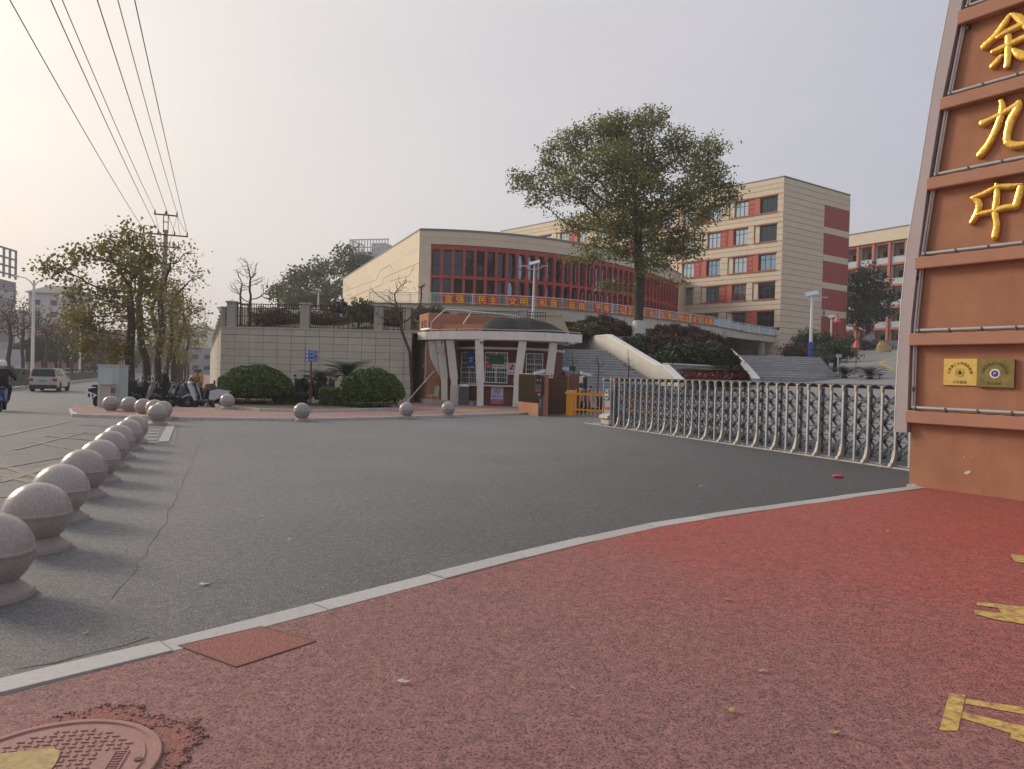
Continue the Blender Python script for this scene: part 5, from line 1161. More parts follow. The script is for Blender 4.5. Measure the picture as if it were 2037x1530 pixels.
def grow(trunk, att, step=.35, infl=4., kill=.6, maxit=90, jit=.12):
    P = [np.array(q, float) for q in trunk]; par = [-1]+list(range(len(trunk)-1)); A = np.array(att); 
    best = np.full(len(A), 1e9); bi = np.zeros(len(A), int); done = 0
    for it in range(maxit):
        new = np.array(P[done:])
        if len(new):
            D = np.linalg.norm(A[:, None]-new[None], axis=2); j = D.argmin(1); dm_ = D[np.arange(len(A)), j]; u = dm_ < best; best[u] = dm_[u]; bi[u] = j[u]+done
        done = len(P); keep = best > kill; A = A[keep]; best = best[keep]; bi = bi[keep]
        if not len(A): break
        act = best < (infl if it > 3 else 99); 
        if not act.any(): act = best <= best.min()+.01
        acc = {}
        for k in np.nonzero(act)[0]:
            v = A[k]-P[bi[k]]; v = v/(np.linalg.norm(v)+1e-9); acc[bi[k]] = acc.get(bi[k], 0)+v
        for i, v in acc.items():
            l_ = np.linalg.norm(v)
            if l_ < 1e-3: continue
            v = v/l_+NR.normal(size=3)*jit; v /= np.linalg.norm(v); P.append(P[i]+v*step); par.append(i)
    return np.array(P), np.array(par)
def radii(P, par, tip=.012, ex=2.2, rmax=None):
    n = len(P); a = np.zeros(n); ch = [[] for _ in range(n)]
    for i in range(1, n): ch[par[i]].append(i)
    for i in range(n-1, -1, -1):
        a[i] = tip**ex if not ch[i] else sum(a[c] for c in ch[i])+tip**ex*.15
    r = a**(1/ex)
    if rmax: r = r*(1+(rmax/r[0]-1)*(r/r[0]))
    return r, ch
def branch_mesh(P, par, r, ch, k=6):
    V = []; Fc = []; n = len(P); frame_ = [None]*n
    def ring(c, d, rad, x=None):
        d = d/(np.linalg.norm(d)+1e-9)
        if x is None: a = np.array((0, 0, 1.)) if abs(d[2]) < .9 else np.array((1., 0, 0)); x = np.cross(d, a)
        x = x-d*x.dot(d); x /= np.linalg.norm(x)+1e-9; y = np.cross(d, x); i0 = len(V)
        for q in range(k): t = 2*math.pi*q/k; V.append(c+(x*math.cos(t)+y*math.sin(t))*rad)
        return i0, x
    base = ring(P[0], P[1]-P[0], r[0]*1.35); cur = {0: base}
    order = range(1, n); 
    for i in order:
        p = par[i]; main = max(ch[p], key=lambda c: r[c]) == i; d = P[i]-P[p]
        if ch[i]: d = d+(P[max(ch[i], key=lambda c: r[c])]-P[i])
        if main and p in cur: s0 = cur[p]
        else: s0 = ring(P[p], P[i]-P[p], min(r[i]*1.1, r[p]))
        e = ring(P[i], d, r[i], s0[1]); cur[i] = e
        Fc += [(s0[0]+q, s0[0]+(q+1) % k, e[0]+(q+1) % k, e[0]+q) for q in range(k)]
    return np.array(V), np.array(Fc)
def ell_pts(c, rad, n):
    v = NR.normal(size=(n, 3)); v /= np.linalg.norm(v, axis=1)[:, None]; return np.array(c)+v*np.array(rad)*(NR.random(n)**.42)[:, None]
def tree(name, lab, cat_, base, trunk, clumps, bark, leaf, n_att=26, step=.35, kill=.55, tip=.012, rmax=.3, leaves=10, lsize=.2, spread=.35, infl=4., bare=0., aspect=.55, grp=None, k=6, twig=True, fill=0):
    """trunk and clump positions in world space; parts: trunk (limbs grown toward the crown) and crown"""
    base = Vector(base); t = thing(name, lab, cat_, base, 0, grp); b = np.array(base)
    tr_ = [np.array(q, float)-b for q in trunk]; fine_ = []
    for a, c in zip(tr_[:-1], tr_[1:]):
        m_ = max(1, int(np.linalg.norm(c-a)/step)); fine_ += [a+(c-a)*i/m_ for i in range(m_)]
    fine_.append(tr_[-1]); att = []; vols = [c[1][0]*c[1][1]*c[1][2] for c in clumps]; mv = sum(vols)/len(vols)
    for (c, rad), v in zip(clumps, vols): att.append(ell_pts(np.array(c)-b, rad, int(max(8, n_att*(v/mv)**.7))))
    P, par = grow(fine_, np.concatenate(att), step, infl, kill); r, ch = radii(P, par, tip, 2.2, rmax)
    V, Fc = branch_mesh(P, par, r, ch, k); np_mesh('trunk', V, Fc, bark, t, True)
    if leaf:
        ends = [i for i in range(len(fine_), len(P)) if r[i] < tip*2.6]; E = P[ends]
        if bare: E = E[NR.random(len(E)) > bare]
        C = np.repeat(E, leaves, 0)+NR.normal(size=(len(E)*leaves, 3))*spread
        if fill:
            for (c, rad), v in zip(clumps, vols):      # leaves gathered in sprays with gaps between
                nf_ = int(fill*(v/mv)**.75); K = ell_pts(np.array(c)-b, rad, max(3, nf_//26)); C = np.concatenate([C, K[NR.integers(0, len(K), nf_)]+NR.normal(size=(nf_, 3))*spread*np.array((1., 1., .6))])
        V, F4 = leaf_quads(C, lsize, aspect); np_mesh('crown', V, F4, leaf, t)
    return t
# --- the big camphor on the mound
Z5 = lambda x, y, d=52.: at(1000+x/3.188, 200+y/3.188, d)
kz = 52/1480/3.188
tb0 = Z5(862, 1490); tb0.z = 4.6
trunkp = [tb0, Z5(862, 1350), Z5(868, 1180, 52.1), Z5(860, 960, 52), Z5(856, 800, 51.9), Z5(850, 690, 52)]
cl = []
for x, y, rx, rz, dy in [(800, 190, 190, 120, 0), (950, 120, 120, 90, 1), (620, 180, 150, 100, -1), (450, 300, 150, 130, 1), (300, 330, 80, 80, 0), (1080, 290, 150, 120, -1), (1340, 290, 95, 80, 1), (1290, 480, 150, 110, -1), (1400, 600, 120, 90, 0), (1150, 600, 170, 100, -2.5),
                     (700, 400, 210, 140, -2.5), (130, 500, 95, 100, 0), (230, 600, 100, 70, -1), (430, 540, 140, 110, -2), (640, 640, 170, 90, 2), (1150, 850, 140, 90, -1), (1040, 950, 160, 65, 2), (700, 830, 140, 70, -2), (440, 800, 100, 50, 0), (420, 1010, 55, 38, 0), (650, 1180, 70, 40, -.5),
                     (940, 430, 190, 120, 2.5), (780, 330, 200, 120, 3), (1000, 720, 150, 80, -2), (1200, 960, 90, 60, 0), (560, 930, 90, 50, 1), (1120, 1160, 60, 20, 1), (840, 760, 170, 90, -3), (930, 860, 150, 80, 3), (760, 960, 120, 55, -1.5), (960, 1020, 130, 50, -2), (560, 760, 140, 70, 2), (1280, 720, 130, 80, 1), (850, 560, 200, 110, -3), (320, 450, 110, 90, 1), (1240, 380, 130, 100, 2), (560, 1010, 80, 40, -1)]:
    cl.append((Z5(x, y, 52+dy), (rx*kz, min(rx*kz, 2.3), rz*kz)))
camph = tree('camphor_tree', 'large spreading evergreen tree with a white-limed trunk base on the mound', 'tree', tb0, trunkp, cl, 'bark', 'leaf_camphor', 50, .33, .55, .014, .34, 12, .20, .30, fill=950)
q = tb0; MB().lathe([(.56, -.3), (.50, .2), (.46, .6), (.44, 1.02), (.40, 1.04)], 20).build('limed_base', 'lime_white', camph, auto=40)
# --- plane trees along the pavement
def ptree(lab, s, p, top, cls, depthk=1., **kw):
    x, y = sp(s, p); z = gz(x, y); pts = [Vector((x, y, z)), Vector((x+.05, y, z+1.4)), Vector((x-.02, y, z+2.5))]+top
    return tree('plane_tree', lab, 'tree', (x, y, z), pts, cls, 'bark', 'leaf_plane', **kw)
def C_(px, py, r, d, ry=None): 
    k = d/1480; return (at(px, py, d), (r*k, (ry or min(r*k, 1.3)), r*k*.85))
d0 = sp(40, -3.3)[1]
ptree('plane tree with thin yellow green leaves beside the utility cabinet', 40, -3.3, [at(262, 650, d0), at(258, 570, d0)], [C_(*a) for a in [(105, 535, 26, d0-1), (140, 520, 24, d0), (150, 585, 30, d0+1), (190, 505, 30, d0-.6), (170, 640, 34, d0-1), (200, 680, 30, d0), (225, 490, 30, d0+1), (250, 530, 34, d0-1.4), (285, 570, 34, d0-1), (225, 590, 36, d0+1.4), (160, 690, 22, d0), (225, 700, 24, d0-1), (285, 650, 28, d0+.8), (260, 475, 28, d0), (300, 515, 28, d0+.5), (130, 630, 22, d0+.5)]],
      n_att=62, step=.22, kill=.27, tip=.008, rmax=.21, leaves=13, lsize=.165, spread=.28, bare=.12, aspect=.85, infl=3.)
d1 = sp(50, -2.6)[1]
ptree('plane tree with sparse brown leaves in front of the utility pole', 50, -2.6, [at(322, 650, d1), at(318, 590, d1)], [C_(*a) for a in [(340, 520, 28, d1), (372, 500, 24, d1-1), (385, 550, 24, d1), (350, 580, 32, d1-1), (392, 615, 24, d1+1), (330, 640, 26, d1-1), (375, 670, 22, d1), (305, 545, 28, d1+1), (300, 485, 22, d1), (360, 620, 26, d1+1), (290, 610, 24, d1+.5)]],
      n_att=56, step=.24, kill=.30, tip=.008, rmax=.22, leaves=7, lsize=.155, spread=.30, bare=.32, aspect=.85, infl=3.)
d2 = sp(45, -2.9)[1]
pl3 = ptree('leaning plane tree trunk between the two larger plane trees', 45, -2.9, [at(281, 690, d2), at(276, 600, d2+.5)], [C_(*a) for a in [(270, 520, 30, d2), (240, 560, 30, d2+1), (300, 560, 30, d2), (285, 480, 26, d2), (240, 620, 30, d2+1.5), (320, 600, 26, d2+1), (330, 680, 22, d2+1)]],
      n_att=50, step=.26, kill=.32, tip=.008, rmax=.20, leaves=8, lsize=.155, spread=.30, bare=.25, aspect=.85, infl=3.)
labs = ['fourth', 'fifth', 'sixth', 'seventh', 'eighth', 'ninth', 'tenth', 'eleventh']
for i, (s, p, k) in enumerate([(57, -2.5, 1.0), (64, -2.7, .95), (72, -2.5, 1.05), (81, -2.6, .92), (92, -2.6, 1.), (105, -2.6, .95), (122, -2.6, 1.05), (145, -2.6, 1.)]):
    o = copy_tree(pl3); x, y = sp(s, p); o.location = (x, y, gz(x, y)); o.rotation_euler.z = 1.3+i*1.7; o.scale = (k, k, k); o['label'] = 'thin-leaved plane tree, %s in the pavement row counted from the utility cabinet' % labs[i]; o['group'] = 'plane trees along the pavement'
# --- brown thin trees across the street (one grown, the rest turned and scaled copies)
x, y = sp(75, -22); b0 = Vector((x, y, -.55))
brn = tree('street_tree', 'x', 'tree', b0, [b0, b0+Vector((.1, 0, 2.2)), b0+Vector((0, .1, 3.2))], [((x+dx, y+dy, z), (1.3, 1.3, 1.0)) for dx, dy, z in ((0, 0, 6.6), (1.6, .5, 5.6), (-1.5, -.3, 5.7), (.4, 1.4, 5.3), (-.5, -1.4, 5.4), (2.2, -.8, 4.8), (-2.1, .9, 4.9), (0, 0, 5.2))],
           'bark_brown', 'leaf_brown', 34, .28, .42, .012, .17, 4, .17, .25, 3., .35, .8, 'brown trees across the street')
tl = ['beside the commercial block', 'left of the first street lamp', 'just behind the first street lamp', 'in front of the faded red building', 'at the right end of the faded red building', 'before the second street lamp', 'behind the second street lamp', 'before the long low building', 'far along the green fence', 'behind the third street lamp', 'farthest along the side road', 'over the parked dark car']
for i, (px, d) in enumerate([(-20, 74), (45, 82), (92, 86), (118, 92), (142, 98), (165, 104), (188, 110), (205, 118), (228, 128), (250, 140), (300, 175), (18, 70)]):
    o = brn if i == 0 else copy_tree(brn); q = at(px, 745, d); o.location = (q.x, q.y, -.6); o.rotation_euler.z = i*2.1; k = .95+.22*((i*37) % 10)/10; o.scale = (k, k, k*(1.05)); o['label'] = 'brown thin-leaved street tree '+tl[i]; o['group'] = 'brown trees across the street'
# darker evergreen belt behind the side road
x, y = -60., 120.; eb = Vector((x, y, -.6))
ev = tree('evergreen_tree', 'x', 'tree', eb, [eb, eb+Vector((0, 0, 1.5))], [((x+dx, y+dy, z), (1.9, 1.9, 1.3)) for dx, dy, z in ((0, 0, 4.8), (1.9, 0, 3.4), (-1.9, .4, 3.5), (.3, 1.9, 3.2), (-.3, -1.9, 3.1))], 'bark', 'leaf_dark', 22, .4, .7, .02, .2, 12, .38, .45, 4., fill=420)
el = ['behind the dark parked cars', 'behind the silver parked cars', 'behind the white off-road car', 'right of the white off-road car', 'behind the green fence', 'behind the far end of the green fence', 'left of the third street lamp', 'right of the third street lamp', 'behind the plane tree trunks']
for i, (px, d) in enumerate([(60, 125), (85, 120), (112, 128), (135, 132), (160, 140), (186, 146), (215, 158), (245, 168), (285, 190)]):
    o = ev if i == 0 else copy_tree(ev); q = at(px, 745, d); o.location = (q.x, q.y, -.6); o.rotation_euler.z = i*1.3; k = .95+.35*((i*53) % 10)/10; o.scale = (k*1.1, k*1.1, k); o['label'] = 'dark evergreen tree in the belt '+el[i]; o['group'] = 'evergreen belt beyond the side road'
# --- bare trees on the bank
def bare(lab, base, trunk, cls, **kw): return tree('bare_tree', lab, 'tree', base, trunk, cls, 'bark_brown', None, **kw)
b = at(497, 655, 41); b.z = bz(41)
bare('leafless tree standing behind the iron fence at the wall corner', b, [b, b+Vector((-.05, 0, 1.0)), b+Vector((0, 0, 1.5))], [C_(470, 570, 18, 41), C_(495, 540, 20, 41), C_(520, 560, 18, 41), C_(482, 520, 12, 41), C_(535, 590, 14, 41), C_(460, 600, 10, 41), C_(510, 525, 10, 41)], n_att=70, step=.13, kill=.14, tip=.008, rmax=.085, infl=2.5)
b = at(478, 655, 42); b.z = bz(42)
bare('second slimmer leafless tree behind the fence at the wall corner', b, [b, b+Vector((0, 0, 1.2))], [C_(472, 540, 10, 42), C_(488, 570, 12, 42), C_(462, 575, 8, 42)], n_att=60, step=.13, kill=.14, tip=.007, rmax=.055, infl=2.5)
b = at(822, 765, 37.1); b.z = .1
bare('leafless sprawling tree between retaining wall and booth', b, [b, at(815, 700, 37.2), at(800, 660, 37.2)], [C_(770, 590, 24, 37.2), C_(800, 565, 24, 37.3), C_(745, 620, 16, 37.2), C_(835, 570, 20, 37.4), C_(760, 640, 16, 37.2), C_(740, 575, 12, 37.2), C_(845, 620, 14, 37.6)], n_att=44, step=.15, kill=.17, tip=.007, rmax=.075, infl=2.5)
b = at(553, 640, 46); b.z = bz(46)
bare('thin leafless sapling behind the iron fence', b, [b, b+Vector((0, 0, 1.0))], [C_(553, 560, 8, 46), C_(545, 580, 8, 46)], n_att=16, step=.16, kill=.2, tip=.008, rmax=.04, infl=2.5)
for px, py, d, w in ((1140, 720, 36.2, 'left'), (1190, 725, 36.0, 'middle'), (1250, 730, 36.0, 'right')):
    b = at(px, 752, d); b.z = max(gz(b.x, b.y), .5)
    bare('%s leafless sapling in front of the grey entrance steps' % {'left': 'small', 'middle': 'bushy', 'right': 'tallest'}[w], b, [b, b+Vector((0, 0, .3))], [C_(px, py-14, 10, d), C_(px-8, py-4, 8, d), C_(px+9, py-2, 8, d)]+([C_(px, py-30, 8, d)] if w == 'right' else []), n_att=14, step=.1, kill=.13, tip=.006, rmax=.03, infl=2.)
# --- green trees behind
g0 = at(640, 640, 135); g0.z = 4
tree('evergreen_tree', 'broad green tree crown rising behind the bank left of the hall', 'tree', g0, [g0, g0+Vector((0, 0, 4))], [C_(*a, 3.) for a in [(560, 580, 26, 134), (600, 560, 34, 132), (640, 540, 32, 136), (690, 520, 34, 140), (650, 590, 40, 130), (700, 570, 34, 138), (580, 600, 30, 130), (615, 600, 34, 134), (725, 520, 20, 141)]], 'bark', 'leaf_far', 40, .9, 1.4, .04, .5, 12, .62, .8, 9., fill=700)
g0 = at(1728, 690, 112); g0.z = 8.0
tree('conifer_tree', 'dark drooping conifer in front of the dormitory', 'tree', g0, [g0, at(1727, 640, 112), at(1725, 560, 112)], [C_(*a, 2.5) for a in [(1722, 545, 26, 112), (1705, 570, 24, 112), (1745, 570, 24, 112), (1720, 590, 32, 111), (1700, 610, 24, 111), (1750, 605, 26, 112), (1765, 590, 14, 112), (1730, 625, 30, 110), (1705, 640, 16, 111), (1760, 620, 14, 112)]], 'bark', 'leaf_dark', 40, .7, 1.0, .03, .40, 12, .50, .55, 8., fill=260)
# --- clipped shrubs
def dome_pts(n, rx, ry, rz, box=0., wob=.03):
    v = NR.normal(size=(n, 3)); v[:, 2] = np.abs(v[:, 2])*1.1-.25; v /= np.linalg.norm(v, axis=1)[:, None]
    if box: v = np.sign(v)*np.abs(v)**box; v /= np.abs(v).max(1)[:, None]**.9
    s = 1+wob*np.sin(v[:, 0]*9+v[:, 2]*7)+wob*.7*np.sin(v[:, 1]*13+v[:, 0]*17+2)+NR.normal(size=n)*.02+np.where(NR.random(n) > .97, NR.random(n)*.06, 0)
    return v*s[:, None]*np.array((rx, ry, rz)), v
def topiary(name, lab, base, rx, ry, rz, leaf, n, ls, box=0., wob=.03, cz=.42, cat_='shrub', grp=None, core='leaf_dark', loose=0.):
    t = thing(name, lab, cat_, base, 0, grp); C, v = dome_pts(n, rx, ry, rz*(1-cz), box, wob)
    if loose: C = C*(1+NR.normal(size=(n, 1))*loose*.7+loose*np.sin(v[:, :1]*5+v[:, 1:2]*4+base[0])*.8)
    C[:, 2] += rz*cz; C[:, 2] = np.maximum(C[:, 2], .04)
    V, F4 = leaf_quads(C, ls, .6, v, .35); np_mesh('foliage', V, F4, leaf, t)
    k9 = .95-loose*1.2; C2, v2 = dome_pts(n//3, rx*k9, ry*k9, rz*(1-cz)*k9, box, wob); C2[:, 2] += rz*cz; C2[:, 2] = np.maximum(C2[:, 2], .03); V, F4 = leaf_quads(C2, ls*1.6, .7, v2, .5); np_mesh('inner_foliage', V, F4, leaf, t)
    u, w = 18, 10; CV = []; CF = []
    for j in range(w+1):
        for i in range(u):
            a = 2*math.pi*i/u; e = -.5+math.pi*.5*j/w*1.3; e = min(e, math.pi/2); d = Vector((math.cos(a)*math.cos(e), math.sin(a)*math.cos(e), math.sin(e)))
            if box: d = Vector(tuple(math.copysign(abs(c)**box, c) for c in d)); d = d/max(abs(c) for c in d)**.9
            kq = .90-loose*1.8; CV.append((d.x*rx*kq, d.y*ry*kq, max(.0, d.z*rz*(1-cz)*kq+rz*cz)))
    for j in range(w): CF += [(j*u+i, j*u+(i+1) % u, j*u+u+(i+1) % u, j*u+u+i) for i in range(u)]
    mk('inner_twigs', CV, CF, core, t, True); return t
def gpt(px, py, z=.1): return on(px, py, z)
b = at(508, 812, 31.6); topiary('clipped_shrub', 'large clipped round green shrub at the street end of the bed', (b.x, b.y, .10), 1.50, 1.3, 1.62, 'leaf_topiary', 15000, .095)
b = at(739, 812, 31.2); topiary('clipped_shrub', 'clipped round green shrub nearest the guard booth', (b.x, b.y, .10), 1.29, 1.2, 1.62, 'leaf_topiary', 13000, .095)
b = at(660, 808, 31.8); topiary('clipped_hedge', 'small box-shaped clipped hedge beside the right dome', (b.x, b.y, .08), .45, .45, .78, 'leaf_topiary', 4000, .06, .45, .01)
b = at(578, 806, 31.8); topiary('clipped_hedge', 'low dark clipped hedge at the foot of the left dome', (b.x, b.y, .08), .65, .5, .52, 'leaf_dark', 3500, .06, .5, .01)
# planted bed
bed = [on(a, c, .08) for a, c in ((428, 802), (432, 811), (520, 818), (620, 820), (700, 818), (790, 815))]+[Vector((-5.1, 33.6, 0)), Vector((-6.0, 36.9, 0)), Vector((-14.0, 36.9, 0))]
bedo = slab_poly('planted_bed', [(q.x, q.y) for q in bed], .0, .13, 'dry_bank', kind='structure')
for a, c in along([(q.x, q.y) for q in bed[:6]], .9): 
    m_ = (a+c)/2; d = c-a; blk('edging_stone', bedo, 'pale_kerb', (m_.x, m_.y, .10), (d.length-.01, .12, .15), (0, 0, math.atan2(d.y, d.x)))
bl = []
xs = NR.uniform(-14.5, -5.3, 5200); ys = NR.uniform(30.6, 34.5, 5200)
def inpoly(x, y, P):
    c = np.zeros(len(x), bool); j = len(P)-1
    for i in range(len(P)):
        xi, yi, xj, yj = P[i].x, P[i].y, P[j].x, P[j].y; c ^= ((yi > y) != (yj > y)) & (x < (xj-xi)*(y-yi)/(yj-yi+1e-9)+xi); j = i
    return c
mk_ = inpoly(xs, ys, bed); xs, ys = xs[mk_], ys[mk_]; n = len(xs); an = NR.random(n)*6.28; h = .05+.09*NR.random(n); w_ = .012
B = np.stack([xs, ys, np.full(n, .125)], 1); dx = np.stack([np.cos(an)*w_, np.sin(an)*w_, np.zeros(n)], 1); tp_ = B+np.stack([NR.normal(size=n)*.04, NR.normal(size=n)*.04, h], 1)
tag(np_mesh('grass', np.stack([B-dx, B+dx, tp_], 1).reshape(-1, 3), np.arange(3*n).reshape(-1, 3), 'leaf_grass'), 'short rough grass in the planted bed', 'grass', kind='stuff')
M('boulder', (.36, .34, .31), .9, var=.25, scale=4, bump=.6, bscale=12); M('boulder_yellow', (.44, .30, .13), .9, var=.25, scale=2, bump=.6, bscale=8)
def rock(lab, loc, r, m):
    bm = bmesh.new(); bmesh.ops.create_icosphere(bm, subdivisions=2, radius=1)
    for v in bm.verts: v.co *= 1+.18*math.sin(v.co.x*4+loc[0])+.12*math.cos(v.co.y*5+v.co.z*3); v.co = Vector((v.co.x*r[0], v.co.y*r[1], v.co.z*r[2]))
    me = bpy.data.meshes.new('boulder'); bm.to_mesh(me); bm.free(); me.materials.append(mat(m)); return tag(link('boulder', me, None, loc), lab, 'rock')
b = at(625, 806, 32.2); rock('flat pale boulder in the planted bed behind the sign post', (b.x, b.y, .2), (.36, .26, .17), 'boulder'); b = at(644, 805, 32.4); rock('small white boulder between sign post and box hedge', (b.x, b.y, .22), (.16, .15, .2), 'boulder')
b = at(1697, 704, 84); rock('yellow boulder on the verge under the side stair wall', (b.x, b.y, b.z+.3), (.62, .5, .85), 'boulder_yellow'); b = at(1757, 700, 82); rock('larger yellow boulder beside the driveway', (b.x, b.y, b.z+.3), (.85, .6, .8), 'boulder_yellow')
# cycads
def cycad(lab, base, h, L, n=34, nl=22, seed=1):
    rg = random.Random(seed); t = thing('cycad', lab, 'cycad', base); MB().lathe([(.16, -.1), (.18, .1), (.15, h*.6), (.13, h)], 12).build('trunk', 'bark', t, auto=40)
    V = []; Fc = []
    for k in range(n):
        az = k*2.399+rg.uniform(-.2, .2); el = R(rg.uniform(5, 80)); l_ = L*rg.uniform(.8, 1.05); P = []
        for j in range(nl+1):
            f = j/nl; e = el-f*f*R(75); P.append((f*l_*math.cos(e*.85+.0)*(.85), h+f*l_*math.sin(el)*(1-.28*f)-.20*l_*f*f))
        ca, sa = math.cos(az), math.sin(az)
        for j in range(2, nl):
            r_, z_ = P[j]; f = j/nl; ll = l_*.20*math.sin(math.pi*min(1, f*.85+.12)); c = Vector((r_*ca, r_*sa, z_)); fw = Vector((P[j+1][0]*ca, P[j+1][0]*sa, P[j+1][1]))-c; fw.normalize(); sdv = Vector((-sa, ca, .25))
            for sgn_ in (-1, 1):
                dv = (sdv if sgn_ > 0 else Vector((sa, -ca, .25)))+fw*.7; i0 = len(V); V += [c-fw*.012, c+fw*.014, c+dv*ll]; Fc.append((i0, i0+1, i0+2))
        i0 = len(V)
        for j in range(nl): a_, b_ = P[j], P[j+1]; i0 = len(V); V += [(a_[0]*ca, a_[0]*sa, a_[1]), (b_[0]*ca, b_[0]*sa, b_[1]), (b_[0]*ca, b_[0]*sa, b_[1]+.014)]; Fc.append((i0, i0+1, i0+2))
    np_mesh('fronds', [tuple(v) for v in V], Fc, 'leaf_cycad', t); return t
b = at(690, 790, 34.6); cycad('tall cycad palm in the bed in front of the tiled wall', (b.x, b.y, .1), 1.25, 1.5, 60, 26, 1); b = at(632, 795, 34.2); cycad('smaller cycad palm behind the blue direction signs', (b.x, b.y, .1), .95, 1.2, 44, 22, 2)
for px, py, d, h, L, lab in [(1680, 738, 43, .55, 1.15, 'cycad at the foot of the plaza steps'), (1730, 748, 41, .12, 1.2, 'low cycad beside the driveway edge'), (1662, 715, 50, .6, 1.2, 'dark cycad halfway up beside the plaza steps'), (1645, 712, 54, .6, 1.2, 'cycad at the top edge of the plaza steps')]:
    b = at(px, py, d); zb_ = gz(b.x, b.y); cycad(lab, (b.x, b.y, zb_), max(.15, b.z-zb_-.25), L, 44, 22, px)
# purple hedges on the mound
hl = ['under the walkway left of the big tree', 'left of the big tree trunk', 'at the foot of the limed trunk', 'right of the limed trunk', 'above the sloping stair parapet', 'in the middle of the mound below the tree', 'under the walkway right of the tree', 'next to the walkway column', 'along the planter wall', 'above the right end of the planter wall', 'beside the parapet crest', 'lowest beside the parapet']
for i, (px, py, d, rx, rz, lf) in enumerate([(1195, 655, 54, 1.6, .8, 'leaf_purple'), (1222, 664, 53, 1.3, .75, 'leaf_purple'), (1290, 698, 49.5, 1.5, .8, 'leaf_purple'), (1335, 674, 53, 1.7, .85, 'leaf_purple'), (1268, 700, 46.5, 1.4, .8, 'leaf_dark'), (1320, 702, 46, 1.9, .9, 'leaf_purple'), (1365, 680, 54, 1.9, .9, 'leaf_purple'), (1400, 690, 50, 1.6, .8, 'leaf_purple'), (1360, 714, 44, 1.7, .7, 'leaf_dark'), (1410, 716, 45, 1.4, .9, 'leaf_dark'), (1170, 668, 50, 1.4, .7, 'leaf_grass'), (1312, 722, 42.3, 1.0, .4, 'leaf_dark')]):
    b = at(px, py, d); topiary('mound_shrub', ('dark purple-leaved' if lf == 'leaf_purple' else 'dark green')+' mounded shrub '+hl[i], (b.x, b.y, b.z-rz*1.1), rx, 1.4, rz*2.2, lf, 4200, .15, 0, .10, .5, core='leaf_dark', grp='shrubs on the tree mound', loose=.08)
b = at(1428, 722, 43.5); topiary('spreading_shrub', 'green shrub overhanging the right end of the planter wall', (b.x, b.y, b.z-.3), 1.1, .9, 1.2, 'leaf_dark', 3500, .12, 0, .12, .4)
# red bedding flowers
a_, b_ = at(1350, 748, 38.8), at(1478, 750, 42.0); n = 1100; f = NR.random(n)[:, None]; C = np.array(a_)*(1-f)+np.array(b_)*f+NR.normal(size=(n, 3))*np.array((.25, .45, .10)); V, F4 = leaf_quads(C, .13, .8)
tag(np_mesh('red_flowers', V, F4, 'leaf_red'), 'bed of red bedding plants in front of the planter wall', 'flowers', kind='stuff')
# scrub on the bank
for i, (px, py, d, rx, rz, lf, lab) in enumerate([(545, 640, 44, 1.1, .7, 'leaf_brown', 'dry brown shrub behind the first fence bay'), (595, 642, 46, .9, .6, 'leaf_grass', 'olive shrub behind the pillar between fence bays'), (678, 618, 44, .5, .45, 'leaf_purple', 'small dark red shrub behind the second fence bay'), (720, 632, 43, .8, .9, 'leaf_far', 'green leafy shrub behind the second fence bay'), (640, 640, 47, 1.4, .6, 'leaf_brown', 'low brown scrub behind the second fence bay'), (780, 640, 46, 1.3, .8, 'leaf_brown', 'brown scrub behind the third fence bay'), (860, 632, 48, 1.2, .6, 'leaf_grass', 'olive scrub above the booth roof'),
                                                     (1605, 690, 82, 1.3, 1.6, 'leaf_dark', 'round dark bush at the end wall left of the blue-based lamp'), (1640, 695, 84, 1.2, 1.6, 'leaf_dark', 'dark bush right of the blue-based lamp'), (1590, 704, 78, 1.7, .9, 'leaf_purple', 'low dark shrub below the end wall'), (1690, 690, 96, 4.5, 1.0, 'leaf_purple', 'long dark shrub bank beside the side stairs'), (1660, 706, 64, 1.6, 1.2, 'leaf_dark', 'dark shrub between steps and driveway')]):
    b = at(px, py, d); topiary('scrub_bush', lab, (b.x, b.y, b.z-rz), rx*1.1, min(rx, 1.5), rz*2, lf, 1700, .15*max(1, d/60), 0, .15, .5, grp=None, loose=.17)
b = at(715, 612, 43); t = thing('banana_plant', 'bright green broad-leaved plant showing above the iron fence', 'plant', (b.x, b.y, bz(43)))
for k in range(7):
    a = k*.9; V = []; l_ = 1.0; top = b.z-bz(43)+.35
    for j in range(7): f = j/6; V += [Vector((math.cos(a)*.55*f+s_*-math.sin(a)*.16*math.sin(math.pi*(f*.9+.08)), math.sin(a)*.55*f+s_*math.cos(a)*.16*math.sin(math.pi*(f*.9+.08)), top-.75+.75*f*(1.5-.6*f)+(.02 if s_ else 0))) for s_ in (-1, 0, 1)]
    mk('leaf', V, [q for j in range(6) for q in ((j*3, j*3+1, j*3+4, j*3+3), (j*3+1, j*3+2, j*3+5, j*3+4))], 'leaf_topiary', t, True)
MB().cyl((0, 0, .4), .06, 1.2, 8).build('stem', 'leaf_grass', t)
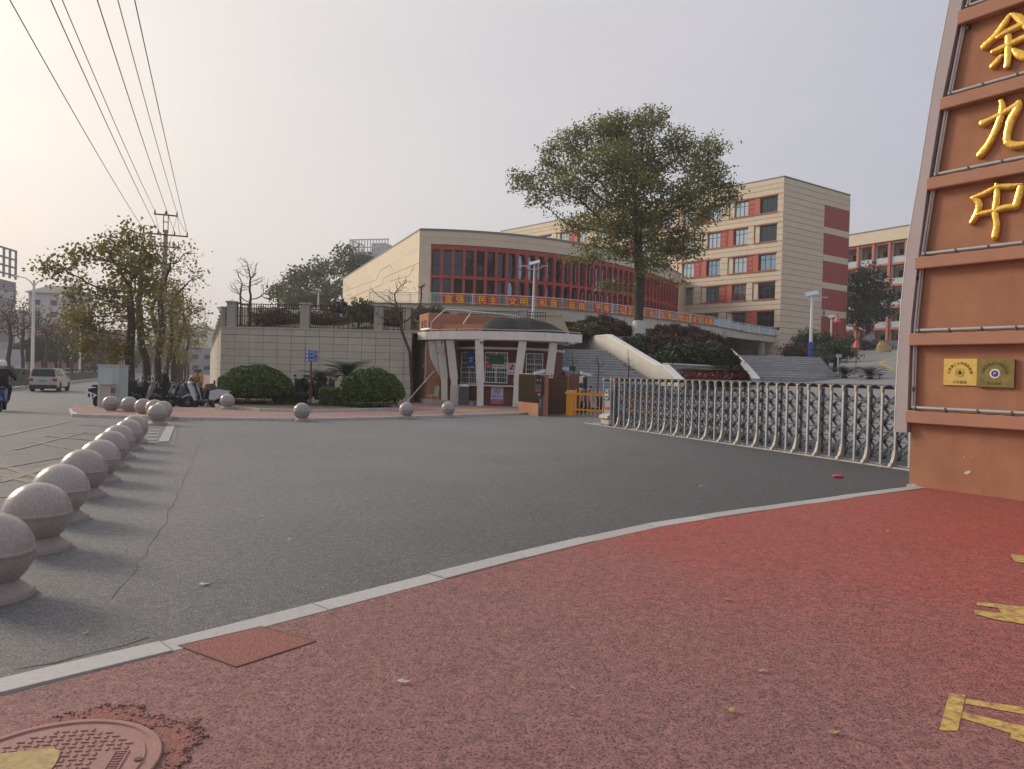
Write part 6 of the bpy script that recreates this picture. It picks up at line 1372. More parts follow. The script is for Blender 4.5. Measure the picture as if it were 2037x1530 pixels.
# ------------------------------------------------------------------ utility pole and wires
SRZ = math.atan2(SN.y, SN.x)
def upole(lab, s, p, zt):
    x, y = sp(s, p); z0 = gz(x, y); t = thing('utility_pole', lab, 'pole', (x, y, z0), SRZ); h = zt-z0
    MB().lathe([(.20, -.2), (.19, .5), (.15, h*.6), (.12, h-.9)], 14).build('shaft', 'concrete', t, auto=40)
    for zz, w, ins in ((h, 1.35, (-.62, .62)), (h-1.22, 2.55, (-1.22, -.42, .50, 1.22)), (h-1.95, 1.7, (-.75, .75))):
        a = MB().box((0, -.14, zz), (w, .07, .08)).build('crossarm', 'rust_iron', t)
        for xi in ins: MB().lathe([(.03, 0), (.06, .05), (.035, .09), (.06, .13), (.03, .18), (.02, .24)], 8, (xi, -.14, zz+.04)).build('insulator', 'steel_dark', a)
    for xx in (-.13, .13): MB().box((xx, -.09, h-.5), (.05, .05, 1.15)).build('bracket', 'rust_iron', t)
    MB().box((0, -.1, h-.42), (.34, .05, .05)).build('bracket_tie', 'rust_iron', t); MB().lathe([(.03, 0), (.09, .06), (.04, .1), (.08, .16), (.02, .22)], 8, (0, -.12, h+.04)).build('insulator', 'steel_dark', t)
    return t
ZP = 10.95
upole('tall concrete utility pole with two crossarms standing among the plane trees', 51, -2.35, ZP); upole('concrete utility pole beside the street behind the viewer', -14, -3.2, ZP)
M('wire_black', (.02, .018, .02), .6)
def wire(lab, o0, z0, o1, z1, sag, r=.013):
    P = []
    for i in range(41):
        f = i/40; s = 51+(-14-51)*f; p = -2.35+(-3.2+2.35)*f+o0+(o1-o0)*f; x, y = sp(s, p); P.append((x, y, z0+(z1-z0)*f-sag*4*f*(1-f)))
    return tag(MB().tube(P, r, 5).build('overhead_wire', 'wire_black', None, auto=60), lab, 'wire', 'overhead wires')
for o, z, sg_, lab in [(-1.22, ZP-1.0, .6, 'overhead wire from the outer left end of the lower crossarm'), (-.42, ZP-1.0, .55, 'overhead wire from the inner left insulator of the lower crossarm'), (-.62, ZP+.2, .7, 'overhead wire from the left end of the top crossarm'), (.50, ZP-1.0, .5, 'overhead wire from the inner right insulator of the lower crossarm'), (.62, ZP+.2, .6, 'overhead wire from the right end of the top crossarm'), (1.22, ZP-1.0, .35, 'overhead wire from the outer right end of the lower crossarm')]:
    wire(lab, o, z, o, z, sg_)
x, y = sp(51, -2.35)
for a, b in (((.62, ZP+.1), (1.22, ZP-1.0)), ((.62, ZP+.1), (.1, ZP-2.2)), ((-.62, ZP+.1), (-.1, ZP-2.0)), ((.62, ZP), (.85, ZP-1.2))):
    tag(MB().tube([(x+SN.x*o, y+SN.y*o, z-.12*math.sin(math.pi*i/4)) for i, (o, z) in enumerate([(a[0]+(b[0]-a[0])*f/4, a[1]+(b[1]-a[1])*f/4) for f in range(5)])], .012, 4).build('jumper_wire', 'wire_black'), 'short jumper wire between the crossarms of the utility pole', 'wire', 'jumper wires on the utility pole')
# ------------------------------------------------------------------ street lamps
def street_lamp(lab, loc, h, rz):
    t = thing('street_lamp', lab, 'lamp', loc, rz, 'white street lamps along the median')
    MB().lathe([(.16, 0), (.15, .05), (.13, h*.25), (.09, h)], 12).build('post', 'white_paint', t, auto=40); MB().cyl((0, 0, .7), .17, 1.4, 12).build('base_sleeve', 'far_blue', t)
    for s_ in (-1, 1):
        MB().tube([(0, 0, h-.5), (s_*.25, 0, h-.1), (s_*.6, 0, h+.15), (s_*1.0, 0, h+.22)], [.05, .045, .04, .035], 8).build('arm', 'white_paint', t, auto=60); MB().box((s_*1.25, 0, h+.22), (.55, .2, .09), bev=.03).build('lamp_head', 'white_paint', t)
    return t
for px, d, h, lab in ((64, 60, 8.7, 'tall white double-armed street lamp left of the white off-road car'), (158, 96, 8.7, 'second white street lamp standing behind the green fence'), (247, 150, 8.7, 'third white street lamp, half hidden by plane leaves'), (276, 205, 8.7, 'farthest white street lamp seen between plane trunks')):
    q = at(px, 760, d); street_lamp(lab, (q.x, q.y, gz(q.x, q.y)+.1), h, SRZ)
gf = thing('median_fence', 'low dark green mesh fence along the median kerb', 'fence')
M('fence_green', (.025, .06, .05), .6, var=.2)
for k in range(40):
    x, y = sp(66+2.6*k, -14.2); blk('fence_post', gf, 'fence_green', (x, y, gz(x, y)+.65), (.06, .06, 1.2), (0, 0, math.atan2(SD.y, SD.x)))
    x, y = sp(67.3+2.6*k, -14.2); blk('fence_panel', gf, 'fence_green', (x, y, gz(x, y)+.66), (2.48, .03, .92), (0, 0, math.atan2(SD.y, SD.x)))
# ------------------------------------------------------------------ utility cabinets
M('cabinet_mint', (.40, .47, .46), .5, var=.08, scale=2, dirt=.2, dcol=(.25, .28, .28))
q = at(224, 812, 27.2); cb = thing('utility_cabinet', 'tall pale grey green roadside utility cabinet', 'cabinet', (q.x, q.y, .0), R(-9))
MB().box((0, 0, .80), (.86, .5, 1.52), bev=.012).build('case', 'cabinet_mint', cb); MB().box((-.09, -.256, .82), (.62, .012, 1.36)).build('door', 'cabinet_mint', cb); MB().box((.33, -.256, .82), (.16, .012, 1.36)).build('side_door', 'cabinet_mint', cb); MB().box((0, 0, 1.58), (.92, .56, .05), bev=.01).build('lid', 'cabinet_mint', cb); MB().box((0, 0, .04), (.92, .56, .1)).build('plinth', 'concrete', cb); MB().box((.19, -.27, .85), (.02, .02, .12)).build('handle', 'dark_grey', cb)
q = at(214, 818, 26.4); c2_ = thing('meter_box', 'small grey box on a plinth in front of the utility cabinet', 'cabinet', (q.x, q.y, 0), R(-9)); MB().box((0, 0, .45), (.42, .34, .9), bev=.01).build('case', 'concrete', c2_); MB().box((0, 0, .915), (.48, .40, .03)).build('lid', 'pipe_grey', c2_)
for k in range(4): MB().box((.212, -.1+.06*k, .70), (.012, .03, .2)).build('louvre', 'dark_grey', c2_)
# ------------------------------------------------------------------ direction sign
M('sign_blue', (.015, .10, .40), .45, var=.05); q = at(617, 808, 31.3); ds = thing('direction_sign', 'three blue arrow direction signs on a dark red post', 'sign', (q.x, q.y, .1))
MB().cyl((0, 0, 1.15), .038, 2.35, 10).build('post', 'maroon', ds)
for k, (tx, ic) in enumerate((('公共厕所', 1), ('停车场', 1), ('便民服务', 1))):
    z = 2.26-.165*k; b_ = MB().prism_y([(-.23, z-.07), (.22, z-.07), (.29, z), (.22, z+.07), (-.23, z+.07)][::-1], -.05, -.03).build('arrow_panel', 'sign_blue', ds); text('writing', tx, 'sign_white', b_, (.06, -.053, z), .075, ext=.001); MB().box((-.16, -.054, z), (.07, .004, .09)).build('pictogram', 'sign_white', b_)
# ------------------------------------------------------------------ campus lamps
def solar_lamp(lab, base, h, rz, blue=True, arms=2, pr=.09):
    t = thing('solar_lamp', lab, 'lamp', base, rz)
    MB().lathe([(pr*1.3, -.5), (pr*1.25, 0), (pr, h*.5), (pr*.7, h)], 12).build('post', 'white_paint', t, auto=40)
    if blue: MB().cyl((0, 0, h*.12), pr*1.55, h*.26, 12).build('base_sleeve', 'sign_blue', t)
    for s_ in ((-1, 1) if arms == 2 else (1,)):
        MB().tube([(0, 0, h*.93), (s_*h*.07, 0, h*.955), (s_*h*.15, 0, h*.985)], pr*.4, 6).build('arm', 'white_paint', t, auto=60); o = MB().box((s_*h*.19, 0, h*1.005), (h*.13, .22, .06), bev=.02).build('lamp_head', 'white_paint', t)
    o = MB().box((0, 0, 0), (h*.20, h*.14, .05)).build('solar_panel', 'glass_sky', t, loc=(0, 0, h*1.07), rot=(R(30), R(-14), 0)); MB().box((0, 0, -.03), (h*.205, h*.145, .03)).build('panel_frame', 'white_paint', o)
    MB().cyl((0, 0, h*1.02), pr*.5, h*.1, 8).build('mount', 'white_paint', t); return t
b = at(1060, 650, 62); solar_lamp('white solar lamp with a tilted panel in front of the red fins', (b.x, b.y, bz(62)), 1.6+(748-535)/1480*62-bz(62)+.2, R(-10), False, 2, .10)
b = at(632, 655, 50); solar_lamp('small white solar lamp behind the iron fence', (b.x, b.y, bz(50)-.2), at(632, 582, 50).z-bz(50)+.2, R(170), False, 1, .06)
b = at(1612, 710, 70); solar_lamp('tall white solar lamp with a blue base beside the plaza steps', (b.x, b.y, b.z), at(1618, 592, 70).z-b.z, R(-8), True, 2, .14)
b = at(1652, 700, 88); solar_lamp('shorter white solar lamp with one arm near the end wall', (b.x, b.y, b.z), at(1656, 634, 88).z-b.z, R(10), True, 1, .11)
M('lantern_red', (.55, .10, .09), .5, var=.1)
for px, py, pb, d, lab in ((1664, 636, 690, 92, 'red bell-shaped lantern post beside the red end panels'), (1702, 686, 742, 58, 'red bell-shaped lantern post on the driveway verge')):
    b = at(px, pb, d); tpz = at(px, py, d).z; t = thing('lantern_post', lab, 'lamp', (b.x, b.y, b.z)); h = tpz-b.z; MB().cyl((0, 0, h/2), .045*d/58, h, 8).build('post', 'maroon', t); k = d/58*.9; MB().lathe([(.30*k, -.25*k), (.26*k, -.2*k), (.20*k, .1*k), (.17*k, .25*k), (.06*k, .34*k)], 12, (0, 0, h)).build('lantern', 'lantern_red', t, auto=40); MB().box((0, 0, h+.42*k), (.12*k, .08*k, .2*k)).build('finial', 'lantern_red', t)
b = at(1668, 730, 47); t = thing('small_sign', 'small pale green board on a leaning white post beside the steps', 'sign', (b.x, b.y, gz(b.x, b.y)), 0); hh = at(1668, 708, 47).z-gz(b.x, b.y); MB().box((0, 0, hh), (.34, .03, .2)).build('board', 'cabinet_mint', t); MB().box((-.03, .02, hh/2), (.05, .04, hh)).build('post', 'pipe_white', t)

# ------------------------------------------------------------------ vehicles
M('paint_shaded_white', (.46, .455, .44), .25, var=.03); M('paint_dark', (.025, .028, .035), .2, var=.1); M('paint_silver', (.42, .43, .45), .25, metal=.4, var=.05); M('tyre', (.018, .018, .018), .85, var=.2); M('rim', (.35, .35, .36), .35, metal=.8); M('tail_red', (.30, .008, .01), .25); M('plate_green', (.16, .34, .26), .5); M('plate_blue', (.02, .18, .62), .45); M('trim_black', (.018, .018, .02), .5); M('lamp_clear', (.6, .6, .62), .15)  # white car paint greyed: shade on the car is put into the colour
def loft(poly, hw, m_, name, par, smooth=False):
    V = [(x, -hw(x, z), z) for x, z in poly]+[(x, hw(x, z), z) for x, z in poly]; n_ = len(poly)
    return mk(name, V, [tuple(range(n_)), tuple(range(2*n_-1, n_-1, -1))]+[(i, n_+i, n_+(i+1) % n_, (i+1) % n_) for i in range(n_)], m_, par, auto=30)
def wheel(par, x, y, r, w, name='wheel'):
    o = MB().lathe([(r*.55, -w/2), (r*.93, -w/2), (r, -w*.3), (r, w*.3), (r*.93, w/2), (r*.55, w/2)], 20).build(name, 'tyre', par, auto=40, loc=(x, y, r), rot=(R(90), 0, 0))
    MB().lathe([(r*.57, -w*.42), (r*.5, -w*.46), (r*.15, -w*.4), (r*.15, w*.4), (r*.5, w*.46), (r*.57, w*.42)], 20).build('rim', 'rim', o, auto=40); return o
def car(name, lab, loc, rz, paint, suv=True, plate='plate_green', grp=None):
    t = thing(name, lab, 'car', loc, rz, grp); L_, Wd, r = (2.5, .98, .37) if suv else (2.3, .90, .32); H_ = 1.78 if suv else 1.46; bl_ = 1.08 if suv else .92; cl_ = .26 if suv else .2
    def arc_(cx): return [(cx+(r+.06)*math.cos(R(a)), r+(r+.06)*math.sin(R(a))) for a in range(180, -1, -20)]
    fx, bx_ = L_*.6, -L_*.6
    low = [(-L_+.08, cl_+.05)]+[q for q in arc_(bx_)]+[q for q in arc_(fx)]+[(L_-.1, cl_+.08), (L_, .6), (L_-.05, .82), (L_-.35, .93 if suv else .8), (1.05 if suv else 1.0, bl_), (-L_+.25, bl_+.04), (-L_+.03, bl_-.02), (-L_, .62)]
    loft(low, lambda x, z: Wd-(.05 if z > bl_-.1 else 0)-max(0, abs(x)-L_+.5)*.22, paint, 'body', t)
    if suv: gh = [(1.15, bl_-.02), (.35, H_-.1), (-.1, H_-.02), (-1.6, H_), (-2.15, H_-.05), (-L_+.16, bl_)]
    else: gh = [(1.1, bl_-.02), (.3, H_-.06), (-.2, H_), (-1.0, H_-.03), (-1.75, bl_+.05), (-1.85, bl_-.02)]
    g_ = lambda x, z: Wd-.07-(z-bl_)*.26
    loft(gh, g_, paint, 'cabin', t)
    def quad(name_, pts, m_): mk(name_, pts, [tuple(range(len(pts)))], m_, t)
    for sgn in (-1, 1):
        y = lambda x, z: sgn*(g_(x, z)+.008)
        if suv: sw_ = [[(.95, bl_+.06), (.30, H_-.16), (-.32, H_-.12), (-.32, bl_+.08)], [(-.40, bl_+.08), (-.40, H_-.12), (-1.2, H_-.1), (-1.2, bl_+.1)], [(-1.28, bl_+.1), (-1.28, H_-.1), (-2.0, H_-.14), (-2.2, bl_+.14)]]
        else: sw_ = [[(.9, bl_+.05), (.28, H_-.12), (-.3, H_-.08), (-.3, bl_+.05)], [(-.38, bl_+.05), (-.38, H_-.08), (-1.0, H_-.1), (-1.55, bl_+.1)]]
        for P in sw_:
            pts = [(a, y(a, b), b) for a, b in P]; quad('side_window', pts if sgn < 0 else pts[::-1], 'car_glass')
        wheel(t, fx, sgn*(Wd-.12), r, .23); wheel(t, bx_, sgn*(Wd-.12), r, .23)
        MB().box((.95, sgn*(Wd+.07), bl_+.06), (.12, .16, .12), bev=.03).build('mirror', paint, t)
        MB().box((-L_+.06, sgn*(Wd-.22), bl_-.16), (.16, .30, .20), bev=.03).build('tail_light', 'tail_red', t); MB().box((L_-.12, sgn*(Wd-.25), .76), (.2, .34, .13), bev=.03).build('headlight', 'lamp_clear', t)
        MB().box((-.3, sgn*(Wd+.002), bl_-.18), (.2, .02, .03)).build('door_handle', paint, t)
    x0, z0, x1, z1 = ((-L_+.135, bl_+.10, -2.20, H_-.12) if suv else (-1.80, bl_+.08, -1.1, H_-.07)); yy = g_(0, z0)-.1; y2 = g_(0, z1)-.06
    quad('rear_window', [(x0-.02, yy, z0), (x0-.02, -yy, z0), (x1-.03, -y2, z1), (x1-.03, y2, z1)], 'car_glass')
    x0, z0, x1, z1 = (1.10, bl_+.04, .40, H_-.13) if suv else (1.05, bl_+.03, .35, H_-.09); yy = g_(0, z0)-.08; y2 = g_(0, z1)-.06; quad('windscreen', [(x0+.03, -yy, z0), (x0+.03, yy, z0), (x1+.03, y2, z1), (x1+.03, -y2, z1)], 'car_glass')
    MB().box((-L_+.07, 0, cl_+.16), (.16, Wd*1.86, .24), bev=.04).build('rear_bumper', 'trim_black', t); MB().box((L_-.08, 0, cl_+.18), (.16, Wd*1.7, .22), bev=.04).build('front_bumper', 'trim_black', t); MB().box((-L_-.012, 0, bl_-.25), (.02, .46, .15)).build('number_plate', plate, t); MB().box((0, 0, cl_+.03), (L_*1.7, Wd*1.6, .12)).build('underbody', 'trim_black', t)
    if suv: MB().box((-2.18, 0, H_-.01), (.34, 1.3, .05), bev=.015).build('roof_spoiler', paint, t); [MB().box((-.9, s_*.62, H_+.03), (1.9, .04, .04)).build('roof_rail', 'trim_black', t) for s_ in (-1, 1)]
    return t
CRZ = math.atan2(SD.y, SD.x)
q = on(100, 778, -.55); car('suv', 'white off-road car driving away on the street', (q.x, q.y, gz(q.x, q.y)+.003), CRZ-R(2), 'paint_shaded_white', True)
for px, d, pnt, suv, rz_, lab in [(8, 84, 'paint_dark', True, 60, 'dark parked car under the white billboard'), (30, 88, 'paint_dark', False, 62, 'dark parked saloon next to the silver cars'), (44, 92, 'paint_silver', False, 60, 'silver parked saloon left of the first street lamp'), (128, 118, 'paint_shaded_white', False, 55, 'white parked car behind the white off-road car'), (143, 124, 'paint_silver', False, 55, 'silver parked car behind the green fence'), (170, 138, 'paint_shaded_white', False, 55, 'white parked car behind the middle of the green fence'), (195, 150, 'paint_shaded_white', True, 55, 'white parked car far along the green fence')]:
    q = at(px, 750, d); car('parked_car', lab, (q.x, q.y, gz(q.x, q.y)+.004), R(rz_), pnt, suv, 'plate_blue', 'cars parked along the side road')
q = at(1527, 706, 90); car('parked_car', 'white car parked on the plaza under the walkway', (q.x, q.y, 3.34), R(170), 'paint_shaded_white', False, 'plate_blue')
q = on(415, 733, -.55); x, y = sp(150, -1.0); car('parked_car', 'white van-like car far down the pavement by the wall', (x, y, gz(x, y)+.09), CRZ, 'paint_shaded_white', True, 'plate_blue')

def scooter(lab, paint, loc, rz, box=False, blanket=None, grp=None, helmet=None):
    key = (paint, box, blanket)
    if key in scooter.protos:
        o = copy_tree(scooter.protos[key]); o.location = loc; o.rotation_euler = (0, 0, rz); o['label'] = lab
        if grp: o['group'] = grp
        elif 'group' in o: del o['group']
        return o
    t = thing('motor_scooter', lab, 'scooter', loc, rz, grp); scooter.protos[key] = t
    for x in (.62, -.60):
        o = MB().lathe([(.14, -.045), (.215, -.05), (.235, -.02), (.235, .02), (.215, .05), (.14, .045)], 18).build('wheel', 'tyre', t, auto=40, loc=(x, 0, .235), rot=(R(90), 0, 0)); MB().lathe([(.15, -.03), (.05, -.05), (.05, .05), (.15, .03)], 14).build('rim', 'rim', o, auto=40)
    loft([(-.92, .62), (-.98, .72), (-.55, .80), (-.22, .72), (-.18, .40), (-.35, .34), (-.62, .46), (-.75, .55)], lambda x, z: .15-.05*max(0, -x-.5)+.03*(z > .6), paint, 'tail_body', t)
    loft([(-.25, .26), (-.25, .34), (.32, .34), (.40, .28)], lambda x, z: .15, 'trim_black', 'floorboard', t)
    loft([(.30, .30), (.36, .32), (.62, .88), (.58, 1.0), (.48, .95), (.42, .80)], lambda x, z: .17-.08*abs(z-.6), paint, 'leg_shield', t)
    loft([(.36, .50), (.62, .53), (.86, .40), (.84, .46), (.62, .58), (.44, .56)], lambda x, z: .065, paint, 'front_fender', t)
    loft([(-.88, .80), (-.80, .88), (-.45, .86), (-.15, .80), (-.12, .73), (-.6, .78)], lambda x, z: .14-.04*(z > .84), 'trim_black', 'seat', t)
    MB().tube([(.63, .05, .235), (.52, .05, .62), (.45, 0, .95)], .022, 6).tube([(.63, -.05, .235), (.52, -.05, .62), (.45, 0, .95)], .022, 6).build('fork', 'steel_dark', t)
    hb = MB().tube([(.36, -.34, 1.04), (.42, -.2, 1.03), (.46, 0, 1.0), (.42, .2, 1.03), (.36, .34, 1.04)], .018, 6).build('handlebar', 'trim_black', t)
    MB().box((.56, 0, 1.0), (.16, .22, .14), bev=.05).build('headlamp_cowl', paint, t); MB().box((.645, 0, .99), (.02, .13, .09)).build('headlight', 'lamp_clear', t)
    for s_ in (-1, 1):
        o = MB().tube([(.42, s_*.2, 1.03), (.44, s_*.27, 1.16)], .008, 5).build('mirror_stem', 'trim_black', t); MB().box((.44, s_*.30, 1.20), (.03, .13, .09), bev=.02).build('mirror', 'trim_black', o)
    MB().box((-.985, 0, .66), (.04, .14, .07), bev=.015).build('tail_light', 'tail_red', t); MB().box((-.97, 0, .47), (.02, .20, .13)).build('number_plate', 'plate_blue', t); MB().tube([(-.3, .12, .3), (-.28, .2, .02)], .014, 5).build('stand', 'steel_dark', t); loft([(-.86, .36), (-.62, .52), (-.38, .40), (-.40, .36), (-.62, .47), (-.82, .33)], lambda x, z: .06, 'trim_black', 'rear_fender', t)
    if box: MB().box((-.92, 0, 1.02), (.36, .38, .28), bev=.05).build('top_box', 'trim_black', t)
    if blanket:
        V = []; nb_ = 9
        for j in range(nb_):
            f = j/(nb_-1); z = 1.08-.72*f; x_ = .66-.18*f+.04*math.sin(f*6)
            for i in range(9): g__ = i/8-.5; V.append((x_-abs(g__)*.34*(1-.3*f), g__*(.66-.12*f), z+.02*math.cos(i*1.3)))
        o = mk('wind_blanket', V, [(j*9+i, j*9+i+1, j*9+10+i, j*9+9+i) for j in range(nb_-1) for i in range(8)], blanket, t, True); md = o.modifiers.new('thickness', 'SOLIDIFY'); md.thickness = .03
    return t
scooter.protos = {}
M('sc_black', (.02, .021, .025), .3, var=.1); M('sc_white', (.52, .56, .60), .3, var=.04); M('sc_blue', (.06, .13, .28), .3, var=.1); M('sc_grey', (.16, .17, .18), .3, var=.1); M('sc_red', (.22, .03, .03), .3); M('quilt_navy', (.025, .03, .05), .9, var=.3, scale=8); M('quilt_brown', (.30, .14, .05), .9, var=.3, scale=8); M('quilt_pink', (.52, .30, .32), .9, var=.2, scale=6)
P_ = R(90)+CRZ
def psc(s, p, dr, lab, paint, **kw):
    x, y = sp(s, p); return scooter(lab, paint, (x, y, gz(x, y)+(.088 if s > 30.6 else .08)), CRZ+R(dr), grp='scooters parked on the pavement', **kw)
for s, p, dr, pt, kw, lab in [
    (31.6, -3.0, -100, 'sc_black', dict(blanket='quilt_navy'), 'black scooter with a navy wind quilt right behind the utility cabinet'), (32.1, -2.35, -75, 'sc_grey', {}, 'grey scooter parked between cabinet and pedestrian'), (33.4, -1.85, -80, 'sc_black', dict(box=True), 'black scooter with a top box beside the pedestrian'), (33.6, -3.1, -95, 'sc_blue', {}, 'dark blue scooter at the first plane tree'),
    (34.6, -2.4, -85, 'sc_black', {}, 'plain black scooter in front of the leaning plane trunk'), (35.8, -2.0, -88, 'sc_grey', dict(box=True), 'grey scooter with a top box behind the pedestrian'), (37.2, -2.5, -80, 'sc_black', dict(blanket='quilt_navy'), 'quilted black scooter at the leaning plane trunk'), (38.6, -2.0, -92, 'sc_white', {}, 'white scooter between plane trunks'), (40.2, -1.7, -88, 'sc_black', dict(box=True), 'boxed black scooter at the second large plane trunk'), (42.0, -1.6, -84, 'sc_grey', {}, 'grey scooter behind the second large plane trunk'),
    (44.0, -1.5, -90, 'sc_blue', {}, 'blue scooter along the tree row past the utility pole'), (46.5, -1.5, -86, 'sc_black', {}, 'black scooter along the tree row past the utility pole'), (49.5, -1.4, -90, 'sc_white', {}, 'white scooter far along the tree row'), (53.0, -1.4, -88, 'sc_black', dict(box=True), 'boxed black scooter far along the tree row'), (57.0, -1.3, -88, 'sc_grey', {}, 'grey scooter at the far end of the tree row'),
    (31.9, .05, 78, 'sc_white', {}, 'white scooter side-on at the end of the planted bed'), (32.9, .25, 84, 'sc_white', dict(blanket='quilt_navy'), 'white scooter with a navy quilt beside the clipped dome'), (34.3, -.15, 100, 'sc_black', dict(box=True), 'boxed black scooter behind the white scooters'), (36.4, .0, 95, 'sc_white', dict(box=True), 'boxed white scooter at the wall corner'), (38.8, -.05, 92, 'sc_black', {}, 'black scooter along the street wall'), (41.3, -.1, 90, 'sc_blue', {}, 'blue scooter along the street wall'), (44.0, -.05, 94, 'sc_white', {}, 'white scooter along the street wall'), (47.5, -.1, 90, 'sc_black', dict(blanket='quilt_navy'), 'quilted black scooter along the street wall'), (52, -.1, 90, 'sc_grey', {}, 'grey scooter along the street wall'), (57, -.1, 90, 'sc_white', dict(box=True), 'boxed white scooter far along the street wall')]:
    psc(s, p, dr, lab, pt, **kw)
for i, (s, p) in enumerate([(33.0, -2.7), (35.2, -3.0), (36.4, -2.75), (38.0, -2.9), (39.4, -2.45), (41.2, -2.4), (43.0, -2.3), (45.2, -2.2), (48.0, -1.9), (51.2, -2.0), (55, -1.9), (60, -1.5), (64, -1.4), (40.1, .1), (42.6, .1), (45.7, .1), (49.6, .05), (54.5, .0), (60, .0)]):
    psc(s, p, (-88 if p < -1 else 92)+9*math.sin(i*2.3), 'dark scooter packed in the pavement rows ' + ('beside the plane trees' if p < -1 else 'beside the street wall'), ('sc_black', 'sc_grey', 'sc_black', 'sc_blue')[i % 4], **({'blanket': 'quilt_navy'} if i % 4 == 0 else {'box': True} if i % 4 == 2 else {}))
for px, d, rz_, pt, kw, lab in [(598, 34.6, -70, 'sc_black', dict(blanket='quilt_navy'), 'quilted dark scooter parked behind the planted bed, left of the sign post'), (626, 34.0, -95, 'sc_black', dict(), 'black scooter parked behind the sign post'), (652, 35.2, -60, 'sc_grey', dict(box=True), 'boxed grey scooter under the cycad')]:
    q = at(px, 795, d); scooter(lab, pt, (q.x, q.y, .13), R(rz_), grp='scooters behind the planted bed', **kw)
q = at(1184, 800, 30.9); scooter('scooter with a pink quilt waiting inside the barrier', 'sc_black', (q.x, q.y, .01), R(140), blanket='quilt_pink')
# ------------------------------------------------------------------ people (skin-grown bodies)
M('skin', (.42, .26, .19), .6, var=.05); M('cloth_black', (.016, .016, .018), .9, var=.3, scale=12); M('cloth_navy', (.02, .023, .035), .9, var=.3, scale=12); M('cloth_orange', (.42, .19, .05), .9, var=.2, scale=12); M('hair_grey', (.10, .085, .075), .8, var=.3, scale=30); M('hair_black', (.015, .013, .012), .6); M('shoe', (.02, .018, .018), .6); M('mask_white', (.62, .64, .66), .8)
def body(name, J, E, par, zones):
    """J: name -> (x,y,z,r); E: joint pairs; grown with a skin modifier, then dressed by zones(centre) -> material"""
    names = list(J); me = bpy.data.meshes.new(name); me.from_pydata([J[n_][:3] for n_ in names], [(names.index(a), names.index(b)) for a, b in E], [])
    o = bpy.data.objects.new(name, me); COL.objects.link(o); md = o.modifiers.new('skin', 'SKIN'); md.use_smooth_shade = True
    for i, n_ in enumerate(names): sv = me.skin_vertices[0].data[i]; sv.radius = (J[n_][3], J[n_][3]*(J[n_][4] if len(J[n_]) > 4 else 1)); sv.use_root = n_ == 'pelvis'
    s2 = o.modifiers.new('sub', 'SUBSURF'); s2.levels = 2; s2.render_levels = 2
    dg = bpy.context.evaluated_depsgraph_get(); nm_ = bpy.data.meshes.new_from_object(o.evaluated_get(dg), depsgraph=dg); bpy.data.objects.remove(o)
    ms = []; 
    for p_ in nm_.polygons:
        z_ = zones(p_.center)
        if z_ not in ms: ms.append(z_)
        p_.material_index = ms.index(z_); p_.use_smooth = True
    nm_.materials.clear(); [nm_.materials.append(mat(q)) for q in ms]
    for p_, z_ in zip(nm_.polygons, [zones(p_.center) for p_ in nm_.polygons]): p_.material_index = ms.index(z_)
    return link(name, nm_, par)
LEGS = [('pelvis', 'hipL'), ('hipL', 'kneeL'), ('kneeL', 'ankL'), ('ankL', 'toeL'), ('pelvis', 'hipR'), ('hipR', 'kneeR'), ('kneeR', 'ankR'), ('ankR', 'toeR')]
ARMS = [('chest', 'shL'), ('shL', 'elL'), ('elL', 'wrL'), ('wrL', 'haL'), ('chest', 'shR'), ('shR', 'elR'), ('elR', 'wrR'), ('wrR', 'haR')]
FING = []
def hand(J, side, w, d, r=.010):
    """five separate fingers rooted in the palm"""
    h = Vector(J['ha'+side][:3]); d = Vector(d).normalized(); sx = d.cross(Vector((0, 0, 1)) if abs(d.z) < .8 else Vector((1, 0, 0))).normalized()
    for i, (o_, l_) in enumerate(((-.027, .062), (-.009, .075), (.009, .07), (.027, .055))):
        a = h+sx*o_+d*.02; b = a+d*l_*.55; c = b+(d*.6+Vector((0, 0, -.5)))*l_*.5
        for k_, q_ in enumerate((a, b, c)): J['f%s%d%d' % (side, i, k_)] = (q_.x, q_.y, q_.z, r*(1-.12*k_))
        FING.extend([('ha'+side, 'f%s%d0' % (side, i)), ('f%s%d0' % (side, i), 'f%s%d1' % (side, i)), ('f%s%d1' % (side, i), 'f%s%d2' % (side, i))])
    a = h-sx*.04-d*.01; b = a+(d*.7-sx*.4)*.05
    J['t%s0' % side] = (a.x, a.y, a.z, r*1.1); J['t%s1' % side] = (b.x, b.y, b.z, r); FING.extend([('ha'+side, 't%s0' % side), ('t%s0' % side, 't%s1' % side)])
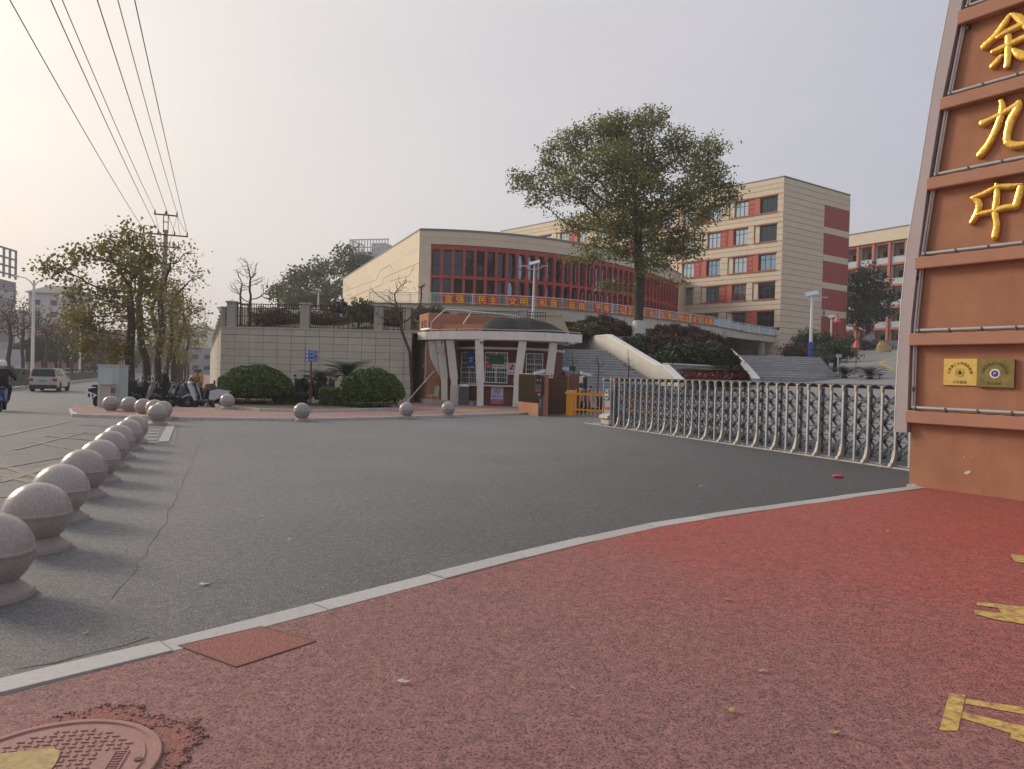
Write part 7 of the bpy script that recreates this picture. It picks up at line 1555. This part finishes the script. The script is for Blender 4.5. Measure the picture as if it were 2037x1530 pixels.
def head_parts(par, c, hair, mask=False, tilt=0.):
    """face features and hair; c is the head centre, face toward +x"""
    hm = bmesh.new(); bmesh.ops.create_uvsphere(hm, u_segments=16, v_segments=12, radius=1)
    for v in hm.verts: v.co = Vector((v.co.x*.108-.012, v.co.y*.092, v.co.z*.125+.018))
    bmesh.ops.delete(hm, geom=[v for v in hm.verts if v.co.z < -.04+ .9*max(0, v.co.x) or (v.co.x > .05 and v.co.z < .075)], context='VERTS')
    me = bpy.data.meshes.new('hair'); hm.to_mesh(me); hm.free(); me.materials.append(mat(hair)); [setattr(p_, 'use_smooth', True) for p_ in me.polygons]; link('hair', me, par, c)
    MB().add([(.088, -.014, -.03), (.088, .014, -.03), (.118, 0, -.028), (.092, 0, .015)], [(0, 1, 3), (0, 3, 2), (1, 2, 3), (0, 2, 1)]).build('nose', 'skin', par, loc=c)
    for s_ in (-1, 1):
        MB().lathe([(.001, -.006), (.012, -.003), (.012, .003), (.001, .006)], 8).build('eye', 'hair_black', par, loc=Vector(c)+Vector((.088, s_*.034, .008)), rot=(0, R(90), 0)); MB().lathe([(.004, -.012), (.022, -.006), (.026, .004), (.012, .01)], 8).build('ear', 'skin', par, loc=Vector(c)+Vector((-.005, s_*.088, -.005)), rot=(R(90), 0, 0))
    MB().box((.088, 0, -.058), (.012, .045, .008), bev=.003).build('mouth', 'tail_red', par, loc=c)
    if mask: MB().box((.075, 0, -.055), (.07, .13, .095), bev=.03).build('mask', 'mask_white', par, loc=c)
HEADJ = dict(neck=(0, 0, 1.40, .055), head0=(.012, 0, 1.475, .078), head1=(.012, 0, 1.555, .085), head2=(0, 0, 1.61, .055))
def pedestrian(lab, loc, rz, jacket, trousers, hair, mask, k=1., stride=0.):
    FING.clear()
    J = dict(pelvis=(0, 0, .90, .135, 1.1), waist=(0, 0, 1.06, .13, 1.15), chest=(0, 0, 1.26, .14, 1.25), **HEADJ)
    for s_, n_ in ((1, 'L'), (-1, 'R')):
        st_ = stride*s_; J['hip'+n_] = (.0, s_*.09, .82, .09); J['knee'+n_] = (.03+st_*.5, s_*.095, .47, .065); J['ank'+n_] = (-.01+st_, s_*.10, .09, .045); J['toe'+n_] = (.13+st_, s_*.11, .035, .038)
        J['sh'+n_] = (0, s_*.185, 1.335, .075); J['el'+n_] = (-.06, s_*.25, 1.07, .055); J['wr'+n_] = (.10, s_*.21, .90, .04); J['ha'+n_] = (.155, s_*.18, .86, .032); hand(J, n_, .03, (.6, -s_*.3, -.5))
    E = [('pelvis', 'waist'), ('waist', 'chest'), ('chest', 'neck'), ('neck', 'head0'), ('head0', 'head1'), ('head1', 'head2')]+LEGS+ARMS+FING
    t = thing('person', lab, 'person', loc, rz); t.scale = (k, k, k)
    def zn(c):
        if c.z > 1.405: return 'skin'
        if c.x > .12 and .78 < c.z < .92 and abs(c.y) > .10: return 'skin'
        if c.z > .80: return jacket
        return trousers if c.z > .085 else 'shoe'
    body('body', J, E, t, zn); head_parts(t, Vector((.015, 0, 1.555)), hair, mask); return t
q = at(327, 805, 29.6)
ped = pedestrian('person in black jacket and dark trousers standing in profile on the pavement, wearing a mask', (q.x, q.y, gz(q.x, q.y)+.086), R(186), 'cloth_black', 'cloth_navy', 'hair_grey', True, .99)
for px, d, lab, rz_ in ((46, 78, 'distant dark-clothed person walking by the parked dark cars', 200), (60, 80, 'distant dark-clothed person beside the first street lamp', 20)):
    o = copy_tree(ped); q = at(px, 752, d); o.location = (q.x, q.y, gz(q.x, q.y)+.01); o.rotation_euler.z = R(rz_); o['label'] = lab; o['group'] = 'distant pedestrians across the street'
def rider(lab, loc, rz, jacket, trousers, helmet):
    FING.clear()
    J = dict(pelvis=(-.30, 0, .93, .14, 1.15), waist=(-.28, 0, 1.08, .145, 1.15), chest=(-.22, 0, 1.29, .155, 1.25), neck=(-.17, 0, 1.43, .06), head0=(-.14, 0, 1.505, .08), head1=(-.14, 0, 1.585, .085), head2=(-.15, 0, 1.64, .055))
    for s_, n_ in ((1, 'L'), (-1, 'R')):
        J['hip'+n_] = (-.22, s_*.12, .90, .10); J['knee'+n_] = (.18, s_*.20, .80, .075); J['ank'+n_] = (.13, s_*.16, .42, .05); J['toe'+n_] = (.27, s_*.16, .37, .04)
        J['sh'+n_] = (-.20, s_*.20, 1.36, .085); J['el'+n_] = (.02, s_*.34, 1.13, .062); J['wr'+n_] = (.28, s_*.33, 1.07, .045); J['ha'+n_] = (.34, s_*.31, 1.065, .034); hand(J, n_, .03, (.7, 0, -.4))
    E = [('pelvis', 'waist'), ('waist', 'chest'), ('chest', 'neck'), ('neck', 'head0'), ('head0', 'head1'), ('head1', 'head2')]+LEGS+ARMS+FING
    t = thing('person', lab, 'person', loc, rz)
    def zn(c):
        if c.z > 1.45: return 'skin'
        if c.x > .29 and c.z > 1.0: return 'mask_white'
        if c.z > .97 or (c.x < -.1 and c.z > .92): return jacket
        return trousers if c.z > .41 else 'shoe'
    body('body', J, E, t, zn); head_parts(t, Vector((-.135, 0, 1.575)), 'hair_black')
    if helmet: MB().lathe([(.138, -.06), (.142, 0), (.135, .06), (.11, .11), (.06, .145), (.004, .155)], 18, (-.145, 0, 1.60)).build('helmet', helmet, t, auto=50)
    return t
M('helmet_white', (.66, .66, .67), .25)
q = on(2, 838, -.25); zq = gz(q.x, q.y); q = on(2, 836, zq)
q = at(4, 835, 25.4); zq = gz(q.x, q.y)+.004; rzr = CRZ+R(6)
scooter('dark blue scooter being ridden along the street', 'sc_blue', (q.x, q.y, zq), rzr); rider('rider in a black jacket and white helmet on the dark blue scooter', (q.x, q.y, zq), rzr, 'cloth_black', 'cloth_navy', 'helmet_white')
x, y = sp(37.6, -.35); scooter('black scooter under a person in orange beside the clipped dome', 'sc_black', (x, y, gz(x, y)+.088), CRZ+R(150)); rider('person in an orange jacket sitting on a scooter beside the clipped dome', (x, y, gz(x, y)+.088), CRZ+R(150), 'cloth_orange', 'cloth_navy', None)
# small street clutter on the far kerb
for px, py, lab in ((24, 772, 'black marker post standing on the far street edge'), (49, 770, 'second black marker post near the first street lamp')):
    q = on(px, py, -.5); t = thing('marker_post', lab, 'post', (q.x, q.y, gz(q.x, q.y))); MB().lathe([(.16, 0), (.15, .05), (.05, .08), (.04, .55), (.0, .58)], 10).build('cone', 'black', t)
q = on(36, 771, -.5); t = thing('street_barrier', 'small metal barrier frame on the far street edge', 'barrier', (q.x, q.y, gz(q.x, q.y)), R(20)); [MB().box((x_, 0, .35), (.05, .05, .7)).build('leg', 'rust_iron', t) for x_ in (-.6, .6)]; [MB().box((0, 0, z_), (1.2, .04, .05)).build('rail', 'rust_iron', t) for z_ in (.25, .65)]
# ------------------------------------------------------------------ haze in the air
hz = MB().box((0, 300, 32.5), (3700, 3700, 69)).build('haze', 'concrete'); tag(hz, kind='stuff')
m_ = bpy.data.materials.new('haze_air'); m_.use_nodes = True; t_ = m_.node_tree; t_.nodes.remove(t_.nodes['Principled BSDF']); vol = t_.nodes.new('ShaderNodeVolumePrincipled'); t_.links.new(vol.outputs[0], t_.nodes['Material Output'].inputs['Volume'])
vol.inputs['Color'].default_value = (.93, .94, .97, 1); vol.inputs['Density'].default_value = .0007; vol.inputs['Anisotropy'].default_value = .25
hz.data.materials.clear(); hz.data.materials.append(m_)
